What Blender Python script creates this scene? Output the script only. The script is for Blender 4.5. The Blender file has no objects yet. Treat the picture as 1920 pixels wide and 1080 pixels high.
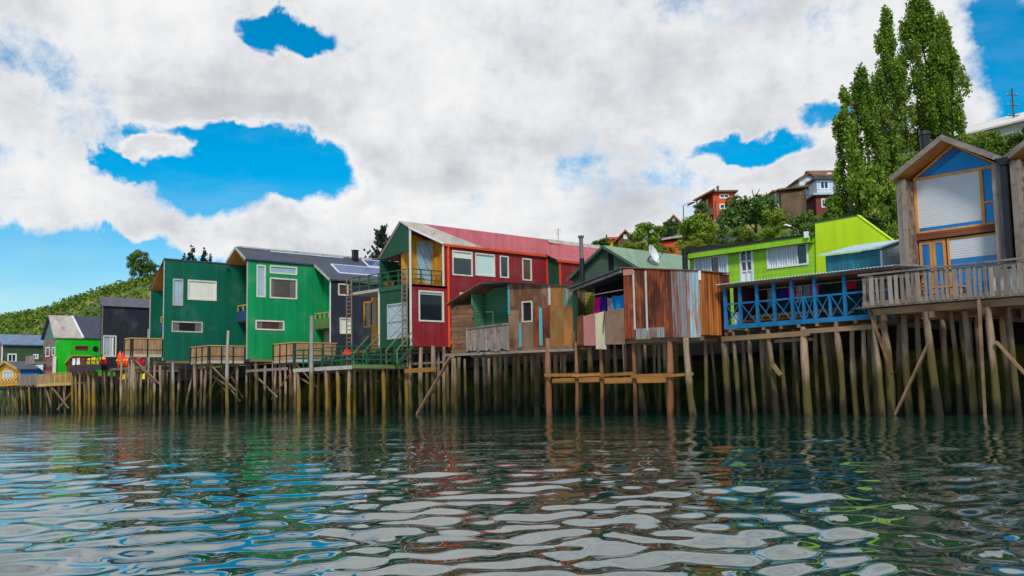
import bpy, bmesh, math, random
import numpy as np
from mathutils import Vector, Matrix

S = bpy.context.scene
COL = S.collection
rnd = random.Random(7)
RNG = np.random.default_rng(11)

# ------------------------------------------------------------------ camera
F = 1890.0                      # focal length in photo pixels (1920 wide)
YAW, PIT, ROLL, EYE = math.radians(47), math.atan(198 / 1890), 0.019, 1.25
fw = np.array([-math.sin(YAW) * math.cos(PIT), math.cos(YAW) * math.cos(PIT), math.sin(PIT)])
r0 = np.array([math.cos(YAW), math.sin(YAW), 0.0])
u0 = np.cross(r0, fw)
rt = r0 * math.cos(ROLL) - u0 * math.sin(ROLL)
up = np.cross(rt, fw)
EYEP = np.array([0, 0, EYE])
cam = bpy.data.cameras.new('camera')
cam.sensor_width = 36
cam.lens = 36 * F / 1920
cam.clip_start, cam.clip_end = 0.05, 12000
camo = bpy.data.objects.new('camera', cam)
COL.objects.link(camo)
m = Matrix.Identity(4)
for i in range(3):
    m[i][0], m[i][1], m[i][2], m[i][3] = rt[i], up[i], -fw[i], EYEP[i]
camo.matrix_world = m
S.camera = camo


def ray(px, py):
    return fw * F + rt * (px - 960) - up * (py - 540)


def onY(px, py, y):
    d = ray(px, py)
    return EYEP + d * (y / d[1])


def onX(px, py, x):
    d = ray(px, py)
    return EYEP + d * (x / d[0])


def onZ(px, py, z):
    d = ray(px, py)
    return EYEP + d * ((z - EYE) / d[2])


def far(px, py, dep):
    return EYEP + ray(px, py) * (dep / F)


def dirv(px, py):
    d = ray(px, py)
    return d / np.linalg.norm(d)


def ppm(p):                      # photo pixels per metre at a place
    return F / float((np.array(p) - EYEP) @ fw)


# ------------------------------------------------------------------ sky, sun, exposure
SUN_DIR = Vector((0.62, -0.52, 0.80)).normalized()      # towards the sun
SUN_EL = math.asin(SUN_DIR.z)
SUN_ROT = math.atan2(SUN_DIR.x, SUN_DIR.y)
S.view_settings.view_transform = 'Standard'
S.view_settings.look = 'None'
S.view_settings.exposure = 0.0
S.view_settings.gamma = 1.0
S.view_settings.use_curve_mapping = False
SKY_STRENGTH, CLOUD_BRIGHT = 0.10, 0.93

world = bpy.data.worlds.new('World')
S.world = world
world.use_nodes = True


class NT:
    """small helper for node trees"""

    def __init__(self, nt):
        self.nt = nt
        nt.nodes.clear()

    def n(self, t, **kw):
        o = self.nt.nodes.new(t)
        for k, v in kw.items():
            setattr(o, k, v)
        return o

    def l(self, a, b):
        self.nt.links.new(a, b)

    def put(self, sock, v):
        if isinstance(v, (int, float)):
            sock.default_value = v
        elif isinstance(v, (tuple, list, Vector, np.ndarray)):
            sock.default_value = tuple(float(c) for c in v)
        else:
            self.l(v, sock)

    def math(self, op, a, b=0.0, c=None, clamp=False):
        o = self.n('ShaderNodeMath', operation=op, use_clamp=clamp)
        self.put(o.inputs[0], a)
        self.put(o.inputs[1], b)
        if c is not None:
            self.put(o.inputs[2], c)
        return o.outputs[0]

    def vmath(self, op, a, b=None):
        o = self.n('ShaderNodeVectorMath', operation=op)
        self.put(o.inputs[0], a)
        if b is not None:
            self.put(o.inputs[1], b)
        return o.outputs['Value'] if op in ('DOT_PRODUCT', 'LENGTH') else o.outputs[0]

    def noise(self, vec, scale, detail=4, rough=0.55, dist=0.0):
        o = self.n('ShaderNodeTexNoise')
        self.l(vec, o.inputs['Vector'])
        o.inputs['Scale'].default_value = scale
        o.inputs['Detail'].default_value = detail
        o.inputs['Roughness'].default_value = rough
        o.inputs['Distortion'].default_value = dist
        return o.outputs['Fac']

    def ramp(self, fac, stops, interp='LINEAR'):
        o = self.n('ShaderNodeValToRGB')
        r = o.color_ramp
        r.interpolation = interp
        while len(r.elements) < len(stops):
            r.elements.new(0.5)
        for e, (p, c) in zip(r.elements, stops):
            e.position = p
            e.color = (c, c, c, 1) if isinstance(c, (int, float)) else (*c, 1)
        self.l(fac, o.inputs['Fac'])
        return o.outputs['Color']

    def mix(self, fac, a, b, blend='MIX'):
        o = self.n('ShaderNodeMix', data_type='RGBA', blend_type=blend)
        self.put(o.inputs[0], fac)
        for s, v in ((o.inputs[6], a), (o.inputs[7], b)):
            if isinstance(v, tuple):
                s.default_value = (*v[:3], 1)
            else:
                self.l(v, s)
        return o.outputs[2]

    def smooth(self, x, lo, hi, a=0.0, b=1.0):
        o = self.n('ShaderNodeMapRange', interpolation_type='SMOOTHSTEP')
        self.put(o.inputs[0], x)
        for i, v in enumerate((lo, hi, a, b)):
            o.inputs[i + 1].default_value = v
        return o.outputs[0]


def build_sky():
    w = NT(world.node_tree)
    out = w.n('ShaderNodeOutputWorld')
    sky = w.n('ShaderNodeTexSky', sky_type='NISHITA')
    sky.sun_disc = False
    sky.sun_elevation = SUN_EL
    sky.sun_rotation = SUN_ROT
    sky.air_density, sky.dust_density, sky.ozone_density = 1.0, 0.6, 2.5
    tc = w.n('ShaderNodeTexCoord')
    d = tc.outputs['Generated']
    hs = w.n('ShaderNodeHueSaturation')
    hs.inputs['Hue'].default_value = 0.488
    hs.inputs['Saturation'].default_value = 1.7
    hs.inputs['Value'].default_value = 1.3
    w.l(sky.outputs[0], hs.inputs['Color'])
    bg_sky = w.n('ShaderNodeBackground')
    w.l(hs.outputs[0], bg_sky.inputs['Color'])
    bg_sky.inputs['Strength'].default_value = SKY_STRENGTH
    # cloud sheet: direction projected on a plane above, softened near the horizon
    sep = w.n('ShaderNodeSeparateXYZ')
    w.l(d, sep.inputs[0])
    z = sep.outputs['Z']
    zz = w.math('ADD', w.math('MAXIMUM', z, 0.0), 0.16)
    pl = w.n('ShaderNodeCombineXYZ')
    w.l(w.math('DIVIDE', sep.outputs['X'], zz), pl.inputs[0])
    w.l(w.math('DIVIDE', sep.outputs['Y'], zz), pl.inputs[1])
    P = pl.outputs[0]
    n1 = w.noise(P, 1.1, 8, 0.58, 0.25)
    n2 = w.noise(P, 3.4, 7, 0.6, 0.2)
    n3 = w.noise(d, 9.0, 8, 0.62, 0.3)
    # where the cloud cover opens: centre (photo pixel -> direction), half sizes in radians, depth
    holes = [((478, 305), .062, .034, .95), ((400, 350), .055, .034, .9), ((585, 320), .032, .04, .75), ((400, 250), .035, .014, .8), ((300, 330), .05, .010, .6), ((275, 240), .012, .008, .35),
             ((492, 38), .020, .012, .75), ((545, 66), .028, .012, .75), ((205, 300), .012, .01, .6),
             ((1410, 292), .05, .010, .75), ((1545, 240), .022, .012, .6), ((1885, 120), .075, .06, .8),
             ((60, 520), .15, .038, 1.1), ((200, 540), .08, .035, 1.0), ((340, -150), .09, .035, .8), ((40, 100), .03, .02, .28), ((1870, 45), .03, .012, .3)]
    # where the cover stays closed although the noise would open it
    fills = [((30, 600), .035, .011, 1.3), ((330, 300), .035, .018, .9), ((1770, 170), .03, .06, .5), ((430, 215), .07, .02, .5), ((620, 290), .02, .012, .3), ((600, 360), .03, .02, .5)]
    tot = None

    def warp(vec, scale, amt, detail):
        o = w.n('ShaderNodeTexNoise')
        w.l(vec, o.inputs['Vector'])
        o.inputs['Scale'].default_value = scale
        o.inputs['Detail'].default_value = detail
        o.inputs['Roughness'].default_value = .6
        s_ = w.n('ShaderNodeVectorMath', operation='MULTIPLY_ADD')
        w.l(w.vmath('SUBTRACT', o.outputs['Color'], (.5, .5, .5)), s_.inputs[0])
        s_.inputs[1].default_value = (amt, amt, amt)
        w.l(vec, s_.inputs[2])
        return s_.outputs[0]
    dw = warp(warp(d, 5.5, .07, 2), 13.0, .075, 5)

    def blob(px, ra, rb, amp):
        g = dirv(*px)
        ax = np.cross(g, [0, 0, 1.0])
        ax /= np.linalg.norm(ax)
        ay = np.cross(ax, g)
        a = w.math('DIVIDE', w.vmath('DOT_PRODUCT', dw, tuple(ax)), ra)
        b = w.math('DIVIDE', w.vmath('DOT_PRODUCT', dw, tuple(ay)), rb)
        q = w.math('ADD', w.math('MULTIPLY', a, a), w.math('MULTIPLY', b, b))
        front = w.math('GREATER_THAN', w.vmath('DOT_PRODUCT', d, tuple(g)), 0.5)
        v = w.smooth(q, 0.0, 2.3, amp * .92, 0.0)
        return w.math('MULTIPLY', v, front)
    for h in holes:
        v = blob(*h)
        tot = v if tot is None else w.math('ADD', tot, v)
    for h in fills:
        tot = w.math('SUBTRACT', tot, blob(*h))
    cover = w.math('ADD', w.math('MULTIPLY', w.math('SUBTRACT', n1, 0.5), 0.9), w.math('MULTIPLY', w.math('SUBTRACT', n3, 0.5), 0.75))
    # behind and beside the photographer the sky is more open
    fwd = w.vmath('DOT_PRODUCT', d, (float(-math.sin(YAW)), float(math.cos(YAW)), 0.0))
    open_back = w.smooth(fwd, -0.5, 0.4, 0.5, 0.0)
    n6 = w.noise(d, 28.0, 6, .66)
    cover = w.math('ADD', cover, w.math('MULTIPLY', w.math('SUBTRACT', n6, .5), .8))
    dens = w.math('SUBTRACT', w.math('SUBTRACT', w.math('ADD', cover, 0.36), tot), open_back)
    alpha = w.smooth(dens, -0.16, 0.30)
    thin = w.math('ADD', w.math('MULTIPLY', w.smooth(n2, 0.45, 0.75), 0.07), w.smooth(z, 0.0, .22, .20, 0.0))
    alpha = w.math('MAXIMUM', alpha, thin)
    # cloud shading: brighter rims and tops, grey bellies
    n4 = w.noise(P, 1.9, 6, 0.55, 0.35)
    n5 = w.noise(d, 6.0, 6, 0.55, 0.2)
    body = w.math('ADD', w.math('MULTIPLY', n4, 0.6), w.math('MULTIPLY', n5, 0.5))
    # puffs: side towards the sun lighter than the side away from it
    sd = tuple(SUN_DIR * .035 + Vector((0, 0, .03)))
    relief = w.math('SUBTRACT', w.noise(d, 11.0, 5, .55), w.noise(w.vmath('ADD', d, sd), 11.0, 5, .55))
    body = w.math('ADD', body, w.math('MULTIPLY', relief, .34))
    body = w.math('SUBTRACT', body, w.math('MULTIPLY', w.smooth(dens, 0.1, 0.7), 0.16))
    ccol = w.ramp(body, [(0.20, (.50, .53, .58)), (0.38, (.70, .72, .76)), (0.50, (.87, .88, .90)), (0.63, (1.0, 1.0, 1.0))])
    bg_c = w.n('ShaderNodeBackground')
    w.l(ccol, bg_c.inputs['Color'])
    bg_c.inputs['Strength'].default_value = CLOUD_BRIGHT
    mx = w.n('ShaderNodeMixShader')
    w.l(alpha, mx.inputs[0])
    w.l(bg_sky.outputs[0], mx.inputs[1])
    w.l(bg_c.outputs[0], mx.inputs[2])
    w.l(mx.outputs[0], out.inputs['Surface'])


build_sky()
sl = bpy.data.lights.new('sun', 'SUN')
sl.energy = 3.0
sl.angle = math.radians(11)
sl.color = (1.0, 0.95, 0.87)
so = bpy.data.objects.new('sun', sl)
so.rotation_euler = SUN_DIR.to_track_quat('Z', 'Y').to_euler()
so.location = (0, 0, 60)
COL.objects.link(so)

# ------------------------------------------------------------------ materials


def s2l(c):
    return tuple(((v / 255) / 12.92 if v / 255 <= .04045 else ((v / 255 + .055) / 1.055) ** 2.4) for v in c)


MATS = {}


def mat(name, col, var=.25, scale=1.2, rough=.75, streak=(1, 1, 1), bump=.0, ribs=None, rand=.0, col2=None, c2=(.5, .7), c2scale=.7, c2streak=(1, 1, 1), spec=.3, metal=0.0, algae=False, island=.0):
    """painted, wooden or metal surface: base colour with noise, optional second colour in patches (wear, rust), ribs as relief"""
    mt = bpy.data.materials.new(name)
    mt.use_nodes = True
    w = NT(mt.node_tree)
    out = w.n('ShaderNodeOutputMaterial')
    bs = w.n('ShaderNodeBsdfPrincipled')
    w.l(bs.outputs[0], out.inputs[0])
    pos = w.n('ShaderNodeNewGeometry').outputs['Position']
    oi = w.n('ShaderNodeObjectInfo')
    shift = w.vmath('ADD', pos, None) if False else pos
    o = w.n('ShaderNodeVectorMath', operation='MULTIPLY_ADD')
    w.l(pos, o.inputs[0])
    o.inputs[1].default_value = streak
    rv = w.n('ShaderNodeCombineXYZ')
    w.l(w.math('MULTIPLY', oi.outputs['Random'], 37.0 if rand else 0.0), rv.inputs[0])
    w.l(rv.outputs[0], o.inputs[2])
    v = o.outputs[0]
    n = w.noise(v, scale, 5, .6)
    c = w.ramp(n, [(.28, tuple(x * (1 - var) for x in col)), (.72, tuple(min(1, x * (1 + var)) for x in col))])
    if col2 is not None:
        o2 = w.n('ShaderNodeVectorMath', operation='MULTIPLY_ADD')
        w.l(pos, o2.inputs[0])
        o2.inputs[1].default_value = c2streak
        w.l(rv.outputs[0], o2.inputs[2])
        n2 = w.noise(o2.outputs[0], c2scale, 7, .65, .3)
        f = w.smooth(n2, c2[0], c2[1])
        c = w.mix(f, c, tuple(col2))
    if ribs and 'blind' not in name and 'curtain' not in name:
        # board by board: slightly different tone
        spb = w.n('ShaderNodeSeparateXYZ')
        w.l(pos, spb.inputs[0])
        cb = spb.outputs[2] if ribs[0] == 'z' else w.math('ADD', spb.outputs[0], spb.outputs[1])
        wn = w.n('ShaderNodeTexWhiteNoise', noise_dimensions='1D')
        w.l(w.math('FLOOR', w.math('DIVIDE', cb, ribs[1] * (1 if ribs[0] == 'z' else 2))), wn.inputs['W'])
        tone = w.ramp(wn.outputs['Value'], [(0, .88), (1, 1.07)])
        c = w.mix(1.0, c, tone, 'MULTIPLY')
    if name.endswith('_paint'):
        # rain streaks, fading and grime on painted boards
        os_ = w.n('ShaderNodeVectorMath', operation='MULTIPLY')
        w.l(pos, os_.inputs[0])
        os_.inputs[1].default_value = (2.6, 2.6, .22)
        st = w.ramp(w.noise(os_.outputs[0], 1.0, 6, .65), [(.3, .84), (.5, 1.0), (.72, 1.07)])
        c = w.mix(1.0, c, st, 'MULTIPLY')
        fd = w.smooth(w.noise(pos, .45, 5, .6), .5, .85, .0, .16)
        c = w.mix(fd, c, (.42, .42, .40))
    if rand:
        k = w.math('ADD', w.math('MULTIPLY', oi.outputs['Random'], 2 * rand), 1 - rand)
        cm = w.n('ShaderNodeCombineColor')
        for i in range(3):
            w.l(k, cm.inputs[i])
        c = w.mix(1.0, c, cm.outputs[0], 'MULTIPLY')
    if island:
        ri = w.n('ShaderNodeNewGeometry').outputs['Random Per Island']
        k = w.math('ADD', w.math('MULTIPLY', ri, 2 * island), 1 - island)
        cm = w.n('ShaderNodeCombineColor')
        for i in range(3):
            w.l(k, cm.inputs[i])
        c = w.mix(1.0, c, cm.outputs[0], 'MULTIPLY')
    if algae:
        # tide marks: weed and mussels stay below the high-water line
        sp = w.n('ShaderNodeSeparateXYZ')
        w.l(pos, sp.inputs[0])
        zz = w.math('ADD', sp.outputs[2], w.math('MULTIPLY', w.math('SUBTRACT', n, .5), 2.2))
        zz = w.math('ADD', zz, w.math('MULTIPLY', w.math('SUBTRACT', oi.outputs['Random'], .5), 1.4))
        c = w.mix(w.smooth(zz, 2.9, 1.9), c, tuple(algae[0]))
        c = w.mix(w.smooth(zz, 1.0, .25), c, tuple(algae[1]))
    w.l(c, bs.inputs['Base Color'])
    bs.inputs['Roughness'].default_value = rough
    bs.inputs['Specular IOR Level'].default_value = spec
    bs.inputs['Metallic'].default_value = metal
    h = None
    if bump:
        h = w.math('MULTIPLY', w.noise(v, scale * 6, 4, .6), bump)
    if ribs:
        sp2 = w.n('ShaderNodeSeparateXYZ')
        w.l(pos, sp2.inputs[0])
        axis, pitch, amp = ribs
        cc = sp2.outputs[2] if axis == 'z' else w.math('ADD', sp2.outputs[0], sp2.outputs[1])
        if axis == 'z':
            fr_ = w.math('FRACT', w.math('DIVIDE', cc, pitch))
            wv = w.smooth(fr_, .0, .12)
        else:
            wv = w.math('SINE', w.math('MULTIPLY', cc, 2 * math.pi / pitch))
        wv = w.math('MULTIPLY', wv, amp)
        h = wv if h is None else w.math('ADD', h, wv)
    if h is not None:
        b = w.n('ShaderNodeBump')
        b.inputs['Strength'].default_value = 1.0
        b.inputs['Distance'].default_value = 1.0
        w.l(h, b.inputs['Height'])
        w.l(b.outputs[0], bs.inputs['Normal'])
    MATS[name] = mt
    return mt


def L(r, g, b):
    return s2l((r, g, b))


VS = (1, 1, .12)      # grain along z
ALG = (L(84, 74, 38), L(40, 36, 24))
ALGY = (L(128, 98, 34), L(84, 66, 26))
mat('grey_wood', L(134, 120, 108), .35, 3.0, .85, (1, 1, .15), .010, rand=.22, col2=L(92, 82, 74), c2=(.5, .72), c2scale=2)
mat('grey_wood_flat', L(130, 118, 108), .35, 3.0, .85, (.2, .2, 1), .010, rand=.22, col2=L(92, 82, 74), c2=(.5, .72), c2scale=2)
mat('shingle_wood', L(128, 104, 90), .35, 3.0, .85, (1, 1, .3), .010, rand=.4)
mat('orange_wood', L(208, 142, 72), .25, 3.0, .6, (1, 1, .3), .003, rand=.12)
mat('yellow_wood', L(200, 136, 36), .2, 2.0, .6, VS, .003, rand=.1)
mat('soffit_wood', L(178, 116, 54), .25, 2.0, .7, (.2, 1, 1), .004, ribs=('h', .25, .004))
mat('brown_wood', L(116, 84, 58), .4, 2.5, .85, (.25, .25, 1), .008, rand=.25, col2=L(70, 50, 36), c2=(.5, .7), c2scale=1.6)
mat('spandrel_wood', L(112, 66, 42), .35, 2.5, .8, (.2, .2, 1.5), .006, rand=.2)
mat('deck_wood', L(172, 132, 94), .3, 2.5, .8, (1, 1, .4), .004, rand=.16)
mat('deck_rail_wood', L(196, 160, 84), .2, 2.5, .7, (.3, .3, 1), .003, rand=.1)
mat('beam_wood', L(130, 104, 76), .35, 1.8, .85, (.25, .25, 1), .008, rand=.25)
mat('ochre_plank', L(152, 104, 50), .35, 1.8, .8, (.3, .3, 1), .006, rand=.2)
mat('pile_wood', L(136, 114, 92), .55, 2.6, .9, (1, 1, .2), .03, rand=.28, algae=ALG)
mat('pile_yellow', L(134, 112, 80), .4, 2.6, .9, (1, 1, .2), .03, rand=.2, algae=ALGY)
mat('pile_red', L(138, 94, 66), .45, 2.6, .9, (1, 1, .25), .03, rand=.2, algae=(L(120, 78, 48), L(66, 44, 30)))
mat('grey_pole', L(160, 152, 142), .35, 3, .9, (1, 1, .2), .02, rand=.2, algae=(L(112, 96, 40), L(84, 66, 24)))
mat('dark_green_paint', L(0, 92, 68), .12, .9, .55, (1, 1, .3), .0, ribs=('h', .19, .006))
mat('bright_green_paint', L(6, 142, 78), .10, .9, .55, (1, 1, .3), .0, ribs=('h', .19, .006))
mat('slate_paint', L(44, 48, 58), .2, .9, .6, (1, 1, .3), .0, ribs=('h', .19, .006))
mat('black_paint', L(36, 40, 48), .2, .9, .6, (1, 1, .3), .0, ribs=('h', .22, .006))
mat('red_paint', L(146, 36, 44), .16, .9, .5, (1, 1, .3), .0, ribs=('h', .11, .010), col2=L(132, 38, 40), c2=(.5, .8), c2streak=(1, 1, .2))
mat('red_roof', L(182, 90, 96), .15, .8, .55, (1, 1, 1), .0, ribs=('y', .16, .012), col2=L(176, 96, 92), c2=(.5, .75), c2streak=(.5, .5, .5))
mat('pale_roof', L(176, 166, 154), .2, 1.2, .7, (1, 1, 1), .004, col2=L(138, 122, 108), c2=(.5, .75), ribs=('y', .2, .006))
mat('teal_porch', L(22, 74, 52), .2, 1.0, .6, (1, 1, .3), .0, ribs=('h', .22, .006))
mat('olive_green', L(60, 82, 56), .2, 1.0, .7, (1, 1, 1), .0, ribs=('z', .2, .015), col2=L(84, 98, 76), c2=(.5, .8))
mat('clapboard_green', L(72, 94, 74), .25, 1.5, .75, (.3, .3, 1), .004, rand=.14, col2=L(106, 118, 96), c2=(.55, .8), c2scale=2)
mat('green_roof', L(122, 150, 122), .14, .9, .6, (1, 1, 1), .0, ribs=('y', .2, .010), col2=L(142, 150, 126), c2=(.5, .8))
mat('porch_green_wall', L(78, 134, 98), .25, 1.0, .75, (.4, .4, 1), .0, ribs=('z', .17, .02))
mat('lime_paint', L(152, 204, 44), .10, .8, .6, (1, 1, .5), .0, ribs=('z', .24, .006))
mat('lime_yellow_paint', L(190, 220, 22), .07, .8, .6)
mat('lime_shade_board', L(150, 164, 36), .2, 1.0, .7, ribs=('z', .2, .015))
mat('white_paint', L(226, 226, 224), .06, 2.0, .5)
mat('cream_paint', L(214, 206, 188), .10, 2.0, .6)
mat('trim_grey', L(176, 168, 156), .2, 3.0, .7)
mat('orange_trim', L(222, 74, 30), .12, 2.0, .5)
mat('blue_paint', L(18, 100, 146), .22, 2.0, .55, rand=.1)
mat('navy_paint', L(46, 76, 122), .15, 1.0, .6)
mat('blue_house_paint', L(10, 112, 190), .12, 1.0, .6)
mat('teal_board', L(34, 98, 112), .4, 1.5, .7, (1, 1, .3), ribs=('h', .25, .01), col2=L(70, 150, 150), c2=(.5, .75))
mat('pale_sheet', L(186, 208, 212), .14, 1.0, .5, (1, 1, .4), ribs=('h', .16, .012), col2=L(150, 178, 184), c2=(.55, .8))
mat('pale_blue_roof', L(178, 200, 208), .12, 1.0, .5, ribs=('h', .16, .012), col2=L(200, 214, 216), c2=(.5, .8))
mat('slate_roof', L(66, 70, 82), .18, 1.5, .65, (1, 1, 1), .006, rand=.05)
mat('grey_roof', L(92, 90, 98), .2, 1.5, .7)
mat('bluegrey_roof', L(104, 122, 146), .2, 1.0, .6, ribs=('h', .3, .01))
mat('black_metal', L(26, 28, 32), .2, 2.0, .45, spec=.4)
mat('rail_metal', L(40, 40, 40), .2, 2.0, .6)
mat('flue_metal', L(104, 98, 92), .4, 3.0, .5, (1, 1, .3), rand=.1)
mat('vivid_green_paint', L(14, 178, 24), .08, 1.0, .55, ribs=('h', .2, .004))
mat('yellow_paint', L(226, 168, 16), .12, 1.0, .6)
mat('pinkish_board', L(136, 92, 88), .3, 1.2, .8, ribs=('z', .3, .01))
mat('forest_green_paint', L(62, 82, 52), .15, 1.0, .7, ribs=('z', .25, .006))
mat('railing_green', L(34, 86, 58), .22, 2.0, .65, rand=.12)
mat('deck_green', L(92, 120, 66), .25, 1.6, .75, (.4, .4, 1))
mat('rust_brown', L(118, 54, 28), .55, 1.6, .85, (1, 1, .2), .006, rand=.2, col2=L(64, 30, 20), c2=(.44, .6), c2scale=1.3, c2streak=(1, 1, .35))
mat('rust_dark', L(92, 46, 30), .5, 1.6, .85, (1, 1, .2), .006, rand=.2, col2=L(146, 74, 38), c2=(.5, .64), c2scale=1.3, c2streak=(1, 1, .3))
mat('rust_orange', L(164, 96, 36), .45, 1.6, .8, (1, 1, .10), .0, rand=.12, col2=L(104, 50, 22), c2=(.48, .62), c2scale=2.2, c2streak=(1, 1, .08))
mat('rust_ochre', L(136, 90, 44), .45, 1.2, .85, (1, 1, .4), .006, rand=.08, col2=L(110, 112, 82), c2=(.48, .6), c2scale=.9, c2streak=(1, 1, .6))
mat('rust_grey', L(120, 92, 70), .45, 1.2, .85, (1, 1, .4), .006, rand=.08, col2=L(96, 60, 40), c2=(.46, .6), c2scale=1.1, c2streak=(1, 1, .5))
mat('rust_blue', L(138, 164, 172), .25, 1.5, .7, (1, 1, .12), .0, rand=.05, col2=L(150, 96, 66), c2=(.5, .62), c2scale=2.0, c2streak=(1, 1, .12))
mat('rust_steel', L(128, 126, 126), .3, 1.5, .7, (1, 1, .12), .0, rand=.05, col2=L(112, 62, 42), c2=(.46, .58), c2scale=2.2, c2streak=(1, 1, .1))
mat('sheet_pink', L(172, 112, 104), .25, 1.2, .8, (1, 1, .4), rand=.05, col2=L(140, 116, 124), c2=(.5, .7))
mat('sheet_cream', L(196, 184, 150), .2, 1.2, .8, (1, 1, .4), col2=L(150, 160, 150), c2=(.55, .7))
mat('sheet_brown', L(132, 104, 84), .25, 1.2, .8, (1, 1, 1), col2=L(110, 82, 66), c2=(.5, .7))
mat('turquoise_board', L(76, 140, 142), .25, 2.5, .7, VS, rand=.1)
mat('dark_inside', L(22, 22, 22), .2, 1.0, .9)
mat('interior_wall', L(52, 44, 38), .3, 1.0, .9)
mat('glass_dark', L(30, 40, 44), .3, .8, .06, spec=.9)
mat('glass_brown', L(78, 56, 46), .4, .7, .08, spec=.8)
mat('glass_sky_tint', L(16, 112, 182), .25, .5, .05, spec=.9)  # the sky's blue reflection is put into the base colour of the panes
mat('glass_pale', L(150, 172, 182), .2, .6, .08, spec=.8)
mat('blind_white', L(206, 206, 206), .05, 1.0, .6, ribs=('z', .11, .010))
mat('blind_cream', L(222, 220, 202), .05, 1.0, .5)
mat('blind_mint', L(196, 216, 206), .05, 1.0, .5)
mat('curtain_white', L(206, 212, 220), .15, 2.5, .8, (1, 1, .05), ribs=('h', .16, .02))
mat('curtain_dim', L(108, 104, 98), .2, 2.5, .6, (1, 1, .05), ribs=('h', .12, .015))
mat('solar_glass', L(66, 92, 136), .15, 1.0, .15, spec=.9)
mat('cloth_pink', L(214, 20, 110), .2, 3, .9)
mat('cloth_purple', L(52, 20, 130), .2, 3, .9)
mat('cloth_blue', L(10, 140, 210), .2, 3, .9)
mat('cloth_red', L(190, 24, 40), .2, 3, .9)
mat('cloth_white', L(226, 224, 222), .1, 3, .9)
mat('cloth_grey', L(110, 130, 138), .2, 3, .9)
mat('cloth_floral', L(150, 110, 120), .5, 9, .9, col2=L(200, 190, 190), c2=(.5, .55), c2scale=14)
mat('orange_plastic', L(236, 70, 14), .2, 2.0, .4)
mat('red_plastic', L(196, 24, 40), .2, 2.0, .4)
mat('yellow_plastic', L(240, 212, 12), .1, 2.0, .4)
mat('dish_white', L(218, 220, 220), .06, 2.0, .45)
mat('hill_orange_paint', L(214, 76, 36), .12, .6, .7)
mat('hill_white_paint', L(200, 206, 214), .10, .6, .7, ribs=('z', .3, .006))
mat('hill_brown_board', L(110, 84, 64), .3, .6, .85, ribs=('h', .4, .01))
mat('hill_red_roof', L(176, 84, 66), .2, .6, .7)
mat('hill_brick', L(126, 58, 48), .2, .6, .8)
mat('rust_roof', L(118, 80, 58), .3, .6, .8)
mat('teal_gable', L(86, 120, 112), .2, .6, .8)
mat('roof_white', L(206, 202, 196), .12, .6, .6)
mat('bark', L(84, 72, 58), .3, 2, .9, VS, .01)
mat('shade_mud', L(20, 19, 16), .4, .5, .9)  # mud, blackened to deepen the shade below the houses
mat('street_dirt', L(104, 96, 84), .2, .5, .9)


def leaf_mat(name, c1, c2, trans=.25):
    mt = bpy.data.materials.new(name)
    mt.use_nodes = True
    w = NT(mt.node_tree)
    out = w.n('ShaderNodeOutputMaterial')
    g = w.n('ShaderNodeNewGeometry')
    ri = g.outputs['Random Per Island']
    oi = w.n('ShaderNodeObjectInfo').outputs['Random']
    n = w.noise(g.outputs['Position'], .35, 3, .6)
    f = w.math('ADD', w.math('MULTIPLY', ri, .45), w.math('ADD', w.math('MULTIPLY', n, .5), w.math('MULTIPLY', oi, .15)))
    c = w.ramp(f, [(.25, c1), (.85, c2)])
    bs = w.n('ShaderNodeBsdfPrincipled')
    w.l(c, bs.inputs['Base Color'])
    bs.inputs['Roughness'].default_value = .6
    bs.inputs['Specular IOR Level'].default_value = .25
    tr = w.n('ShaderNodeBsdfTranslucent')
    w.l(c, tr.inputs['Color'])
    mx = w.n('ShaderNodeMixShader')
    mx.inputs[0].default_value = trans
    w.l(bs.outputs[0], mx.inputs[1])
    w.l(tr.outputs[0], mx.inputs[2])
    w.l(mx.outputs[0], out.inputs[0])
    MATS[name] = mt


leaf_mat('leaf_poplar', L(56, 92, 26), L(156, 182, 60), .4)
leaf_mat('leaf_broad', L(62, 98, 30), L(156, 178, 58), .35)
leaf_mat('leaf_dark', L(46, 78, 34), L(112, 142, 58))
leaf_mat('leaf_yellow', L(96, 116, 28), L(168, 168, 40), .3)
leaf_mat('leaf_conifer', L(26, 46, 34), L(60, 84, 54), .1)
leaf_mat('leaf_far', L(48, 88, 28), L(128, 146, 46), .2)


def hill_mat():
    mt = bpy.data.materials.new('hill_ground')
    mt.use_nodes = True
    w = NT(mt.node_tree)
    out = w.n('ShaderNodeOutputMaterial')
    bs = w.n('ShaderNodeBsdfPrincipled')
    pos = w.n('ShaderNodeNewGeometry').outputs['Position']
    n = w.noise(pos, .05, 6, .65)
    n2 = w.noise(pos, .6, 5, .6)
    c = w.ramp(n, [(.3, L(52, 80, 26)), (.5, L(88, 112, 34)), (.62, L(160, 144, 50)), (.7, L(176, 134, 52))])
    c = w.mix(w.smooth(n2, .4, .7), c, L(40, 64, 24))
    sp = w.n('ShaderNodeSeparateXYZ')
    w.l(pos, sp.inputs[0])
    c = w.mix(w.smooth(w.math('SUBTRACT', sp.outputs[1], w.math('MULTIPLY', n2, 3.0)), 54, 51), c, L(18, 17, 14))  # bank mud kept near black so the ground beneath the floors reads as shade
    w.l(c, bs.inputs['Base Color'])
    bs.inputs['Roughness'].default_value = .95
    b = w.n('ShaderNodeBump')
    b.inputs['Distance'].default_value = .6
    w.l(n2, b.inputs['Height'])
    w.l(b.outputs[0], bs.inputs['Normal'])
    w.l(bs.outputs[0], out.inputs[0])
    MATS['hill_ground'] = mt


hill_mat()


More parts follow.
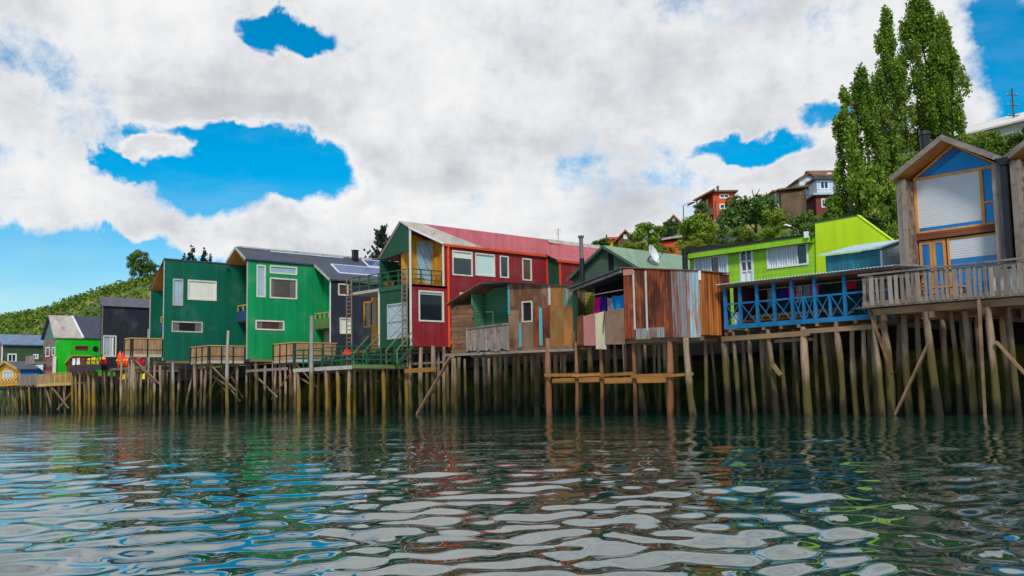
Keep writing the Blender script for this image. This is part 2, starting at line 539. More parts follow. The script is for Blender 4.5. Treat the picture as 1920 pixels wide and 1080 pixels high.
def water_mat():
    mt = bpy.data.materials.new('water_surface')
    mt.use_nodes = True
    w = NT(mt.node_tree)
    out = w.n('ShaderNodeOutputMaterial')
    bs = w.n('ShaderNodeBsdfPrincipled')
    bs.inputs['Base Color'].default_value = (.003, .034, .024, 1)
    bs.inputs['Roughness'].default_value = .02
    bs.inputs['IOR'].default_value = 3.8
    pos = w.n('ShaderNodeNewGeometry').outputs['Position']
    ln = w.vmath('LENGTH', pos)
    n = w.noise(pos, 1.6, 3, .5, .2)
    n2 = w.noise(pos, 5.0, 2, .5)
    k1 = w.smooth(ln, 14, 45, .0, .05)
    k2 = w.smooth(ln, 8, 45, .0008, .006)
    h = w.math('ADD', w.math('MULTIPLY', n, k1), w.math('MULTIPLY', n2, k2))
    b = w.n('ShaderNodeBump')
    b.inputs['Distance'].default_value = 1.0
    w.l(h, b.inputs['Height'])
    w.l(b.outputs[0], bs.inputs['Normal'])
    w.l(bs.outputs[0], out.inputs[0])
    MATS['water_surface'] = mt


water_mat()

# ------------------------------------------------------------------ object helpers
WL = {}          # world position of every parent


def props(o, label=None, cat=None, group=None, kind=None):
    for k, v in (('label', label), ('category', cat), ('group', group), ('kind', kind)):
        if v:
            o[k] = v
    return o


def thing(name, label, cat, loc, group=None):
    o = bpy.data.objects.new(name, None)
    o.empty_display_size = .3
    o.location = loc
    COL.objects.link(o)
    WL[o] = Vector(loc)
    return props(o, label, cat, group)


def link(name, me, parent=None, loc=None):
    o = bpy.data.objects.new(name, me)
    COL.objects.link(o)
    if parent is not None:
        o.parent = parent
        WL[o] = WL[parent].copy() if loc is None else Vector(loc)
        o.location = WL[o] - WL[parent]
    else:
        WL[o] = Vector(loc or (0, 0, 0))
        o.location = WL[o]
    return o


class Fr:
    """vertical plane: origin, horizontal direction e, outward normal n"""

    def __init__(s, o, e, n):
        s.o, s.e, s.n = np.array(o, float), np.array(e, float), np.array(n, float)

    def P(s, u, w, z):
        q = s.o + s.e * u + s.n * w
        return Vector((q[0], q[1], z))

    def uz(s, px, py, w=0.0):
        d = ray(px, py)
        q = s.o + s.n * w
        t = ((q - EYEP) @ s.n) / (d @ s.n)
        p = EYEP + d * t
        return float((p - s.o) @ s.e), float(p[2])

    def rect(s, x0, y0, x1, y1, w=0.0):
        xm, ym = (x0 + x1) / 2, (y0 + y1) / 2
        a, b = s.uz(x0, ym, w)[0], s.uz(x1, ym, w)[0]
        return min(a, b), max(a, b), s.uz(xm, y1, w)[1], s.uz(xm, y0, w)[1]


def FX(x):
    return Fr((x, 0, 0), (0, 1, 0), (1, 0, 0))


def FY(y):
    return Fr((0, y, 0), (1, 0, 0), (0, -1, 0))


def FAB(a, b):
    """vertical plane through two ground points, outward side towards the photographer"""
    a, b = np.array([a[0], a[1], 0.0]), np.array([b[0], b[1], 0.0])
    e = (b - a) / np.linalg.norm(b - a)
    n = np.array([e[1], -e[0], 0])
    if (EYEP - a) @ n < 0:
        n = -n
    return Fr(a, e, n)


class MB:
    def __init__(s):
        s.v, s.f = [], []

    def hexa(s, pts):
        i = len(s.v)
        s.v += [Vector(p) for p in pts]
        s.f += [tuple(i + k for k in q) for q in ((0, 1, 2, 3), (4, 5, 6, 7), (0, 1, 5, 4), (1, 2, 6, 5), (2, 3, 7, 6), (3, 0, 4, 7))]
        return s

    def box(s, x0, x1, y0, y1, z0, z1):
        return s.hexa([(x0, y0, z0), (x1, y0, z0), (x1, y1, z0), (x0, y1, z0), (x0, y0, z1), (x1, y0, z1), (x1, y1, z1), (x0, y1, z1)])

    def fbox(s, fr, u0, u1, w0, w1, z0, z1):
        P = fr.P
        return s.hexa([P(u0, w0, z0), P(u1, w0, z0), P(u1, w1, z0), P(u0, w1, z0), P(u0, w0, z1), P(u1, w0, z1), P(u1, w1, z1), P(u0, w1, z1)])

    def prism(s, pts, vec):
        """polygon extruded along vec"""
        i, n = len(s.v), len(pts)
        vec = Vector(vec)
        s.v += [Vector(p) for p in pts] + [Vector(p) + vec for p in pts]
        s.f += [tuple(range(i, i + n)), tuple(range(i + n, i + 2 * n))]
        s.f += [(i + k, i + (k + 1) % n, i + n + (k + 1) % n, i + n + k) for k in range(n)]
        return s

    def fpoly(s, fr, pts, w0, w1):
        return s.prism([fr.P(u, w0, z) for u, z in pts], fr.n * (w1 - w0))

    def bar(s, p, q, wd, hd=None, upv=(0, 0, 1)):
        """square bar from p to q"""
        hd = hd or wd
        p, q = Vector(p), Vector(q)
        d = (q - p).normalized()
        a = d.cross(Vector(upv))
        if a.length < 1e-3:
            a = d.cross(Vector((0, 1, 0)))
        a.normalize()
        b = a.cross(d)
        a, b = a * wd / 2, b * hd / 2
        return s.hexa([p - a - b, p + a - b, p + a + b, p - a + b, q - a - b, q + a - b, q + a + b, q - a + b])

    def tube(s, p, q, ra, rb=None, n=8):
        rb = ra if rb is None else rb
        p, q = Vector(p), Vector(q)
        d = (q - p).normalized()
        a = d.cross(Vector((0, 0, 1)))
        if a.length < 1e-3:
            a = Vector((1, 0, 0))
        a.normalize()
        b = a.cross(d)
        i = len(s.v)
        for c, r in ((p, ra), (q, rb)):
            s.v += [c + a * math.cos(2 * math.pi * k / n) * r + b * math.sin(2 * math.pi * k / n) * r for k in range(n)]
        s.f += [(i + k, i + (k + 1) % n, i + n + (k + 1) % n, i + n + k) for k in range(n)]
        s.f += [tuple(range(i, i + n)), tuple(range(i + n, i + 2 * n))]
        return s

    def grid(s, P, nu, nv):
        i = len(s.v)
        s.v += [Vector(P(a / nu, b / nv)) for b in range(nv + 1) for a in range(nu + 1)]
        s.f += [(i + b * (nu + 1) + a, i + b * (nu + 1) + a + 1, i + (b + 1) * (nu + 1) + a + 1, i + (b + 1) * (nu + 1) + a) for b in range(nv) for a in range(nu)]
        return s

    def wall(s, fr, u0, u1, z0, z1, t, holes=()):
        """wall slab of thickness t behind the plane, with openings left out"""
        us = sorted({u0, u1, *[min(max(h[k], u0), u1) for h in holes for k in (0, 1)]})
        zs = sorted({z0, z1, *[min(max(h[k], z0), z1) for h in holes for k in (2, 3)]})
        for a, b in zip(us, us[1:]):
            run = None
            for c, d in zip(zs, zs[1:]):
                um, zm = (a + b) / 2, (c + d) / 2
                solid = not any(h[0] < um < h[1] and h[2] < zm < h[3] for h in holes)
                if solid:
                    run = (run[0], d) if run else (c, d)
                if run and (not solid or d == zs[-1]):
                    s.fbox(fr, a, b, -t, 0, *run)
                    run = None
        return s

    def mesh(s, name, m, off):
        me = bpy.data.meshes.new(name)
        me.from_pydata([tuple(v - off) for v in s.v], [], s.f)
        bm = bmesh.new()
        bm.from_mesh(me)
        bmesh.ops.recalc_face_normals(bm, faces=bm.faces)
        bm.to_mesh(me)
        bm.free()
        me.materials.append(MATS[m])
        return me

    def build(s, name, m, parent=None, label=None, cat=None, group=None, kind=None, loc=None):
        off = WL[parent] if parent is not None else Vector(loc or (0, 0, 0))
        o = link(name, s.mesh(name, m, off), parent, loc=off)
        return props(o, label, cat, group, kind)


UNIT = {}


def unit_box(m, var):
    k = (m, var)
    if k not in UNIT:
        r = random.Random(var * 31 + 5)
        me = bpy.data.meshes.new('board')
        v = []
        for z in (-.5, .5):
            for x, y in ((-.5, -.5), (.5, -.5), (.5, .5), (-.5, .5)):
                j = .0 if var == 0 else .07
                v.append((x + r.uniform(-j, j), y + r.uniform(-j, j) * 2, z + r.uniform(-.2, .2) * j))
        me.from_pydata(v, [], [(3, 2, 1, 0), (4, 5, 6, 7), (0, 1, 5, 4), (1, 2, 6, 5), (2, 3, 7, 6), (3, 0, 4, 7)])
        me.materials.append(MATS[m])
        UNIT[k] = me
    return UNIT[k]


def place(o, parent, M):
    """give a child a world matrix under an unrotated, unscaled parent"""
    o.matrix_local = Matrix.Translation(-WL[parent]) @ M


def piece(name, m, parent, fr, u0, u1, w0, w1, z0, z1, var=None, tilt=0.0, lean=0.0):
    """one board: box in a wall frame, sharing mesh data"""
    var = rnd.randint(1, 5) if var is None else var
    o = bpy.data.objects.new(name, unit_box(m, var))
    COL.objects.link(o)
    o.parent = parent
    c = fr.P((u0 + u1) / 2, (w0 + w1) / 2, (z0 + z1) / 2)
    e, n = Vector(fr.e), Vector(fr.n)
    if e.cross(n).z < 0:
        n = -n
    R = Matrix((e, n, Vector((0, 0, 1)))).transposed().to_4x4()
    R = R @ Matrix.Rotation(tilt, 4, 'Y') @ Matrix.Rotation(lean, 4, 'X')
    Sc = Matrix.Diagonal((max(u1 - u0, .004), max(w1 - w0, .004), max(z1 - z0, .004), 1))
    place(o, parent, Matrix.Translation(c) @ R @ Sc)
    return o


def strut(name, m, parent, p, q, wd, hd, var=None):
    """one bar between two points, sharing mesh data"""
    var = rnd.randint(1, 5) if var is None else var
    p, q = Vector(p), Vector(q)
    d = (q - p)
    z = d.normalized()
    x = z.cross(Vector((0, 0, 1)))
    if x.length < 1e-3:
        x = Vector((1, 0, 0))
    x.normalize()
    y = z.cross(x)
    R = Matrix((x, y, z)).transposed().to_4x4()
    o = bpy.data.objects.new(name, unit_box(m, var))
    COL.objects.link(o)
    o.parent = parent
    place(o, parent, Matrix.Translation((p + q) / 2) @ R @ Matrix.Diagonal((wd, hd, d.length, 1)))
    return o


PILEV = {}


def pile_mesh(m, var):
    k = (m, var)
    if k not in PILEV:
        r = random.Random(var * 17 + 3)
        me = bpy.data.meshes.new('pile')
        n, rows = 9, 7
        v, f = [], []
        bx, by = r.uniform(-.7, .7), r.uniform(-.7, .7)
        for j in range(rows + 1):
            t = j / rows
            rad = 1.1 - .26 * t + r.uniform(-.12, .12)
            ox, oy = bx * math.sin(t * 3.1), by * math.sin(t * 3.1)
            for i in range(n):
                a = 2 * math.pi * i / n
                q = rad * (1 + r.uniform(-.08, .08))
                v.append((ox + q * math.cos(a), oy + q * math.sin(a), t))
        for j in range(rows):
            for i in range(n):
                f.append((j * n + i, j * n + (i + 1) % n, (j + 1) * n + (i + 1) % n, (j + 1) * n + i))
        f.append(tuple(range(rows * n, rows * n + n)))
        me.from_pydata(v, [], f)
        for p in me.polygons:
            p.use_smooth = True
        me.materials.append(MATS[m])
        PILEV[k] = me
    return PILEV[k]


NPILE = [0]


def pile(parent, base, top, r, m='pile_wood', name='stilt'):
    base, top = Vector(base), Vector(top)
    if base.z > -1.0:
        d = (top - base)
        base = base - d * ((base.z + 1.0) / max(d.z, .1))
    d = top - base
    r *= .78
    o = bpy.data.objects.new(name, pile_mesh(m, rnd.randint(0, 5)))
    COL.objects.link(o)
    o.parent = parent
    R = d.to_track_quat('Z', 'Y').to_matrix().to_4x4() @ Matrix.Rotation(rnd.uniform(0, 6.28), 4, 'Z')
    place(o, parent, Matrix.Translation(base) @ R @ Matrix.Diagonal((r, r, d.length, 1)))
    NPILE[0] += 1
    return o


def pile_px(parent, pb, y, ztop, pt=None, r=.17, m='pile_wood', zb=0.0, top_py=None):
    """pile whose foot shows at column pb (at the water) on the row y; pt is the column of its head"""
    b = onY(pb, 778, y)
    t = onY(pt if pt is not None else pb, 650 if top_py is None else top_py, y)
    zt = ztop if top_py is None else t[2]
    return pile(parent, (b[0], y, zb), (t[0], y + rnd.uniform(-.05, .05), zt), r * rnd.uniform(.85, 1.15), m)


def back_piles(parent, x0, x1, ys, ztop, step, r=.14, m='pile_wood'):
    for y in ys[:2]:
        step_ = step * 2.0
        x = x0 + rnd.uniform(0, step_)
        while x < x1:
            t = rnd.uniform(-.25, .25)
            yy = y + rnd.uniform(-.3, .3)
            pile(parent, (x, yy, 0), (x + t, yy, ztop), r * rnd.uniform(.75, 1.2), m)
            x += step_ * rnd.uniform(.6, 1.4)


def window(parent, fr, rect, fm='cream_paint', gm='glass_dark', fw_=.08, mull=(), trans=(), inset=.10, proud=.035, label=None, panes=None, name='window', blind=0, curtains=None):
    """frame round an opening with its panes set back as sub-parts"""
    u0, u1, z0, z1 = rect
    mb = MB()
    w0, w1 = -inset, proud
    mb.fbox(fr, u0 - fw_ * .4, u1 + fw_ * .4, w0, w1 + .012, z0 - fw_ * .5, z0 + fw_ * .5)
    mb.fbox(fr, u0 - fw_ * .4, u1 + fw_ * .4, w0, w1, z1 - fw_ * .5, z1 + fw_ * .5)
    mb.fbox(fr, u0 - fw_ * .5, u0 + fw_ * .5, w0 + .004, w1 - .004, z0 + fw_ * .5, z1 - fw_ * .5)
    mb.fbox(fr, u1 - fw_ * .5, u1 + fw_ * .5, w0 + .004, w1 - .004, z0 + fw_ * .5, z1 - fw_ * .5)
    us = [u0 + fw_ * .5, *[u0 + (u1 - u0) * k for k in mull], u1 - fw_ * .5]
    zs = [z0 + fw_ * .5, *[z0 + (z1 - z0) * k for k in trans], z1 - fw_ * .5]
    for k in us[1:-1]:
        mb.fbox(fr, k - fw_ * .3, k + fw_ * .3, w0 + .01, w1 - .02, z0 + fw_ * .5, z1 - fw_ * .5)
    for k in zs[1:-1]:
        mb.fbox(fr, u0 + fw_ * .5, u1 - fw_ * .5, w0 + .014, w1 - .024, k - fw_ * .3, k + fw_ * .3)
    f = mb.build(name, fm, parent, label=label)
    i = 0
    for c, d in zip(zs, zs[1:]):
        for a, b in zip(us, us[1:]):
            g = gm if panes is None else panes[i % len(panes)]
            MB().fbox(fr, a, b, -inset + .02, -inset + .045, c, d).build('pane', g, f)
            i += 1
    if curtains is None:
        curtains = gm in ('glass_dark', 'glass_brown') and panes is None and (u1 - u0) > .7 and not mull and rnd.random() < .75
    if curtains:
        for a, b in ((u0 + fw_ * .5, u0 + (u1 - u0) * rnd.uniform(.14, .26)), (u1 - (u1 - u0) * rnd.uniform(.10, .24), u1 - fw_ * .5)):
            MB().fbox(fr, a, b, -inset + .046, -inset + .056, z0 + fw_ * .5, z1 - fw_ * .5).build('curtain', 'curtain_dim', f)
    if blind:
        MB().fbox(fr, u0 + fw_ * .5, u1 - fw_ * .5, -inset + .046, -inset + .06, z1 - (z1 - z0) * blind, z1 - fw_ * .5).build('blind', 'blind_cream', f)
    return f


def railing(parent, fr, u0, u1, z0, z1, m, rail_m=None, post_step=1.6, bal_step=None, bal=.035, mids=(), panel=None, bal_parts=False, post=.08, skip_ends=False):
    """railing: posts are parts, thin balusters are joined into one part"""
    rail_m = rail_m or m
    n = max(1, round((u1 - u0) / post_step))
    for k in range(n + 1):
        if skip_ends and k in (0,):
            continue
        u = u0 + (u1 - u0) * k / n
        piece('railing_post', m, parent, fr, u - post / 2, u + post / 2, -post / 2, post / 2, z0, z1 - .03, var=0)
    MB().fbox(fr, u0 - post / 2, u1 + post / 2, -.065, .065, z1 - .03, z1 + .03).build('handrail', rail_m, parent)
    for q in mids:
        MB().fbox(fr, u0, u1, -.02, .02, q - .03, q + .03).build('rail', m, parent)
    if bal_step:
        k = int((u1 - u0) / bal_step)
        mb = MB()
        for i in range(k):
            u = u0 + (i + .5) * (u1 - u0) / k
            if bal_parts:
                piece('baluster', m, parent, fr, u - bal / 2, u + bal / 2, -.02, .02, z0, z1 - .03)
            else:
                mb.fbox(fr, u - bal / 2, u + bal / 2, -.012, .012, z0, z1 - .032)
        if not bal_parts:
            mb.build('balusters', panel or m, parent, kind='stuff')


def corr_sheet(name, m, parent, fr, u0, u1, z0, z1a, z1b, w=0.02, pitch=.13, amp=.014, z0b=None, label=None):
    """one sheet of ribbed metal, top edge from z1a to z1b"""
    k = max(2, int((u1 - u0) / pitch))
    z0b = z0 if z0b is None else z0b
    mb = MB()
    mb.grid(lambda a, b: fr.P(u0 + (u1 - u0) * a, w + amp * math.cos(a * k * 2 * math.pi), (z0 + (z0b - z0) * a) * (1 - b) + (z1a + (z1b - z1a) * a) * b), k * 4, 1)
    o = mb.build(name, m, parent, label=label)
    return o


def cloth(name, label, cat, m, fr, u0, u1, z0, z1, w, group=None, fold=.06, seed=0):
    r = random.Random(seed)
    ph = r.uniform(0, 6)
    mb = MB()
    loc = fr.P((u0 + u1) / 2, w, z1)

    def P(a, b):
        sag = -.06 * math.sin(math.pi * a) * (1 if b > .5 else .3)
        ru = 1 + .06 * math.sin(b * 5 + ph)
        return fr.P((u0 + u1) / 2 + (a - .5) * (u1 - u0) * ru, w + fold * math.sin(a * 11 + ph + b) * (1.1 - b), z0 + (z1 - z0) * b + sag)
    mb.grid(P, 10, 6)
    o = mb.build(name, m, None, label, cat, group, loc=loc)
    for p in o.data.polygons:
        p.use_smooth = True
    return o

# ------------------------------------------------------------------ water


def build_water():
    na, nr = 620, 560
    yaw0 = math.pi / 2 + YAW
    half = math.radians(36)
    a1 = np.linspace(yaw0 - half, yaw0 + half, na)
    a2 = np.linspace(yaw0 + half, yaw0 - half + 2 * math.pi, 80)[1:-1]
    ang = np.concatenate([a1, a2])
    rad = np.concatenate([[.4], np.geomspace(.9, 190, nr), [260, 400, 800, 2000, 6000]])
    A, R = np.meshgrid(ang, rad)
    X, Y = R * np.cos(A), R * np.sin(A)
    Z = np.zeros_like(X)
    rg = np.random.default_rng(5)
    # cell size of the sheet at this radius: shorter waves than that are left to the material
    for lo, hi, num, slope in ((1.6, 4.5, 14, .010), (.8, 1.6, 16, .018), (.4, .8, 24, .040), (.2, .4, 24, .027)):
        for k in range(num):
            lam = math.exp(rg.uniform(math.log(lo), math.log(hi)))
            th = rg.normal(math.radians(125), 1.0 if lam > .9 else 1.5)
            kx, ky = math.cos(th) * 2 * math.pi / lam, math.sin(th) * 2 * math.pi / lam
            amp = slope * lam / (2 * math.pi) * 1.6 / math.sqrt(num / 4)
            fade = np.clip(1.6 - R * .0092 * 4 / lam, 0, 1)
            # patches of livelier and calmer water
            g = 1 + .35 * np.sin(X * kx * .07 + Y * ky * .09 + k)
            Z += amp * fade * g * np.sin(X * kx + Y * ky + rg.uniform(0, 6.28))
    Z[R > 150] = 0
    nA, nR = len(ang), len(rad)
    co = np.stack([X, Y, Z], -1).reshape(-1, 3)
    i = np.arange(nR - 1)[:, None] * nA
    j = np.arange(nA)[None, :]
    j2 = (j + 1) % nA
    q = np.stack([i + j, i + j2, i + nA + j2, i + nA + j], -1).reshape(-1, 4)
    q = q[:, ::-1]
    me = bpy.data.meshes.new('water')
    me.vertices.add(len(co))
    me.vertices.foreach_set('co', co.ravel())
    me.loops.add(q.size)
    me.loops.foreach_set('vertex_index', q.ravel().astype(np.int32))
    me.polygons.add(len(q))
    me.polygons.foreach_set('loop_start', np.arange(0, q.size, 4, dtype=np.int32))
    me.polygons.foreach_set('use_smooth', np.ones(len(q), bool))
    me.update(calc_edges=True)
    me.materials.append(MATS['water_surface'])
    o = link('water', me)
    if sum(p.normal.z for p in list(me.polygons)[:50]) < 0:
        me.flip_normals()
    o['kind'] = 'structure'


build_water()

# ------------------------------------------------------------------ hills
CTRL = []
for px, py, d in ((1140, 478, 135), (1180, 476, 138), (1240, 468, 140), (1285, 448, 146), (1335, 424, 150), (1400, 422, 150), (1480, 418, 146), (1545, 410, 150), (1600, 395, 140),
                  (1625, 505, 84), (1740, 460, 92), (1700, 330, 104), (1760, 292, 110), (1850, 278, 104), (1930, 268, 100), (1250, 540, 100), (1400, 525, 96), (1530, 510, 92), (1350, 480, 125), (1480, 465, 120), (1600, 470, 105),
                  (1900, 380, 80), (1800, 420, 80), (2100, 300, 95), (2300, 300, 90),
                  # the far ridge on the left and behind the houses
                  (-120, 640, 360), (0, 612, 340), (60, 595, 330), (120, 580, 320), (180, 566, 310), (240, 545, 300), (285, 528, 290), (350, 512, 285), (450, 515, 280), (600, 530, 270),
                  (700, 520, 240), (800, 520, 210), (900, 510, 190), (1000, 495, 170), (1080, 485, 150),
                  (0, 660, 260), (150, 640, 240), (300, 610, 220), (450, 600, 200), (620, 590, 170), (800, 580, 140), (1000, 560, 110), (1150, 540, 90)):
    CTRL.append(far(px, py, d))
for k in range(-340, 60, 14):
    for y in (54, 60, 66):
        CTRL.append(np.array([k, y, 4.6]))
for k in range(-400, 120, 60):
    CTRL.append(np.array([k, 330.0, 14]))
    CTRL.append(np.array([k, 420.0, 8]))
for q in ((60, 90, 22), (60, 140, 22), (90, 70, 12), (0, 160, 30), (-40, 190, 30), (-330, 120, 16), (-380, 120, 10), (-420, 220, 14)):
    CTRL.append(np.array(q, float))
CTRL = np.array(CTRL)


def tps_fit(p, lam=3.0):
    xy = p[:, :2]
    d = np.linalg.norm(xy[:, None] - xy[None], axis=-1)
    K = np.where(d > 0, d * d * np.log(d + 1e-9), 0) / 1000
    n = len(p)
    Pm = np.hstack([np.ones((n, 1)), xy / 100])
    A = np.zeros((n + 3, n + 3))
    A[:n, :n] = K + lam * np.eye(n) * .05
    A[:n, n:] = Pm
    A[n:, :n] = Pm.T
    return np.linalg.solve(A, np.concatenate([p[:, 2], np.zeros(3)]))


TW = tps_fit(CTRL)


def ground_z(x, y):
    x, y = np.asarray(x, float), np.asarray(y, float)
    sh = x.shape
    q = np.stack([x.ravel(), y.ravel()], -1)
    d = np.linalg.norm(q[:, None] - CTRL[None, :, :2], axis=-1)
    K = np.where(d > 0, d * d * np.log(d + 1e-9), 0) / 1000
    z = K @ TW[:-3] + TW[-3] + q @ (TW[-2:] / 100)
    z = np.clip(z, 3.4, 60).reshape(sh)
    # bank under the houses, falling into the water
    t = np.clip((y - 52.5) / 3.5, 0, 1)
    t = t * t * (3 - 2 * t)
    return (z + 1.6) * t - 1.6


def gz(x, y):
    return float(ground_z(np.array([x]), np.array([y]))[0])


def build_hill():
    xs = np.concatenate([np.linspace(-3000, -460, 12), np.arange(-440, 130, 3.2), np.linspace(150, 2500, 10)])
    ys = np.concatenate([np.arange(45, 60, 1.2), np.arange(60, 380, 3.2), np.linspace(400, 3000, 10)])
    X, Y = np.meshgrid(xs, ys)
    Xc, Yc = np.clip(X, -440, 126), np.clip(Y, 45, 400)
    Z = ground_z(Xc, Yc)
    Z = Z + np.where(Y > 60, .5 * np.sin(X * .31 + Y * .17) * np.sin(Y * .23 - X * .11), 0) + np.where(Y > 53, .04 * np.sin(X * 1.3) * np.sin(Y * 1.7), 0)
    nx, ny = len(xs), len(ys)
    co = np.stack([X, Y, Z], -1).reshape(-1, 3)
    i = np.arange(ny - 1)[:, None] * nx
    j = np.arange(nx - 1)[None, :]
    q = np.stack([i + j, i + j + 1, i + nx + j + 1, i + nx + j], -1).reshape(-1, 4)
    me = bpy.data.meshes.new('hill')
    me.from_pydata(co.tolist(), [], q.tolist())
    for p in me.polygons:
        p.use_smooth = True
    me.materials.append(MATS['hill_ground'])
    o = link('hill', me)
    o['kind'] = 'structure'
    MB().box(-3000, 2500, -2500, 46, -2.4, -2.2).build('sea_bed', 'shade_mud', kind='structure')
    MB().box(-175, 5, 48.2, 60, 3.3, 4.48).build('street_shade_slab', 'shade_mud', kind='structure')  # slab added at street level to shut daylight out from under the houses


build_hill()

# ------------------------------------------------------------------ shingled cabins on the right
DECKZ = 4.75
XB = float(onY(1680, 338, 44)[0])


def cabin(dx, label, awning):
    xl, xr = XB + dx, XB + dx + 4.68
    xm = (xl + xr) / 2
    ze, zp, yf, yb = 10.62, 12.0, 44.0, 55.0
    R = thing('shingled_cabin', label, 'house', (xm, yf, DECKZ), 'shingled cabins with gables over the water')
    t = .40
    fx = FY(yf)
    # side walls
    for a, b in ((xl, xl + t), (xr - t, xr)):
        MB().box(a, b, yf + .02, yb, 3.9, ze - .02).build('wall', 'shingle_wood', R)
    MB().box(xl + t, xr - t, yb - .2, yb, 3.9, ze + .4).build('wall', 'shingle_wood', R)
    MB().box(xl + t, xr - t, yf + .3, yb - .2, 4.5, DECKZ).build('floor', 'brown_wood', R)
    # weathered boards on the front ends of the walls
    for a in (xl, xr - .42):
        piece('corner_board', 'grey_wood', R, fx, a - .01, a + .21, -.02, .035, DECKZ, ze, var=0)
        piece('corner_board', 'grey_wood', R, fx, a + .22, a + .43, -.02, .03, DECKZ, ze, var=0)
    # shingles on the reveal that faces the photographer and on the outer side
    for fr, y0, y1 in ((FX(xl + t), yf + .03, yf + .95), (FX(xr), yf + .03, yf + .62)):
        z, row = DECKZ + .02, 0
        while z < ze - .15:
            u = y0 - (.13 if row % 2 else 0)
            while u < y1:
                wd = rnd.uniform(.2, .34)
                piece('shingle', 'shingle_wood', R, fr, max(u, y0), min(u + wd - .012, y1), .004, .03 + rnd.uniform(0, .02), z, z + .235, lean=rnd.uniform(.0, .03))
                u += wd
            z += .222
            row += 1
    # roof: two slabs with a wooden soffit and grey barge boards
    sl_ = (zp - ze) / (xm - xl)
    for sgn in (-1, 1):
        xe = xl - .12 if sgn < 0 else xr + .12
        zE = ze - .12 * sl_
        rf = MB().prism([(xe, yf - .3, zE + .24), (xm, yf - .3, zp + .24), (xm, yf - .3, zp + .30), (xe, yf - .3, zE + .30)], (0, yb - yf + .7, 0)).build('roof', 'slate_roof', R)
        MB().prism([(xe, yf - .26, zE + .05), (xm, yf - .26, zp + .05), (xm, yf - .26, zp + .238), (xe, yf - .26, zE + .238)], (0, yb - yf + .6, 0)).build('soffit', 'soffit_wood', rf)
        MB().prism([(xe, yf - .34, zE), (xm + .001 * sgn, yf - .34, zp), (xm + .001 * sgn, yf - .34, zp + .27), (xe, yf - .34, zE + .27)], (0, .05, 0)).build('barge_board', 'grey_wood_flat', rf)
    # glazing set back one pace
    g = FY(yf + .85)
    a, b = xl + t + .03, xr - t - .03
    zs = 8.0
    ztop = g.uz(1716, 338)[1] if dx == 0 else g.uz(1716, 338)[1]
    fm = 'orange_wood'
    # upper glazing
    um = a + (b - a) * .80
    up_f = MB()
    up_f.fbox(g, a, a + .12, -.06, .06, zs + .2, ztop + .1)
    up_f.fbox(g, b - .09, b, -.06, .06, zs + .2, ztop + .1)
    up_f.fbox(g, a + .12, b - .09, -.065, .065, ztop - .05, ztop + .07)
    up_f.fbox(g, a + .12, b - .09, -.055, .055, zs + .18, zs + .26)
    up_f.fbox(g, um - .09, um + .05, -.057, .057, zs + .26, ztop - .05)
    up_f.fbox(g, um + .05, b - .09, -.05, .05, zs + 1.12, zs + 1.22)
    up_f.fpoly(g, [(a, ztop + .07), (a + .14, ztop + .07), (xm, zp - .1), (xm, zp + .02)], -.05, .055)
    up_f.fpoly(g, [(b, ztop + .07), (b - .14, ztop + .07), (xm, zp - .1), (xm, zp + .02)], -.05, .055)
    W = up_f.build('window', fm, R)
    if awning:
        MB().fbox(g, a + .12, um - .09, -.04, -.01, zs + .26, ztop - .05).build('pane', 'glass_sky_tint', W)
        ca = MB()
        ca.bar(g.P(a + .2, .05, ztop - .1), g.P(a + .2, .55, ztop - 1.05), .07)
        ca.bar(g.P(um - .2, .05, ztop - .1), g.P(um - .2, .55, ztop - 1.05), .07)
        ca.bar(g.P(a + .2, .55, ztop - 1.05), g.P(um - .2, .55, ztop - 1.05), .07)
        ca.bar(g.P(a + .2, .06, ztop - .1), g.P(um - .2, .06, ztop - .1), .07)
        sash = ca.build('open_sash', fm, W)
    else:
        MB().fbox(g, a + .12, um - .09, -.04, -.01, zs + .26, zs + .42).build('pane', 'glass_sky_tint', W)
        MB().fbox(g, a + .12, um - .09, -.04, .0, zs + .42, ztop - .05).build('roller_blind', 'blind_white', W, label='lowered white roller blind behind the big pane')
    MB().fbox(g, um + .05, b - .09, -.04, -.01, zs + .26, zs + 1.12).build('pane', 'glass_sky_tint', W)
    MB().fbox(g, um + .05, b - .09, -.04, -.01, zs + 1.22, ztop - .05).build('pane', 'glass_sky_tint', W)
    MB().fpoly(g, [(a + .2, ztop + .07), (b - .2, ztop + .07), (xm, zp - .12)], -.03, .0).build('pane', 'glass_sky_tint', W, label='triangular gable pane')
    # spandrel of two dark boards
    for z0_, z1_ in ((zs - .14, zs + .02), (zs + .03, zs + .17)):
        piece('spandrel_board', 'spandrel_wood', R, g, a, b, -.1, .12, z0_, z1_, var=0)
    # doors and lower window
    zt = zs - .2
    u1_ = a + (b - a) * .34
    for k in range(2):
        p, q = a + .08 + (u1_ - a - .08) * k / 2, a + .08 + (u1_ - a - .08) * (k + 1) / 2 - .02
        D = MB().fbox(g, p, p + .12, -.05, .03, DECKZ + .05, zt).fbox(g, q - .12, q, -.05, .03, DECKZ + .05, zt).fbox(g, p + .12, q - .12, -.05, .025, zt - .14, zt).fbox(g, p + .12, q - .12, -.05, .025, DECKZ + .05, DECKZ + .3).build('glazed_door', fm, R)
        MB().fbox(g, p + .12, q - .12, -.03, -.01, DECKZ + .3, zt - .14).build('pane', 'glass_sky_tint', D)
    D = MB().fbox(g, u1_ + .06, u1_ + .16, -.05, .03, DECKZ + .05, zt).fbox(g, b - .08, b, -.05, .03, DECKZ + .05, zt).fbox(g, u1_ + .16, b - .08, -.05, .025, zt - .08, zt).fbox(g, u1_ + .16, b - .08, -.05, .025, DECKZ + .3, DECKZ + .4).build('window', fm, R)
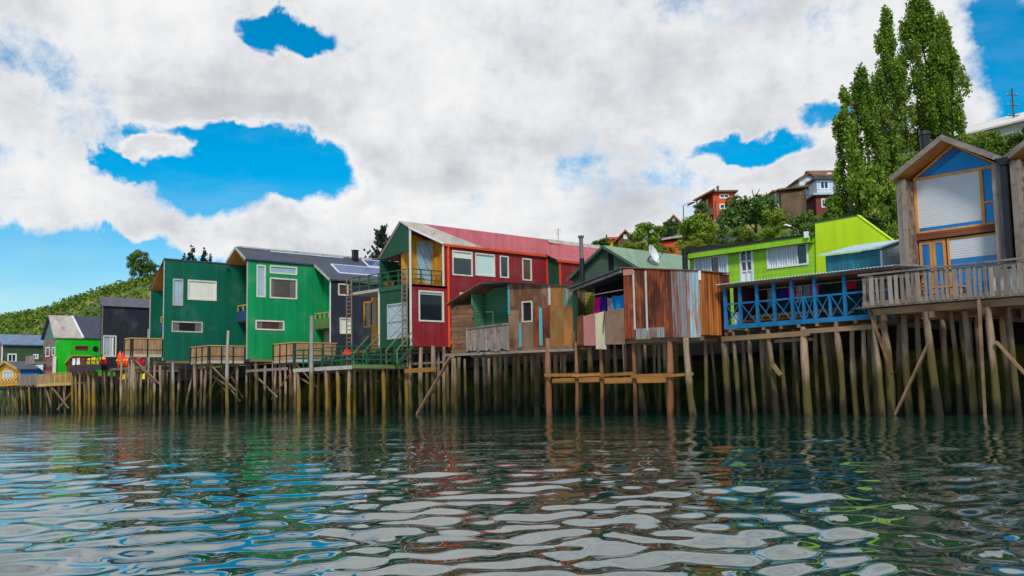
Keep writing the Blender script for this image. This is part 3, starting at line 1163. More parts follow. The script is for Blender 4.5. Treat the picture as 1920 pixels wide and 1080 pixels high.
    MB().fbox(g, u1_ + .16, b - .08, -.03, -.01, DECKZ + .4, zt - .95).build('pane', 'glass_sky_tint', D)
    MB().fbox(g, u1_ + .16, b - .08, -.03, .0, zt - .95, zt - .08).build('roller_blind', 'blind_white', D)
    # joists and stilts
    for k in range(4):
        y = yf + .6 + k * 2.6
        piece('floor_beam', 'beam_wood', R, fx, xl - .1, xr + .1, -(y - yf) - .1, -(y - yf) + .1, 4.2, 4.48, var=0)
    back_piles(R, xl + .2, xr, (45.6, 47.8, 50), 4.2, 1.3)
    return R


CB = cabin(0, 'grey shingled cabin with wide white blind under the gable, orange window frames', False)
CA = cabin(5.02, 'grey shingled cabin with open awning window, cut off by the photo edge', True)
# downpipe between the two cabins
dp = thing('downpipe', 'black rain downpipe with square hopper between the shingled cabins', 'downpipe', (XB + 4.83, 43.8, DECKZ))
MB().box(XB + 4.72, XB + 4.94, 43.66, 43.86, DECKZ, 10.5).build('pipe', 'black_metal', dp)
MB().prism([(XB + 4.55, 43.6, 10.75), (XB + 5.1, 43.6, 10.75), (XB + 5.0, 43.6, 10.45), (XB + 4.66, 43.6, 10.45)], (0, .32, 0)).build('hopper', 'black_metal', dp)
MB().box(XB + 4.76, XB + 4.9, 43.86, 44.0, 7.4, 7.5).build('bracket', 'rail_metal', dp)
# stove pipe behind the gable
p = onY(1736, 292, 49)
sp = thing('stove_pipe', 'wide dark stove pipe rising behind the shingled gable', 'chimney', (p[0], 49, 10.5))
MB().tube((p[0], 49, 10.5), (p[0], 49, onY(1736, 252, 49)[2]), .24, n=14).build('pipe', 'black_metal', sp)
MB().tube((p[0], 49, onY(1736, 253, 49)[2]), (p[0], 49, onY(1736, 246, 49)[2]), .29, .26, n=14).build('cap', 'black_metal', sp)

# the deck in front of the cabins
XD = float(onY(1618, 545, 41)[0])
DK = thing('cabin_deck', 'weathered grey wooden deck with flat balusters in front of the shingled cabins', 'deck', (XD + 4, 41, DECKZ))
XE = XD + 13
for k in range(22):
    y = 41.02 + k * .135
    piece('deck_board', 'grey_wood_flat', DK, FY(y), XD, XE, -.13, 0, DECKZ - .06, DECKZ - .01)
f41 = FY(41)
for z0_, z1_, wv in ((4.66, 4.92, .03), ):
    piece('edge_beam', 'grey_wood_flat', DK, f41, XD - .04, XE, 0, .06, z0_, z1_, var=0)
    piece('edge_beam', 'grey_wood_flat', DK, FX(XD), 41, 44, 0, -.06, z0_, z1_, var=0)
n = 0
u = XD + .05
while u < XE - 4.0:
    wd = rnd.choice((.11, .12, .14, .16, .2))
    piece('baluster', 'grey_wood', DK, f41, u, u + wd, .062, .085 + rnd.uniform(0, .015), 4.72, 5.98 + rnd.uniform(-.12, .05), tilt=rnd.uniform(-.02, .02))
    u += wd + rnd.choice((.07, .09, .1, .16))
u = 41.1
while u < 43.9:
    wd = rnd.choice((.11, .12, .15))
    piece('baluster', 'grey_wood', DK, FX(XD), u, u + wd, -.085, -.062, 4.72, 5.98 + rnd.uniform(-.1, .05), tilt=rnd.uniform(-.02, .02))
    u += wd + rnd.choice((.07, .1, .12))
piece('handrail', 'grey_wood_flat', DK, f41, XD - .12, XE, -.04, .16, 6.05, 6.13, var=0)
piece('handrail', 'grey_wood_flat', DK, FX(XD), 41.05, 44, -.14, .04, 6.05, 6.13, var=0)
piece('rail', 'grey_wood_flat', DK, f41, XD, XE, .0, .055, 5.84, 5.98, var=0)
for y in (41.5, 42.5, 43.6):
    piece('joist', 'beam_wood', DK, FY(y), XD + .1, XE, -.1, .1, 4.34, 4.62, var=0)
x = XD + .8
while x < XE:
    piece('joist', 'brown_wood', DK, FX(x), 41.1, 46, -.09, .09, 4.06, 4.33, var=0)
    x += 2.1
for pb, pt, y, r in ((1654, 1640, 41.4, .17), (1667, 1657, 41.8, .21), (1707, 1699, 42.4, .2), (1729, 1722, 43.4, .17), (1762, 1741, 41.3, .25), (1799, 1786, 42.6, .18), (1825, 1812, 42.4, .18), (1868, 1857, 41.3, .24), (1909, 1895, 42.2, .2), (1690, 1688, 44.5, .16), (1780, 1770, 44.6, .17), (1840, 1835, 45, .17), (1890, 1880, 44.6, .17)):
    pile_px(DK, pb, y, 4.34, pt, r)
for a in range(6):
    x = XD + 8.4 + a * .9
    pile(DK, (x, 41.6 + rnd.uniform(0, 1.5), 0), (x - .2, 41.6, 4.3), .2)
strut('thin_post', 'beam_wood', DK, onY(1848, 790, 41.0), onY(1836, 562, 41.0), .10, .10)
strut('brace', 'beam_wood', DK, onY(1678, 778, 41.1), onY(1742, 642, 41.1), .16, .08)
strut('brace', 'beam_wood', DK, onY(1868, 640, 41.05), onY(1932, 712, 41.05), .18, .08)
strut('brace', 'brown_wood', DK, onY(1630, 580, 41.3), onY(1672, 700, 41.3), .16, .09)
# things on the deck
f412 = FY(41.25)
a = f412.rect(1862, 502, 1917, 546)
cloth('towel', 'white towel hanging over the grey deck rail', 'towel', 'cloth_white', f412, a[0], a[1], a[2], a[3], .05, seed=3, fold=.05)
tb = thing('deck_table', 'small wooden table behind the grey deck balusters', 'table', (*onY(1775, 540, 43)[:2], DECKZ))
tx = WL[tb].x
MB().box(tx - .65, tx + .65, 42.7, 43.4, 5.42, 5.48).build('table_top', 'orange_wood', tb)
for sx in (-.58, .58):
    for sy in (42.77, 43.33):
        MB().box(tx + sx - .035, tx + sx + .035, sy - .035, sy + .035, DECKZ, 5.42).build('leg', 'spandrel_wood', tb)
for k, (px, lab) in enumerate(((1742, 'slatted wooden chair left of the deck table'), (1806, 'slatted wooden chair right of the deck table'))):
    c = onY(px, 540, 42.9)
    ch = thing('deck_chair', lab, 'chair', (c[0], 42.9, DECKZ), 'wooden chairs on the deck')
    s_ = 1 if k == 0 else -1
    MB().box(c[0] - .22, c[0] + .22, 42.68, 43.12, 5.16, 5.2).build('seat', 'spandrel_wood', ch)
    bk = MB().bar((c[0] - .2 * s_, 42.7, 5.2), (c[0] - .3 * s_, 42.7, 5.72), .05).bar((c[0] - .2 * s_, 43.1, 5.2), (c[0] - .3 * s_, 43.1, 5.72), .05)
    for q in range(3):
        bk.bar((c[0] - (.23 + .03 * q) * s_, 42.7, 5.36 + .15 * q), (c[0] - (.23 + .03 * q) * s_, 43.1, 5.36 + .15 * q), .03, .07)
    bk.build('backrest', 'spandrel_wood', ch)
    for sx in (-.19, .19):
        for sy in (42.71, 43.09):
            MB().box(c[0] + sx - .025, c[0] + sx + .025, sy - .025, sy + .025, DECKZ, 5.16).build('leg', 'spandrel_wood', ch)

# ------------------------------------------------------------------ blue pavilion
PVY = 41.75
f = FY(PVY)
PXL, PXR = f.uz(1360, 600)[0], XD + 1.0
PZ0, PZR, PZT = f.uz(1362, 617)[1], f.uz(1362, 571)[1], f.uz(1362, 536)[1]
PZE = PZT + .05
PV = thing('blue_veranda', 'blue veranda with crossed railing under a thin ribbed roof', 'veranda', ((PXL + PXR) / 2, PVY, PZ0))
MB().box(PXL, PXR, PVY, 46.2, PZ0 + .02, PZ0 + .1).build('floor', 'brown_wood', PV)
MB().fbox(f, PXL - .05, PXR, -.02, .07, PZ0 - .02, PZ0 + .2).build('edge_beam', 'blue_paint', PV)
posts = [1361, 1389, 1421, 1453, 1487, 1530, 1586]
pus = [f.uz(px, 590)[0] for px in posts]
for u in pus:
    piece('veranda_post', 'blue_paint', PV, f, u - .075, u + .075, -.06, .06, PZ0 + .2, PZT, var=0)
pus.append(PXR)
mids = {4: 2, 5: 2, 6: 2}
for i, (a, b) in enumerate(zip(pus, pus[1:])):
    piece('rail', 'blue_paint', PV, f, a + .09, b - .09, -.03, .04, PZR - .04, PZR + .04, var=0)
    k = mids.get(i, 1)
    for j in range(k):
        p, q = a + (b - a) * j / k, a + (b - a) * (j + 1) / k
        if j:
            piece('veranda_post', 'blue_paint', PV, f, p - .06, p + .06, -.05, .05, PZ0 + .2, PZR - .04, var=0)
        strut('cross_brace', 'blue_paint', PV, f.P(p + .08, .005, PZ0 + .22), f.P(q - .08, .005, PZR - .05), .06, .03, var=0)
        strut('cross_brace', 'blue_paint', PV, f.P(p + .08, .038, PZR - .05), f.P(q - .08, .038, PZ0 + .22), .06, .03, var=0)
# ribbed roof sheet, edge view
k = int((PXR - PXL + .5) / .16)
ZB = PZE + .28


def proof(a, b):
    return (PXL - .2 + (PXR - PXL + .5) * a, PVY - .42 + 5.0 * b, PZE + (ZB - PZE) * b + .022 * math.cos(a * k * 2 * math.pi))


mbr = MB().grid(proof, k * 4, 2)
rfo = mbr.build('roof', 'pale_sheet', PV)
so_ = rfo.modifiers.new('thickness', 'SOLIDIFY')
so_.thickness = .012
for y in (PVY - .2, PVY + .6, PVY + 1.9, PVY + 3.4):
    piece('roof_batten', 'brown_wood', PV, FY(y), PXL - .15, PXR + .2, -.05, .05, PZE - .14 + (y - PVY) * .05, PZE - .05 + (y - PVY) * .05, var=0)
MB().box(PXL, PXR, 46.1, 46.2, PZ0 + .1, ZB - .05).build('back_wall', 'teal_board', PV)
MB().box(PXL - .02, PXL + .05, PVY + .8, 46.1, PZ0 + .1, ZB - .1).build('side_wall', 'rust_dark', PV)
# floor joists, beam and stilts
x = PXL + .3
while x < PXR:
    piece('joist', 'beam_wood', PV, FX(x), PVY - .08, 46, -.07, .07, PZ0 - .17, PZ0 - .03, var=0)
    x += .95
zb = f.uz(1500, 624)[1]
piece('floor_beam', 'beam_wood', PV, f, f.uz(1364, 635)[0], f.uz(1516, 625)[0], -.1, .12, zb - .17, zb + .06, tilt=-.006)
piece('floor_beam', 'beam_wood', PV, f, f.uz(1516, 620)[0] - .1, f.uz(1650, 605)[0], -.12, .10, zb - .05, zb + .16, tilt=-.004)
piece('floor_beam', 'beam_wood', PV, f, f.uz(1447, 635)[0], f.uz(1520, 632)[0], -.3, -.14, zb - .38, zb - .24)
for pb, pt, y, r in ((1385, 1375, 41.8, .18), (1369, 1362, 42.3, .17), (1416, 1405, 42.2, .17), (1437, 1429, 42.6, .16), (1455, 1440, 41.8, .22), (1478, 1465, 42.6, .17), (1516, 1507, 41.8, .24), (1496, 1489, 43, .16), (1538, 1530, 43, .17), (1556, 1544, 42.4, .18), (1579, 1570, 41.8, .2), (1608, 1600, 42.6, .17), (1630, 1622, 42.2, .18), (1645, 1640, 43, .17)):
    pile_px(PV, pb, y, PZ0 - .15, pt, r)
back_piles(PV, PXL, PXR, (44.2, 46.2), 4, 1.3)
strut('loose_block', 'beam_wood', PV, onY(1449, 683, 41.5), onY(1464, 704, 41.5), .2, .16)
# yellow planks stacked on the veranda floor
wz = PZ0 + .1
PL = thing('plank_stack', 'stack of yellow ochre planks lying on the veranda floor', 'planks', ((pus[0] + pus[4]) / 2, 43, wz))
for i in range(10):
    row, kk = divmod(i, 4)
    a = pus[0] + .45 + row * .35 + rnd.uniform(-.2, .2)
    piece('plank', 'yellow_wood' if i % 3 else 'ochre_plank', PL, FY(42.5 + kk * .5), a, a + 3.6 + rnd.uniform(-.3, .6), -.2, .2, wz + row * .2 + .02 + kk * .08, wz + row * .2 + .12 + kk * .08, lean=rnd.uniform(-.1, .1))
# washing
g = FY(43.2)
LN = MB().tube(g.P(pus[1], 0, PZT - .2), g.P(pus[6] + 1.5, 0, PZT - .22), .012, n=5)
LN.build('clothes_line', 'cloth_white', None, 'thin washing line strung under the veranda roof', 'clothes line', loc=g.P(pus[3], 0, PZT - .2))
for px0, px1, py0, py1, m_, lab, c_ in ((1462, 1476, 530, 558, 'cloth_purple', 'dark purple garment on the veranda washing line', 'garment'), (1478, 1492, 529, 562, 'cloth_pink', 'bright pink garment on the veranda washing line beside the floral one', 'garment'),
                                        (1494, 1505, 528, 568, 'cloth_floral', 'floral pinkish garment on the veranda washing line', 'garment'), (1507, 1520, 534, 566, 'cloth_grey', 'grey blue cloth on the veranda washing line', 'cloth'),
                                        (1520, 1537, 531, 556, 'cloth_pink', 'magenta towel on the veranda washing line beside the grey cloth', 'towel'), (1586, 1606, 514, 541, 'cloth_red', 'red cloth hanging at the deck end of the veranda', 'cloth'),
                                        (1440, 1449, 545, 576, 'cloth_grey', 'greenish grey cloth on the veranda line near the planks', 'cloth')):
    a = g.rect(px0, py0, px1, py1)
    cloth('hanging_cloth', lab, c_, m_, g, a[0], a[1], a[2], PZT - .2, .02, 'washing on the veranda', seed=px0)
a = FY(42).rect(1502, 552, 1512, 570)
ft = thing('white_jug', 'white plastic jug on the veranda floor behind the first crossed panel', 'jug', (pus[0] + .35, 42.2, wz))
MB().tube((pus[0] + .35, 42.2, wz), (pus[0] + .35, 42.2, wz + .55), .17, .17, 12).build('body', 'cloth_white', ft)
MB().tube((pus[0] + .35, 42.2, wz + .55), (pus[0] + .35, 42.2, wz + .72), .15, .06, 12).build('neck', 'cloth_white', ft)
for k in range(3):
    piece_ = thing('leaning_board', 'grey board leaning against the veranda railing by the deck, ' + ('lowest', 'middle', 'topmost')[k] + ' of three', 'board', (*f.P(pus[6] + .2, -.5, 0)[:2], wz), 'boards leaning in the veranda')
    strut('board', 'grey_wood', piece_, f.P(pus[6] - .5 + .12 * k, -.4, wz + .02 + .06 * k), f.P(pus[6] + .15 + .1 * k, -.5, wz + .32 + .14 * k), .12, .03)

# ------------------------------------------------------------------ teal shed
TY = 46.5
f = FY(TY)
a = f.rect(1548, 470, 1655, 520)
TXL, TXR = a[0], a[1]
zE1 = f.uz(1600, 473)[1]
TS = thing('teal_shed', 'teal board shed with pale blue ribbed roof beside the shingled cabin', 'shed', ((TXL + TXR) / 2, TY, 4.2))
rx = FX(TXR)
yb_, zr_ = rx.uz(1688, 452)
for i in range(5):
    p, q = TXL + (TXR - TXL) * i / 5, TXL + (TXR - TXL) * (i + 1) / 5
    piece('wall_panel', 'teal_board', TS, f, p, q - .01, -.1, -rnd.uniform(0, .02), 4.2, zE1 - .02, var=0)
MB().fpoly(rx, [(TY, 4.2), (yb_, 4.2), (yb_, zr_ - .06), (TY, zE1 - .06)], -.1, -.002).build('side_wall', 'pale_sheet', TS)
MB().box(TXL, TXL + .1, TY + .11, yb_, 4.2, zE1 - .1).build('side_wall', 'teal_board', TS)
MB().prism([(TXL - .25, TY - .25, zE1 - .02), (TXR + .12, TY - .25, zE1 - .02), (TXR + .12, yb_, zr_ + .02), (TXL + .6, yb_, zr_ + .02)], (0, 0, .07)).build('roof', 'pale_blue_roof', TS)
MB().prism([(TXL + .6, yb_ + .004, zr_ + .02), (TXR + .12, yb_ + .004, zr_ + .02), (TXR + .12, yb_ + 2.5, zE1), (TXL + .3, yb_ + 2.5, zE1)], (0, 0, .07)).build('roof', 'pale_blue_roof', TS)

# ------------------------------------------------------------------ lime house
LY = 50.0
f = FY(LY)
lx0, lx1 = f.uz(1293, 490)[0], f.uz(1527, 440)[0]
ltop = f.uz(1410, 460)[1]
LH = thing('lime_house', 'lime green house with white windows and a taller yellow green end block', 'house', ((lx0 + lx1) / 2, LY, 4.0))
wl = f.rect(1303, 482, 1364, 524)
wr = f.rect(1439, 461, 1514, 499)
dr = f.rect(1389, 470, 1411, 526)
dr = (dr[0], dr[1], dr[3] - 2.05, dr[3])
MB().wall(f, lx0, lx1, 4.6, ltop, .2, (wl, wr, dr)).build('wall', 'lime_paint', LH)
MB().box(lx0, lx0 + .2, LY + .2, LY + 9, 4.6, ltop).box(lx0 + .2, lx1, LY + 8.8, LY + 9, 4.6, ltop).build('wall', 'lime_paint', LH)
MB().box(lx0 - .15, lx1 - .02, LY - .45, LY + 9.2, ltop, ltop + .12).build('roof', 'slate_roof', LH)
MB().fbox(f, lx0 - .1, lx1 - .04, .40, .46, ltop - .34, ltop + .08).build('fascia', 'lime_paint', LH)
MB().fbox(f, lx0 - .1, lx1 - .04, .0, .40, ltop - .34, ltop - .30).build('soffit', 'lime_shade_board', LH)
MB().fbox(f, lx0 - .2, lx1 - .02, .46, .52, ltop + .02, ltop + .15).build('gutter', 'rail_metal', LH)
MB().box(lx0 - .2, lx0 + 2.2, LY - .50, LY + 4, ltop + .12, ltop + .3).build('roof_upstand', 'black_metal', LH)
W = window(LH, f, wl, 'white_paint', mull=(.25, .5, .75), fw_=.10, panes=['curtain_white', 'curtain_white', 'glass_dark', 'curtain_white'])
W = window(LH, f, wr, 'white_paint', mull=(.25, .5, .75), fw_=.10, panes=['curtain_white', 'curtain_white', 'curtain_white', 'glass_dark'])
D = window(LH, f, dr, 'white_paint', mull=(.5,), trans=(.42, .70), fw_=.14, name='door', panes=['white_paint', 'white_paint', 'glass_dark', 'glass_dark', 'glass_dark', 'glass_dark'])
# taller end block
g = FY(LY - .12)
pts = [g.uz(1528, 520), g.uz(1528, 418), g.uz(1608, 403), g.uz(1690, 467)]
pts = [(pts[0][0], 4.6), pts[1], (pts[2][0], pts[1][1] + .05), pts[3], (pts[3][0], 4.6)]
EB = MB().fpoly(g, pts, -.25, 0).build('end_block_wall', 'lime_yellow_paint', LH)
MB().prism([(pts[1][0] - .0, LY - .16, pts[1][1]), (pts[2][0], LY - .16, pts[2][1]), (pts[2][0], LY - .16, pts[2][1] + .05), (pts[1][0], LY - .16, pts[1][1] + .05)], (0, 3.2, 0)).build('roof', 'slate_roof', LH)
MB().prism([(pts[2][0], LY - .16, pts[2][1]), (pts[3][0] + .1, LY - .16, pts[3][1]), (pts[3][0] + .1, LY - .16, pts[3][1] + .05), (pts[2][0], LY - .16, pts[2][1] + .05)], (0, .34, 0)).build('coping', 'lime_yellow_paint', LH)
MB().box(pts[1][0], pts[1][0] + .2, LY + .14, LY + 3, 4.6, pts[1][1] - .01).build('wall', 'lime_yellow_paint', LH)
MB().fbox(f, lx1 - .3, lx1 - .05, .47, .6, ltop - .1, ltop + .25).build('downpipe_head', 'white_paint', LH)
pz = f.uz(1296, 478)
PP = thing('stove_pipe', 'black stove pipe standing at the left corner of the lime house', 'chimney', (*f.P(pz[0], .35, 0)[:2], 5))
MB().tube(f.P(pz[0], .65, 5), f.P(pz[0], .65, pz[1] + .05), .17, n=12).build('pipe', 'black_metal', PP)
MB().tube(f.P(pz[0], .65, pz[1] + .02), f.P(pz[0], .65, pz[1] + .12), .21, n=12).build('cap', 'black_metal', PP)

# ------------------------------------------------------------------ green-roofed house
GY = 48.0
f = FY(GY)
pk, le, re = f.uz(1137, 463), f.uz(1075, 521), f.uz(1204, 503)
gl, gr_ = le[0], re[0]
ze = (le[1] + re[1]) / 2
GH = thing('green_roof_house', 'green clapboard house with a green metal roof and white dish', 'house', (pk[0], GY, 4.2))
op = f.rect(1141, 475, 1151, 507)
zc, th = 4.2, .21
sgl = (pk[1] - ze) / (pk[0] - gl)
sgr = (pk[1] - ze) / (gr_ - pk[0])
while zc < pk[1] - .1:
    z1_ = min(zc + th, pk[1] - .06)
    zl = max(ze, z1_)
    a = gl if z1_ <= ze else gl + (z1_ - ze) / sgl
    b = gr_ if z1_ <= ze else gr_ - (z1_ - ze) / sgr
    if zc > 7.8:
        segs = [(a, b)] if not (op[2] < (zc + z1_) / 2 < op[3]) else [(a, op[0]), (op[1], b)]
        for p, q in segs:
            if q > p:
                MB().prism([f.P(p, .0, zc), f.P(q, .0, zc), f.P(min(q, b), .0, z1_), f.P(max(p, a), .0, z1_)], f.n * .02).build('plank', 'clapboard_green', GH)
    zc += th
MB().fpoly(f, [(gl, 4.2), (gl, ze), (pk[0], pk[1]), (gr_, ze), (gr_, 4.2)], -.15, -.004).build('wall', 'olive_green', GH)
MB().fbox(f, op[0], op[1], -.003, .012, op[2], op[3]).build('dark_opening', 'dark_inside', GH)
MB().box(gr_ - .15, gr_, GY + .16, GY + 15, 4.2, ze).box(gl, gl + .15, GY + .16, GY + 15, 4.2, ze).build('wall', 'olive_green', GH)
yb_ = GY + 15.5
for sgn, xe, s_ in ((-1, gl - .3, sgl), (1, gr_ + .35, sgr)):
    zE = ze - (.3 if sgn < 0 else .35) * s_
    MB().prism([(xe, GY - .35, zE), (pk[0], GY - .35, pk[1] + .02), (pk[0], GY - .35, pk[1] + .08), (xe, GY - .35, zE + .06)], (0, yb_ - GY + .3, 0)).build('roof', 'green_roof', GH)
    MB().prism([(xe, GY - .39, zE - .12), (pk[0] - .001 * sgn, GY - .39, pk[1] - .10), (pk[0] - .001 * sgn, GY - .39, pk[1] + .09), (xe, GY - .39, zE + .07)], (0, .035, 0)).build('barge_board', 'clapboard_green', GH)
# satellite dish on the roof
rx = FX(gr_ - .6)
c = onX(1226, 476, gr_ - .6)
DS = thing('satellite_dish', 'white satellite dish standing on the green metal roof', 'satellite dish', (c[0], c[1], c[2] - 1.0))
mbd = MB()
dn = Vector((.90, .25, .30)).normalized()
ax = dn.cross(Vector((0, 0, 1))).normalized()
ay = ax.cross(dn)


def dish(a, b):
    r = .64 * b
    q = 2 * math.pi * a
    return Vector(c) + ax * (r * math.cos(q)) + ay * (r * math.sin(q)) + dn * (.22 * b * b - .2)


mbd.grid(dish, 24, 5)
dd = mbd.build('reflector', 'dish_white', DS)
sm = dd.modifiers.new('thickness', 'SOLIDIFY')
sm.thickness = .02
MB().tube(Vector(c) - dn * .2, Vector(c) - dn * .45 + Vector((0, 0, -.2)), .05, n=8).tube(Vector(c) - dn * .45 + Vector((0, 0, -.2)), (c[0] - .3, c[1], c[2] - 1.3), .04, n=8).build('mast', 'flue_metal', DS)
MB().tube(Vector(c) - ay * .6, Vector(c) + dn * .55 - ay * .2, .02, n=6).tube(Vector(c) + dn * .5 - ay * .2, Vector(c) + dn * .62 - ay * .18, .05, n=8).build('feed_arm', 'flue_metal', DS)
# flue in front of the green gable
fl = FY(46.6)
q0, q1 = fl.uz(1092, 530), fl.uz(1089, 443)
FL = thing('flue_pipe', 'tall thin metal flue with a capped top beside the green gable', 'chimney', fl.P(q0[0], 0, 6.4))
zmid = fl.uz(1090, 485)[1]
MB().tube(fl.P(q0[0], 0, 6.4), fl.P(q0[0], 0, zmid), .16, n=12).build('lower_pipe', 'black_metal', FL)
MB().tube(fl.P(q0[0], 0, zmid), fl.P(q0[0] - .02, 0, q1[1] - .1), .13, n=12).build('upper_pipe', 'flue_metal', FL)
MB().tube(fl.P(q0[0] - .02, 0, q1[1] - .1), fl.P(q0[0] - .02, 0, q1[1] + .03), .19, .20, n=12).build('cap', 'flue_metal', FL)

# ------------------------------------------------------------------ rusty shack with its open lean-to
A = far(1171, 632, 51.5)
B = far(1313, 631, 49.6)
fr = FAB(A, B)
RZ = 4.05
LB = float(np.linalg.norm((B - A)[:2]))
RS = thing('rusty_shack', 'rust brown corrugated metal shack on stilts with faded blue sheets', 'shack', (A[0], A[1], RZ))


def U(px, py=570, w=0.0, f_=None):
    return (f_ or fr).uz(px, py, w)[0]


def ZT(px, py, f_=None):
    return (f_ or fr).uz(px, py)[1]


back = 4.5
MB().fbox(fr, .1, LB - .1, -back, -.1, RZ - .15, RZ).build('floor', 'brown_wood', RS)
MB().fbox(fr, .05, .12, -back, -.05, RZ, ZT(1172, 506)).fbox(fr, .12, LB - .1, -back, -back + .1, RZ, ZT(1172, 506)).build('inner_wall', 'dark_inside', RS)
zl, zr = ZT(1171, 503), ZT(1313, 509)
cols = [(1171, 1190, 'rust_brown', .02), (1188, 1215, 'rust_dark', .0), (1213, 1240, 'rust_brown', .02), (1239, 1263, 'rust_dark', .0), (1261, 1290, 'rust_steel', .03), (1288, 1313, 'rust_blue', .015)]
for i, (a, b, m_, w_) in enumerate(cols):
    ua, ub = U(a), U(b)
    t0, t1 = (a - 1171) / 142, (b - 1171) / 142
    corr_sheet('metal_sheet', m_, RS, fr, ua, ub, RZ - .12 - rnd.uniform(0, .1), zl + (zr - zl) * t0, zl + (zr - zl) * t1, w=.03 + w_, pitch=.14)
# lower patches and pale strips
for a, b, y0, y1 in ((1192, 1219, 616, 636), (1216, 1246, 614, 633)):
    corr_sheet('metal_patch', 'rust_steel', RS, fr, U(a), U(b), ZT((a + b) / 2, y1), ZT((a + b) / 2, y0), ZT((a + b) / 2, y0), w=.07, pitch=.10)
for a, y0, y1 in ((1190, 507, 618), (1213, 508, 620)):
    MB().fbox(fr, U(a) - .05, U(a) + .05, .055, .075, ZT(a, y1), ZT(a, y0)).build('cover_strip', 'trim_grey', RS)
MB().fbox(fr, U(1171), U(1190), .06, .075, ZT(1180, 516), ZT(1180, 505)).build('cover_strip', 'sheet_pink', RS)
# the side wall
C = onX(1368, 575, B[0] + .3)
fs = FAB(B, C)
LS = float(np.linalg.norm((C - B)[:2]))
zc0, zc1 = zr, fs.uz(1366, 515)[1]
for i in range(6):
    a, b = LS * i / 6, LS * (i + 1) / 6 + .03
    corr_sheet('metal_sheet', 'rust_orange' if i < 4 else 'rust_brown', RS, fs, a, b, RZ - .1, zc0 + (zc1 - zc0) * a / LS, zc0 + (zc1 - zc0) * min(1, b / LS), w=.02 + .012 * (i % 2), pitch=.14)
MB().fbox(fs, .02, LS, -.2, -.05, RZ, min(zc0, zc1) - .2).build('inner_wall', 'dark_inside', RS)
MB().prism([fr.P(-.1, .12, zl + .03), fr.P(LB + .05, .12, zr + .03), fs.P(LS, .15, zc1 + .03), fr.P(-.1, -back, zl + .03)], (0, 0, .05)).build('roof', 'rust_roof', RS)
MB().fbox(fr, U(1312), U(1317), .05, .07, ZT(1314, 525), ZT(1314, 508)).build('cover_strip', 'white_paint', RS)
# beams and stilts
piece('floor_beam', 'beam_wood', RS, fr, -.3, LB + .1, -.35, -.15, RZ - .36, RZ - .16, var=0)
piece('floor_beam', 'beam_wood', RS, fr, -.3, LB + .1, -2.6, -2.4, RZ - .36, RZ - .16, var=0)
for pb, pt, y, r in ((1208, 1199, 41.6, .19), (1271, 1268, 42.4, .15), (1301, 1287, 40.3, .24), (1324, 1322, 42, .15), (1366, 1357, 41.8, .19), (1238, 1236, 43, .15), (1255, 1246, 41.4, .16)):
    pile_px(RS, pb, y, RZ - .2, pt, r)
back_piles(RS, A[0] - 1, C[0] + 1, (43.6, 45.4, 47), 3.9, 1.3)

# open lean-to left of it
LYY = float(A[1])
f = FY(LYY)
LT = thing('open_lean_to', 'open lean-to with dark roof and patched sheet parapet beside the rusty shack', 'lean-to', (A[0] - 2, LYY, RZ))
x0 = f.uz(1080, 600)[0]
x1 = f.uz(1170, 600)[0]
zl_, zr_ = f.uz(1080, 540)[1], f.uz(1171, 505)[1]
MB().box(x0, x1, LYY + .05, LYY + 3.4, RZ - .1, RZ).build('floor', 'brown_wood', LT)
MB().prism([(x0 - .35, LYY - .3, zl_ - .05), (x1 + .02, LYY - .3, zr_), (x1 + .02, LYY + 3.5, zr_ + .2), (x0 - .35, LYY + 3.5, zl_ + .15)], (0, 0, .07)).build('roof', 'slate_roof', LT)
strut('roof_beam', 'grey_wood_flat', LT, f.P(x0 - .3, .12, zl_ - .14), f.P(x1, .12, zr_ - .1), .10, .12, 0)
MB().box(x0 - .08, x0 + .02, LYY - .05, LYY + .12, RZ, zl_ - .06).build('corner_post', 'teal_porch', LT)
bw = FY(LYY + 1.9)
um = bw.uz(1116, 570)[0]
for i in range(6):
    z0_ = RZ + .55 + i * .36
    piece('wall_board', 'lime_shade_board', LT, bw, x0 - 1.4, um, 0, .03, z0_, z0_ + .35, var=0)
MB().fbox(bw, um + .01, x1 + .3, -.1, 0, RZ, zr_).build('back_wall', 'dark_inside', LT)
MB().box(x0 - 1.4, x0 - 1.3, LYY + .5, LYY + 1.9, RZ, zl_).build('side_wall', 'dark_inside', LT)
strut('curtain_pole', 'grey_wood_flat', LT, f.P(f.uz(1092, 556)[0], -.1, f.uz(1092, 556)[1]), f.P(f.uz(1171, 542)[0], -.1, f.uz(1171, 542)[1]), .05, .05, 0)
for i, (a, b, yt, yb, m_) in enumerate(((1083, 1097, 592, 645, 'rust_dark'), (1096, 1121, 590, 648, 'sheet_pink'), (1119, 1138, 586, 655, 'sheet_cream'), (1137, 1174, 581, 646, 'sheet_brown'))):
    r_ = f.rect(a, yt, b, yb)
    MB().prism([f.P(r_[0], .02 + .03 * i, r_[2] + .03), f.P(r_[1], .02 + .03 * i, r_[2] - .02), f.P(r_[1] - .02, .02 + .03 * i, r_[3] + .06), f.P(r_[0], .02 + .03 * i, r_[3] - .05)], f.n * .025).build('parapet_sheet', m_, LT)
strut('hanging_lath', 'railing_green', LT, f.P(f.uz(1138, 582)[0], .18, f.uz(1138, 582)[1]), f.P(f.uz(1135, 624)[0], .18, f.uz(1135, 624)[1]), .05, .03, 0)
piece('floor_beam', 'beam_wood', LT, f, x0 - .1, x1, -.3, -.1, RZ - .3, RZ - .12, var=0)
for pb, pt, y, r in ((1090, 1088, 42.6, .15), (1114, 1104, 41.6, .19), (1141, 1140, 42.2, .17), (1154, 1153, 42.5, .16), (1175, 1172, 42.6, .15)):
    pile_px(LT, pb, y, RZ - .1, pt, r)
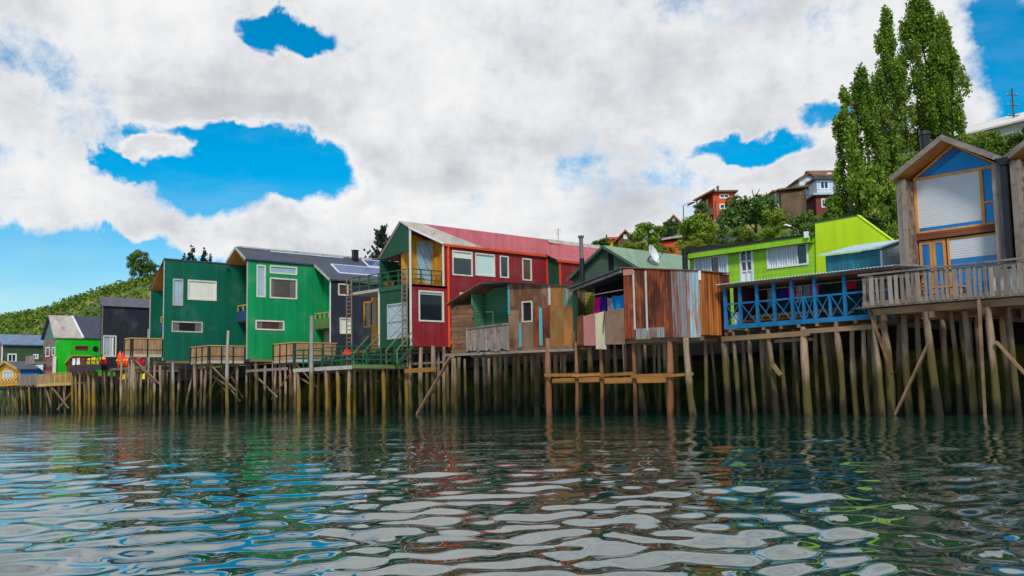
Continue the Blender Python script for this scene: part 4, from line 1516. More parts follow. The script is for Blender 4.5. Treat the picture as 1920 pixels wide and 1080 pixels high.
back_piles(LT, x0 - 1, x1, (44.2, 46), 3.9, 1.2)
g = FY(LYY + .9)
for px0, px1, py0, py1, m_, lab, c_ in ((1115, 1128, 556, 590, 'cloth_pink', 'magenta garment hanging inside the open lean-to', 'garment'), (1126, 1138, 554, 590, 'cloth_purple', 'dark purple garment hanging inside the open lean-to', 'garment'),
                                        (1139, 1149, 557, 586, 'cloth_floral', 'patterned strip of cloth hanging inside the open lean-to', 'cloth'), (1149, 1172, 553, 580, 'cloth_blue', 'bright blue towel hanging inside the open lean-to', 'towel')):
    a = g.rect(px0, py0, px1, py1)
    cloth('hanging_cloth', lab, c_, m_, g, a[0], a[1], a[2], a[3], .02, 'washing in the lean-to', seed=px0)

# free-standing pole frame in the water
PF = thing('pole_frame', 'row of five reddish poles in the water tied by ochre planks', 'pole frame', (*onZ(1160, 780, 0)[:2], 0))
fp = FAB(onZ(1029, 780, 0), onZ(1300, 779.5, 0))
for pb, pt, yt, r, m_ in ((1031, 1028, 634, .26, 'pile_red'), (1081, 1079, 622, .15, 'pile_red'), (1128, 1125, 620, .17, 'pile_red'), (1191, 1187, 614, .16, 'pile_red'), (1256, 1255, 600, .24, 'pile_red')):
    ub = fp.uz(pb, 782)[0]
    ut, zt = fp.uz(pt, yt)
    pile(PF, fp.P(ub, 0, 0), fp.P(ut, .05, zt), r * .88, m_, 'pole')
for a, b, w_ in ((1026, 1082, .22), (1078, 1130, .26), (1127, 1192, .23), (1188, 1258, .27), (1250, 1304, .22)):
    za, zb_ = fp.uz(a, 704)[1], fp.uz(b, 702)[1]
    strut('plank', 'ochre_plank', PF, fp.P(fp.uz(a, 704)[0], w_, za + rnd.uniform(-.04, .04)), fp.P(fp.uz(b, 702)[0], w_ + .02, zb_ + rnd.uniform(-.04, .04)), .07, .16)
for a, b, w_ in ((1032, 1128, -.2), (1126, 1256, -.22)):
    strut('plank', 'ochre_plank', PF, fp.P(fp.uz(a, 713)[0], w_, fp.uz(a, 714)[1]), fp.P(fp.uz(b, 711)[0], w_ + .02, fp.uz(b, 711)[1]), .06, .26)

# ------------------------------------------------------------------ brown shack
A = far(953, 653, 56.5)
B = far(1079, 650, 54.6)
fr = FAB(A, B)
LB = float(np.linalg.norm((B - A)[:2]))
BZ = float(A[2])
BS = thing('brown_shack', 'patched brown shack on stilts with a porch, turquoise strips and small window', 'shack', (A[0], A[1], BZ))
ztA, ztB = ZT(953, 533), ZT(1079, 538)
op = fr.rect(980, 566, 998, 603)
back = 4.0
MB().wall(fr, 0, LB, BZ, ztB - .02, .1, (op,)).build('wall_core', 'dark_inside', BS)
xs_ = [953, 979, 1000, 1031, 1056, 1079]
mats_ = ['rust_grey', 'rust_grey', 'rust_grey', 'rust_ochre', 'rust_ochre']
for i, (a, b) in enumerate(zip(xs_, xs_[1:])):
    ua, ub = U(a), U(b)
    zmid = ZT((a + b) / 2, (580, 566, 576, 572, 574)[i])
    zt = ztA + (ztB - ztA) * (a - 953) / 126
    w_ = .012 + .012 * (i % 2)
    if i == 1:
        MB().fbox(fr, ua + .01, ub - .01, .002, w_ + .02, op[3] + .02, zt).build('wall_sheet', mats_[i], BS)
        MB().fbox(fr, ua + .01, ub - .01, .002, w_ + .02, BZ - .05, op[2] - .02).build('wall_sheet', mats_[i], BS)
    else:
        MB().fbox(fr, ua, ub - .01, .002, w_ + .03, zmid - .03, zt).build('wall_sheet', mats_[i], BS)
        MB().fbox(fr, ua, ub - .01, .002, w_ + .02, BZ - .07, zmid).build('wall_sheet', 'rust_ochre' if i in (3, 4) else ('rust_brown' if i == 2 else 'rust_grey'), BS)
for a, b, y0, y1 in ((953, 957, 536, 590), (974, 979, 606, 651), (1012, 1018, 577, 648), (1062, 1066, 540, 572)):
    r_ = fr.rect(a, y0, b, y1)
    MB().fbox(fr, r_[0], r_[1], .055, .075, r_[2], r_[3]).build('cover_strip', 'turquoise_board', BS)
r_ = fr.rect(1029, 536, 1033, 572)
MB().fbox(fr, r_[0], r_[1], .055, .07, r_[2], r_[3]).build('cover_strip', 'trim_grey', BS)
r_ = fr.rect(1076, 540, 1082, 650)
MB().fbox(fr, r_[0], r_[1], .03, .07, r_[2], r_[3]).build('corner_strip', 'teal_porch', BS)
window(BS, fr, op, 'trim_grey', 'dark_inside', fw_=.08, inset=.09, proud=.06)
# porch on its left
uL, uG = U(847, 620), U(886, 610)
zRl, zRm = fr.uz(842, 573)[1], fr.uz(905, 533)[1]
uRl, uRm = U(840, 573), U(905, 533)
n = 11
for i in range(n):
    z0_ = BZ - .1 + i * .245
    zt = z0_ + .235
    # boards end under the sloping roof
    uA = max(uL, uRl + .1 + max(0, (zt - (zRl - .05)) / max(.01, (zRm - zRl)) * (uRm - uRl)))
    if uA < uG - .15:
        piece('wall_plank', 'brown_wood', BS, fr, uA + rnd.uniform(-.03, .03), uG + rnd.uniform(-.06, .04), -.08, rnd.uniform(-.03, .03), z0_, zt, tilt=rnd.uniform(-.012, .012))
pw = 1.7
MB().fbox(fr, uG - .05, 0, -pw - .1, -pw, BZ, zRm - .05).build('porch_wall', 'porch_green_wall', BS)
MB().fbox(fr, uG - .12, uG - .05, -pw, -.1, BZ, ZT(886, 550)).build('porch_wall', 'porch_green_wall', BS)
fb = Fr(fr.o - fr.n * pw, fr.e, fr.n)
r_ = fb.rect(905, 585, 925, 612)
window(BS, fb, r_, 'trim_grey', 'porch_green_wall', fw_=.07, inset=.02, proud=.05)
MB().fbox(fr, uL, LB - .05, -back, .12, BZ - .16, BZ - .01).build('floor', 'brown_wood', BS)
# roof
pts = [fr.P(uRl, .35, zRl), fr.P(uRm, .35, zRm), fr.P(.05, .35, ztA + .03), fr.P(LB + .1, .1, ztB + .03)]
MB().prism([pts[0], pts[1], pts[1] + Vector((0, 0, .07)), pts[0] + Vector((0, 0, .07))], -fr.n * (back + .4)).build('roof', 'brown_wood', BS)
MB().prism([pts[1], pts[2], pts[3], pts[3] + Vector((0, 0, .06)), pts[2] + Vector((0, 0, .06)), pts[1] + Vector((0, 0, .065))], -fr.n * (back + .3)).build('roof', 'slate_roof', BS)
MB().fbox(fr, LB - .1, LB, -back, -.1, BZ, ztB - .02).build('side_wall', 'rust_grey', BS)
MB().fbox(fr, -.05, .05, -back, -.11, BZ, ztA - .02).build('side_wall', 'rust_grey', BS)
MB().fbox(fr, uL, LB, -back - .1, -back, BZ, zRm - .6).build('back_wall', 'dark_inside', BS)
# railing of upright grey boards
fq = Fr(fr.o + fr.n * .4, fr.e, fr.n)
u = fq.uz(874, 620)[0]
ue = fq.uz(954, 620)[0]
while u < ue:
    wd = rnd.uniform(.13, .22)
    k = (u - fq.uz(874, 620)[0]) / (ue - fq.uz(874, 620)[0])
    zt = fq.uz(874 + 80 * k, 616 - 10 * k)[1]
    piece('railing_board', 'grey_wood', BS, fq, u, min(u + wd - .02, ue), -.02, .02 + rnd.uniform(0, .015), BZ - .08 + rnd.uniform(-.08, .06), zt + rnd.uniform(-.1, .05), tilt=rnd.uniform(-.03, .03))
    u += wd
strut('handrail', 'grey_wood_flat', BS, fq.P(fq.uz(874, 612)[0], .05, fq.uz(874, 617)[1]), fq.P(ue, .05, fq.uz(954, 607)[1]), .09, .07, 1)
piece('floor_beam', 'grey_wood_flat', BS, fr, uL - .1, .6, .12, .34, BZ - .32, BZ - .17, tilt=-.004)
piece('floor_beam', 'grey_wood_flat', BS, fr, .5, LB + .1, .02, .18, BZ - .30, BZ - .17, var=0)
piece('floor_beam', 'brown_wood', BS, fr, uL, LB, -2.4, -2.2, BZ - .36, BZ - .17, var=0)
for pb, pt, y, r in ((856, 853, 41.6, .17), (863, 860, 40.8, .18), (875, 872, 43, .15), (897, 893, 40.9, .22), (911, 907, 42, .19), (932, 929, 40.9, .2), (939, 937, 43, .15), (965, 964, 40.7, .2), (974, 970, 42, .17), (988, 984, 41.2, .2), (999, 997, 43.5, .17), (1010, 1010, 41.0, .22), (1044, 1042, 42.6, .17), (1060, 1059, 42.6, .16), (952, 950, 43.5, .16), (918, 917, 44, .15), (1022, 1020, 43.6, .15)):
    pile_px(BS, pb, y, BZ - .2, pt, r)
back_piles(BS, fr.P(uL, 0, 0).x - 1, fr.P(LB, 0, 0).x + .5, (44.6, 46), 4.2, 1.1)

# ------------------------------------------------------------------ red house
RY = 42.0
p = onY(769, 649, RY)
xs, zb = float(p[0]), float(p[2])
f, sx = FY(RY), FX(xs)
xl = f.uz(712, 510)[0]
xr_, zr = f.uz(751, 416)
zc = sx.uz(768, 428)[1]
E0 = sx.uz(831, 458)
ze = E0[1]
yE = sx.uz(1026, 483)[0]
zfl = sx.uz(800, 534)[1]
zle = f.uz(712, 484)[1]
RH = thing('red_house', 'red corrugated house with green gable and yellow corner balcony on stilts', 'house', ((xs + xl) / 2, RY, zb))
w1, w2, w3, w4 = sx.rect(849, 472, 885, 516), sx.rect(892, 477, 927, 517), sx.rect(938, 481, 953, 520), sx.rect(980, 486, 996, 525)
w5 = sx.rect(786, 547, 831, 602)
w6 = sx.rect(863, 550, 880, 566)
y1 = E0[0]
MB().wall(sx, RY, y1, zb, zfl, .18, (w5,)).wall(sx, y1, yE, zb, ze - .02, .18, (w1, w2, w3, w4, w6)).build('side_wall', 'red_paint', RH)
window(RH, sx, w5, 'cream_paint', 'glass_dark', fw_=.11, inset=.12, blind=.1)
window(RH, sx, w1, 'cream_paint', 'glass_dark', fw_=.1, blind=.28)
window(RH, sx, w2, 'cream_paint', 'blind_mint', fw_=.1)
window(RH, sx, w3, 'cream_paint', 'glass_dark', fw_=.1)
window(RH, sx, w4, 'cream_paint', 'glass_brown', fw_=.1)
window(RH, sx, w6, 'cream_paint', 'glass_dark', fw_=.09)
# orange downpipe and trims
dpy = sx.uz(840, 560)[0]
MB().tube(sx.P(dpy, .08, zb), sx.P(dpy, .08, ze - .1), .10, n=8).build('downpipe', 'orange_trim', RH)
MB().fbox(sx, yE - .12, yE, .003, .06, zb, ze - .12).build('corner_trim', 'orange_trim', RH)
MB().fbox(sx, y1, yE + .1, .05, .17, ze - .14, ze + .02).build('gutter', 'orange_trim', RH)
MB().fbox(sx, y1 - .13, y1 + .02, .004, .06, zfl, ze).build('corner_trim', 'cream_paint', RH)
MB().fbox(sx, RY - .03, RY + .13, .004, .05, zb, zc - .05).build('corner_post', 'cream_paint', RH)
# front: green lower wall, gable panel
dg = f.rect(727, 570, 763, 634)
MB().wall(f, xl, xs - .01, zb, zfl - .02, .15, (dg,)).build('front_wall', 'teal_porch', RH)
d_ = window(RH, f, dg, 'trim_grey', 'glass_pale', fw_=.10, mull=(.5,), trans=(.5,), name='glazed_door')
mb = MB()
for a, b, c, d in ((dg[0], dg[1], dg[2], (dg[2] + dg[3]) / 2), (dg[0], dg[1], (dg[2] + dg[3]) / 2, dg[3])):
    mb.bar(f.P(a + .05, -.05, c), f.P(b - .05, -.05, d), .05, .03).bar(f.P(a + .05, -.045, d), f.P(b - .05, -.045, c), .05, .03)
mb.build('cross_bracing', 'trim_grey', d_)
zgb = f.uz(738, 476)[1]
MB().fpoly(f, [(xl, zgb - .3), (xs - .02, zgb + .05), (xs - .02, zc - .06), (xr_, zr - .06), (xl, zle - .02)], -.12, 0).build('gable_panel', 'teal_porch', RH)
MB().bar(f.P(xl - .05, .02, zle), f.P(xr_, .02, zr), .07, .12).build('barge_board', 'trim_grey', RH)
MB().box(xl, xl + .14, RY - .02, RY + 1.6, zfl, zgb - .3).build('porch_post', 'teal_porch', RH)
# recessed upper porch: yellow walls, glazed door with braces, green far wall
MB().box(xl + .14, xs - 1.5, RY + 1.6, RY + 1.75, zfl, zle).build('porch_wall', 'teal_porch', RH)
yw = FX(xs - 1.1)
yp = [(RY + .2, zfl), (y1 + .4, zfl), (y1 + .4, ze + .05), (RY + .2, zc + .1)]
MB().fpoly(yw, yp, -.12, 0).build('porch_wall', 'yellow_wood', RH)
gd = yw.rect(780, 452, 812, 532)
d_ = window(RH, yw, gd, 'yellow_wood', 'glass_pale', fw_=.13, mull=(.5,), inset=-.03, proud=.09, name='glazed_door')
mb = MB()
zm_ = (gd[2] + gd[3]) / 2
for c, d in ((gd[2], zm_), (zm_, gd[3])):
    for a, b in ((gd[0], (gd[0] + gd[1]) / 2), ((gd[0] + gd[1]) / 2, gd[1])):
        mb.bar(yw.P(a, .075, d), yw.P(b, .075, c), .045, .02)
mb.build('cross_bracing', 'brown_wood', d_)
MB().fpoly(FY(y1 + .05), [(xs - 1.1, zfl), (xs - .19, zfl), (xs - .19, ze - .05), (xs - 1.1, ze + .9)], -.1, 0).build('porch_wall', 'yellow_wood', RH)
for k in range(3):
    MB().box(xs - .95 + .22 * k, xs - .86 + .22 * k, y1 - .3, y1 - .22, zfl, zfl + 2.1).build('leaning_lath', 'yellow_wood', RH)
wz_ = FY(RY + 1.58).rect(729, 497, 757, 530)
window(RH, FY(RY + 1.6), wz_, 'orange_wood', 'glass_brown', fw_=.1, mull=(.5,), inset=-.02, proud=.08)
MB().box(xl, xs, RY + .02, y1 + .5, zfl - .18, zfl - .02).build('balcony_floor', 'deck_green', RH)
# balcony towards the left
xbl = f.uz(656, 545)[0]
MB().box(xbl, xl - .01, RY - .02, RY + 3.2, zfl - .22, zfl - .02).build('balcony_floor', 'trim_grey', RH)
MB().fbox(f, xl, xs - .02, .02, .08, zfl - .3, zfl).build('edge_beam', 'railing_green', RH)
railing(RH, Fr((0, RY + .05, 0), (1, 0, 0), (0, -1, 0)), xbl, xs - .15, zfl, zfl + 1.05, 'railing_green', post_step=1.15, mids=(zfl + .35, zfl + .7))
railing(RH, FX(xs - .06), RY + .1, y1 - .1, zfl, zfl + 1.05, 'railing_green', post_step=1.0, mids=(zfl + .35, zfl + .7))
MB().box(xl - .25, xl - .1, RY + .02, RY + .16, zb, zfl - .22).build('porch_post', 'cream_paint', RH)
# room under the balcony
rb = FY(RY + 2.2)
wr_ = rb.rect(683, 566, 706, 612)
MB().wall(rb, xbl - .4, xl + .01, zb, zfl - .24, .15, (wr_,)).build('porch_wall', 'yellow_wood', RH)
window(RH, rb, wr_, 'yellow_wood', 'glass_dark', fw_=.12, mull=(.5,))
for k in range(6):
    piece('wall_board', 'ochre_plank', RH, rb, xbl - .4, xl, .005, .03, zb + .18 * k + .05, zb + .18 * k + .22, var=0)
MB().box(xl - .02, xl + .12, RY + .16, RY + 2.2, zb, zfl - .24).build('porch_wall', 'teal_porch', RH)
MB().box(xbl - .4, xs - .19, RY + .16, RY + 2.2, zb - .2, zb).build('floor', 'brown_wood', RH)
MB().fpoly(rb, [(xl - 1.1, zfl - 1.9), (xl - .35, zfl - 1.9), (xl - .35, zfl - .3), (xl - 1.1, zfl - .3)], .06, .1).build('shutter', 'yellow_wood', RH)
# left and back walls
MB().box(xl, xl + .15, RY + 1.8, 62, zb, zle).box(xbl - .4, xbl - .25, RY + 2.3, 52, zb, zfl - .3).box(xl + .15, xs - .18, 61.8, 62, zb, zle).build('wall', 'red_paint', RH)
MB().box(xl + .1, xs - .2, RY + 2.25, 61, zb - .2, zb - .01).build('floor', 'brown_wood', RH)
# roof
yR = onX(1121, 462, xr_)[1]
R0, R1 = Vector((xr_, RY - .1, zr)), Vector((xr_, yR, zr))
C0, Ee, Ef = Vector((xs + .06, RY - .1, zc)), Vector((xs + .12, y1 - .1, ze)), Vector((xs + .12, yE + .1, ze))
ym = onX(792, 420, xr_)[1]
ym2 = onX(906, 468, xs + .12)[1]
Rm, Em = Vector((xr_, ym, zr)), Vector((xs + .12, ym2, ze))
dz = (0, 0, .07)
MB().prism([R0, C0, Ee], dz).prism([R0, Ee, Em, Rm], dz).build('roof_sheet', 'pale_roof', RH, label='pale unpainted front sheets of the red roof')
ym3, ym4 = onX(1004, 452, xr_)[1], yE + .1
MB().prism([Rm, Em, Ef, Vector((xr_, ym3 + 1.5, zr))], dz).build('roof', 'red_roof', RH)
Ld = Vector((xl - .15, RY - .1, zle - .1))
MB().prism([R0, Ld, Vector((xl - .15, yR, zle - .1)), R1], (0, 0, .065)).build('roof', 'red_roof', RH)
MB().bar(C0 + Vector((.02, -.0, .03)), Ee + Vector((.03, -.03, .03)), .07, .14).build('barge_board', 'white_paint', RH)
# second volume, further back and a little proud
xo = onY(1048, 500, yE + .05)[0]
so2 = FX(xo)
zo = so2.uz(1052, 489)[1]
yo1 = yE + 7.5
MB().fpoly(FY(yE + .05), [(xs - .2, zb), (xo, zb), (xo, zo), (xs - .2, zo + .8)], -.15, 0).build('front_wall', 'teal_porch', RH)
MB().fbox(so2, yE + .21, yo1, -.15, 0, zb, zo).build('side_wall', 'red_paint', RH)
MB().fbox(so2, yE + .04, yE + .2, .004, .07, zb, zo).build('corner_trim', 'orange_trim', RH)
MB().prism([(xo + .15, yE - .25, zo - .02), (xo + .15, yo1, zo - .02), (xr_, yo1, zr), (xr_, ym3 + 1.5, zr), (xs + .12, yE - .25, ze + .06)], (0, 0, .075)).build('roof', 'red_roof', RH)
MB().fbox(so2, yE - .2, yo1, .05, .16, zo - .13, zo + .0).build('gutter', 'orange_trim', RH)
pr0 = Vector((xr_ + .02, ym3 + 1.2, zr + .09))
pr1 = Vector((xr_ + .02, yo1 - .2, zr + .09))
dn_ = (Vector((xo, 0, zo)) - Vector((xr_, 0, zr))).normalized() * 1.0
MB().prism([pr0, pr1, pr1 + dn_ * .55, pr0 + dn_ * .55], (0, 0, .03)).build('roof_sheet', 'pale_roof', RH, label='pale strip of sheets along the rear ridge')
for yv in (yE + 1.2, ):
    w7 = so2.rect(1080, 492, 1088, 512)
# stilts under the red house
for pb, pt, y, r in ((791, 790, 42.6, .2), (811, 811, 41.9, .2), (834, 833, 43.4, .17), (849, 849, 44, .16), (822, 822, 45, .15), (771, 770, 42.2, .17), (800, 799, 44.6, .16)):
    pile_px(RH, pb, y, zb - .1, pt, r)
back_piles(RH, xbl, xs, (44.5, 46.3), zb - .1, 1.5)
strut('brace', 'beam_wood', RH, onY(782, 776, 41.7), onY(846, 668, 41.7), .2, .1)
piece('tie_beam', 'ochre_plank', RH, FY(41.8), onY(760, 694, 41.8)[0], onY(818, 694, 41.8)[0], 0, .12, onY(790, 698, 41.8)[2], onY(790, 690, 41.8)[2], var=0)
piece('tie_beam', 'grey_wood', RH, FY(43), onY(800, 681, 43)[0] - 3, onY(832, 679, 43)[0], 0, .1, onY(815, 682, 43)[2], onY(815, 678, 43)[2], var=0)

# two lattice ladders standing against the balcony
for px0, px1, yt, lab in ((650, 659, 523, 'tall narrow wooden ladder at the left end of the green balcony'), (754, 763, 502, 'tall narrow wooden ladder before the red house corner post')):
    fl = FY(RY - .22)
    a = fl.rect(px0, yt, px1, 640)
    LD = thing('ladder', lab, 'ladder', (*fl.P(a[0], 0, 0)[:2], 3.2), 'ladders on the red house terrace')
    for u in (a[0], a[1]):
        piece('side_rail', 'shingle_wood', LD, fl, u - .035, u + .035, -.03, .03, 3.2, a[3], var=0)
    n = int((a[3] - 3.4) / .3)
    for k in range(n):
        z = 3.45 + k * .3
        piece('rung', 'shingle_wood', LD, fl, a[0] + .035, a[1] - .035, -.02, .02, z - .03, z + .03, var=0)

# lower terrace
TYY = 37.5
c = onY(660, 688, TYY)
tx1, tz = float(c[0]), float(c[2])
tx0 = float(onY(552, 690, TYY)[0])
ty1 = RY + .3
TR = thing('green_terrace', 'low terrace with dark green railing in front of the red house', 'terrace', ((tx0 + tx1) / 2, TYY, tz))
f, sx2 = FY(TYY), FX(tx1)
for k in range(22):
    a = TYY + .05 + k * (ty1 - TYY - .1) / 22
    piece('deck_board', 'deck_green', TR, FY(a), tx0, tx1, -(ty1 - TYY - .1) / 22 + .012, 0, tz + .1, tz + .15, var=0)
piece('edge_beam', 'trim_grey', TR, f, tx0 - .05, tx1 + .02, 0, .07, tz - .14, tz + .10, var=0)
piece('edge_beam', 'deck_green', TR, sx2, TYY, ty1, .005, .08, tz - .10, tz + .16, var=0)
zt = onY(660, 648, TYY)[2]
railing(TR, f, tx0, tx1, tz + .1, zt, 'railing_green', post_step=1.2, mids=(tz + .5, tz + .82))
railing(TR, sx2, TYY, ty1 - .2, tz + .1, zt, 'railing_green', post_step=1.1, mids=(tz + .5, tz + .82))
railing(TR, FX(tx0), TYY, ty1 - .2, tz + .1, zt, 'railing_green', post_step=1.1, mids=(tz + .5, tz + .82))
for y in (TYY + .5, TYY + 2.3, TYY + 4.2):
    piece('joist', 'beam_wood', TR, FY(y), tx0, tx1, -.08, .08, tz - .12, tz + .08, var=0)
for pb, y in ((560, 37.6), (583, 37.6), (611, 37.5), (633, 37.6), (655, 37.6)):
    pile_px(TR, pb, y, tz - .1, pb + rnd.uniform(-1, 1), .18, 'pile_yellow')
for yy in (40.1, 42.1):
    b_ = pile(TR, (tx1 - .15, yy, 0), (tx1 - .2, yy, tz - .05), .19, 'pile_yellow')
for yy in (39, 40.6, 42):
    for k in range(5):
        xx = tx0 + .6 + k * 1.5 + rnd.uniform(-.3, .3)
        pile(TR, (xx, yy, 0), (xx + rnd.uniform(-.2, .2), yy, tz - .1), .15, 'pile_yellow' if rnd.random() < .4 else 'pile_wood')
strut('brace', 'beam_wood', TR, (tx1 - 2.5, 39.5, 1.2), (tx1 - 4.0, 39.4, 3.0), .1, .06)
strut('brace', 'beam_wood', TR, (tx1 - 1.2, 40.5, 2.2), (tx1 - 1.9, 40.5, 2.9), .14, .06)
# steps with handrails up to the house
for px, lab in ((690, 'dark green flight of steps under the orange room of the red house'), (752, 'dark green flight of steps beside the red wall')):
    xx = onY(px, 650, RY - .6)[0]
    ST = thing('steps', lab, 'steps', (xx, RY - .6, tz + .15), 'steps on the green terrace')
    for k in range(5):
        z = tz + .15 + (zb - tz - .15) * (k + 1) / 5
        y = RY - 1.35 + .27 * k
        piece('tread', 'railing_green', ST, FY(y), xx - .6, xx + .6, -.26, 0, z - .05, z, var=0)
    for s_ in (-.62, .62):
        strut('stringer', 'railing_green', ST, (xx + s_, RY - 1.45, tz + .15), (xx + s_, RY - .05, zb), .05, .2, 0)
        strut('handrail', 'deck_green', ST, (xx + s_, RY - 1.45, tz + 1.1), (xx + s_, RY - .1, zb + .95), .07, .07, 0)
        piece('railing_post', 'deck_green', ST, FY(RY - 1.4), xx + s_ - .04, xx + s_ + .04, -.04, .04, tz + .15, tz + 1.12, var=0)
# picnic tables on the terrace
for k, (xx, lab) in enumerate(((tx0 + 2.0, 'dark green picnic table on the left half of the green terrace'), (tx1 - 1.6, 'dark green picnic table at the corner of the green terrace'))):
    PT = thing('picnic_table', lab, 'table', (xx, 39.4, tz + .15), 'picnic tables on the terrace')
    z = tz + .15
    for q in range(4):
        piece('table_board', 'railing_green', PT, FY(39.0 + .2 * q), xx - .8, xx + .8, -.19, 0, z + .72, z + .76, var=0)
    for yy in (38.6, 40.1):
        piece('bench', 'railing_green', PT, FY(yy), xx - .8, xx + .8, -.25, 0, z + .42, z + .46, var=0)
    for s_ in (-.6, .6):
        strut('leg', 'railing_green', PT, (xx + s_, 38.7, z), (xx + s_, 39.3, z + .72), .06, .08, 0)
        strut('leg', 'railing_green', PT, (xx + s_, 40.2, z), (xx + s_, 39.6, z + .72), .06, .08, 0)
        strut('cross_bar', 'railing_green', PT, (xx + s_, 38.6, z + .39), (xx + s_, 40.3, z + .39), .05, .07, 0)
a = onY(643, 650, 38.6)
fb_ = thing('flower_box', 'small orange flower box on the corner of the green terrace', 'planter', (a[0], 38.6, tz + .91))
MB().box(a[0] - .35, a[0] + .35, 38.8, 39.1, tz + .915, tz + 1.1).build('box', 'orange_plastic', fb_)
mbf = MB()
for k in range(24):
    q = Vector((a[0] + rnd.uniform(-.3, .3), 38.95 + rnd.uniform(-.1, .1), tz + 1.1))
    mbf.bar(q, q + Vector((rnd.uniform(-.1, .1), rnd.uniform(-.1, .1), rnd.uniform(.08, .2))), .05)
mbf.build('flowers', 'hill_orange_paint', fb_, kind='stuff')
for k, (px, py, lab) in enumerate(((802, 526, 'yellow crate on the corner balcony of the red house'), (716, 533, 'orange crate on the left balcony before the green wall'))):
    q = (xs - .55, RY + 1.2) if k == 0 else (xl + .3, RY + .5)
    CR = thing('crate', lab, 'crate', (q[0], q[1], zfl), 'crates on the balcony')
    m_ = 'yellow_wood' if k == 0 else 'ochre_plank'
    for j in range(3):
        MB().box(q[0] - .3, q[0] + .3, q[1] - .3, q[1] - .27, zfl + .02 + .17 * j, zfl + .16 + .17 * j).box(q[0] + .27, q[0] + .3, q[1] - .269, q[1] + .3, zfl + .02 + .17 * j, zfl + .16 + .17 * j).box(q[0] - .3, q[0] - .27, q[1] - .269, q[1] + .3, zfl + .02 + .17 * j, zfl + .16 + .17 * j).build('slat', m_, CR)
    MB().box(q[0] - .26, q[0] + .26, q[1] - .26, q[1] + .26, zfl + .0, zfl + .03).build('bottom', m_, CR)

# ------------------------------------------------------------------ the tall green houses on the left
NY, MY = 38.0, 44.0
f, fm_ = FY(NY), FY(MY)
xN = float(f.uz(307, 600)[0])
zN = f.uz(307, 676)[1]
zNt = f.uz(307, 487)[1]
sN = FX(xN)
yNe = MY + .0
NH = thing('dark_green_house', 'tall dark green house with white blind window and sloping recessed front', 'house', (xN - 2, NY, zN))
wn1, wn2, wn3 = sN.rect(325, 524, 342, 572), sN.rect(353, 527, 405, 562), sN.rect(323, 604, 379, 622)
zNb = sN.uz(432, 491)[1]
MB().wall(sN, NY + .0, yNe + 5, zN, zNt - .03, .25, (wn1, wn2, wn3)).build('side_wall', 'dark_green_paint', NH)
window(NH, sN, wn1, 'trim_grey', 'glass_pale', fw_=.13)
window(NH, sN, wn2, 'cream_paint', 'blind_cream', fw_=.13)
window(NH, sN, wn3, 'trim_grey', 'glass_dark', fw_=.13)
xNl = f.uz(281, 600)[0]
zNl = f.uz(281, 545)[1]
MB().prism([(xNl - .1, NY - .1, zNl), (xN + .06, NY - .1, zNt), (xN + .06, NY - .1, zNt + .12), (xNl - .1, NY - .1, zNl + .12)], (0, 11, 0)).build('roof', 'slate_roof', NH)
MB().prism([(xNl + .12, NY - .06, zNl - .05), (xN - .26, NY - .06, zNt - .22), (xN - .26, NY - .06, zNt - .06), (xNl + .12, NY - .06, zNl + .04)], (0, 2.6, 0)).build('soffit', 'soffit_wood', NH)
MB().box(xN - .12, xN + .015, NY - .04, NY - .001, zN, zNt - .05).box(xNl - .02, xNl + .10, NY - .04, NY + .0, zN - .2, zNl).build('front_edge', 'trim_grey', NH)
MB().box(xNl, xNl + .2, NY + .01, 49, zN, zNl - .02).build('side_wall', 'dark_green_paint', NH)


def recess(R, xl, xr, y, zb, zt_l, zt_r, wallm, bandm, railm, doorm):
    """front wall set back: doors below, coloured band and rail of the upper balcony"""
    g = FY(y)
    zm = zb + (min(zt_l, zt_r) - zb) * .40
    MB().fpoly(g, [(xl, zm), (xr, zm), (xr, zt_r - .3), (xl, zt_l - .3)], -.1, 0).build('front_wall', wallm, R)
    n = 3
    for k in range(n):
        a, b = xl + (xr - xl) * k / n, xl + (xr - xl) * (k + 1) / n
        window(R, g, (a + .06, b - .06, zb + .05, zm - .05), 'deck_rail_wood', doorm, fw_=.12, inset=.05, name='glazed_door')
    MB().fbox(g, xl, xr, .9, 1.0, zm, zm + .95).build('balcony_parapet', bandm, R)
    MB().fbox(g, xl, xr, .0, .9, zm - .12, zm).build('balcony_floor', 'brown_wood', R)
    for k in range(4):
        u = xl + .05 + (xr - xl - .1) * k / 3
        piece('railing_post', railm, R, g, u - .04, u + .04, .91, .99, zm + .95, zm + 1.4, var=0)
    piece('handrail', railm, R, g, xl, xr, .89, 1.01, zm + 1.4, zm + 1.5, var=0)


recess(NH, xNl + .2, xN - .25, NY + 1.9, zN, zNl, zNt, 'dark_green_paint', 'navy_paint', 'deck_rail_wood', 'glass_brown')
MB().box(xNl, xN - .01, NY + .3, 48, zN - .22, zN - .01).build('floor', 'beam_wood', NH)
for px, y in ((325, 38.6), (310, 39.5), (365, 40.5), (350, 41.5), (300, 41), (337, 43)):
    pile_px(NH, px, y, zN - .2, px, .17, 'grey_pole' if px in (325,) else 'pile_wood')
back_piles(NH, xNl - 1, xN, (40, 42, 44, 46), zN - .2, 1.1)
for k in range(5):
    strut('brace', 'pile_wood', NH, (xN - .3 - k * .7, 39.5 + k, 0), (xN - 2.2 + k * .9, 40.5 + k, zN - .4), .12, .1)

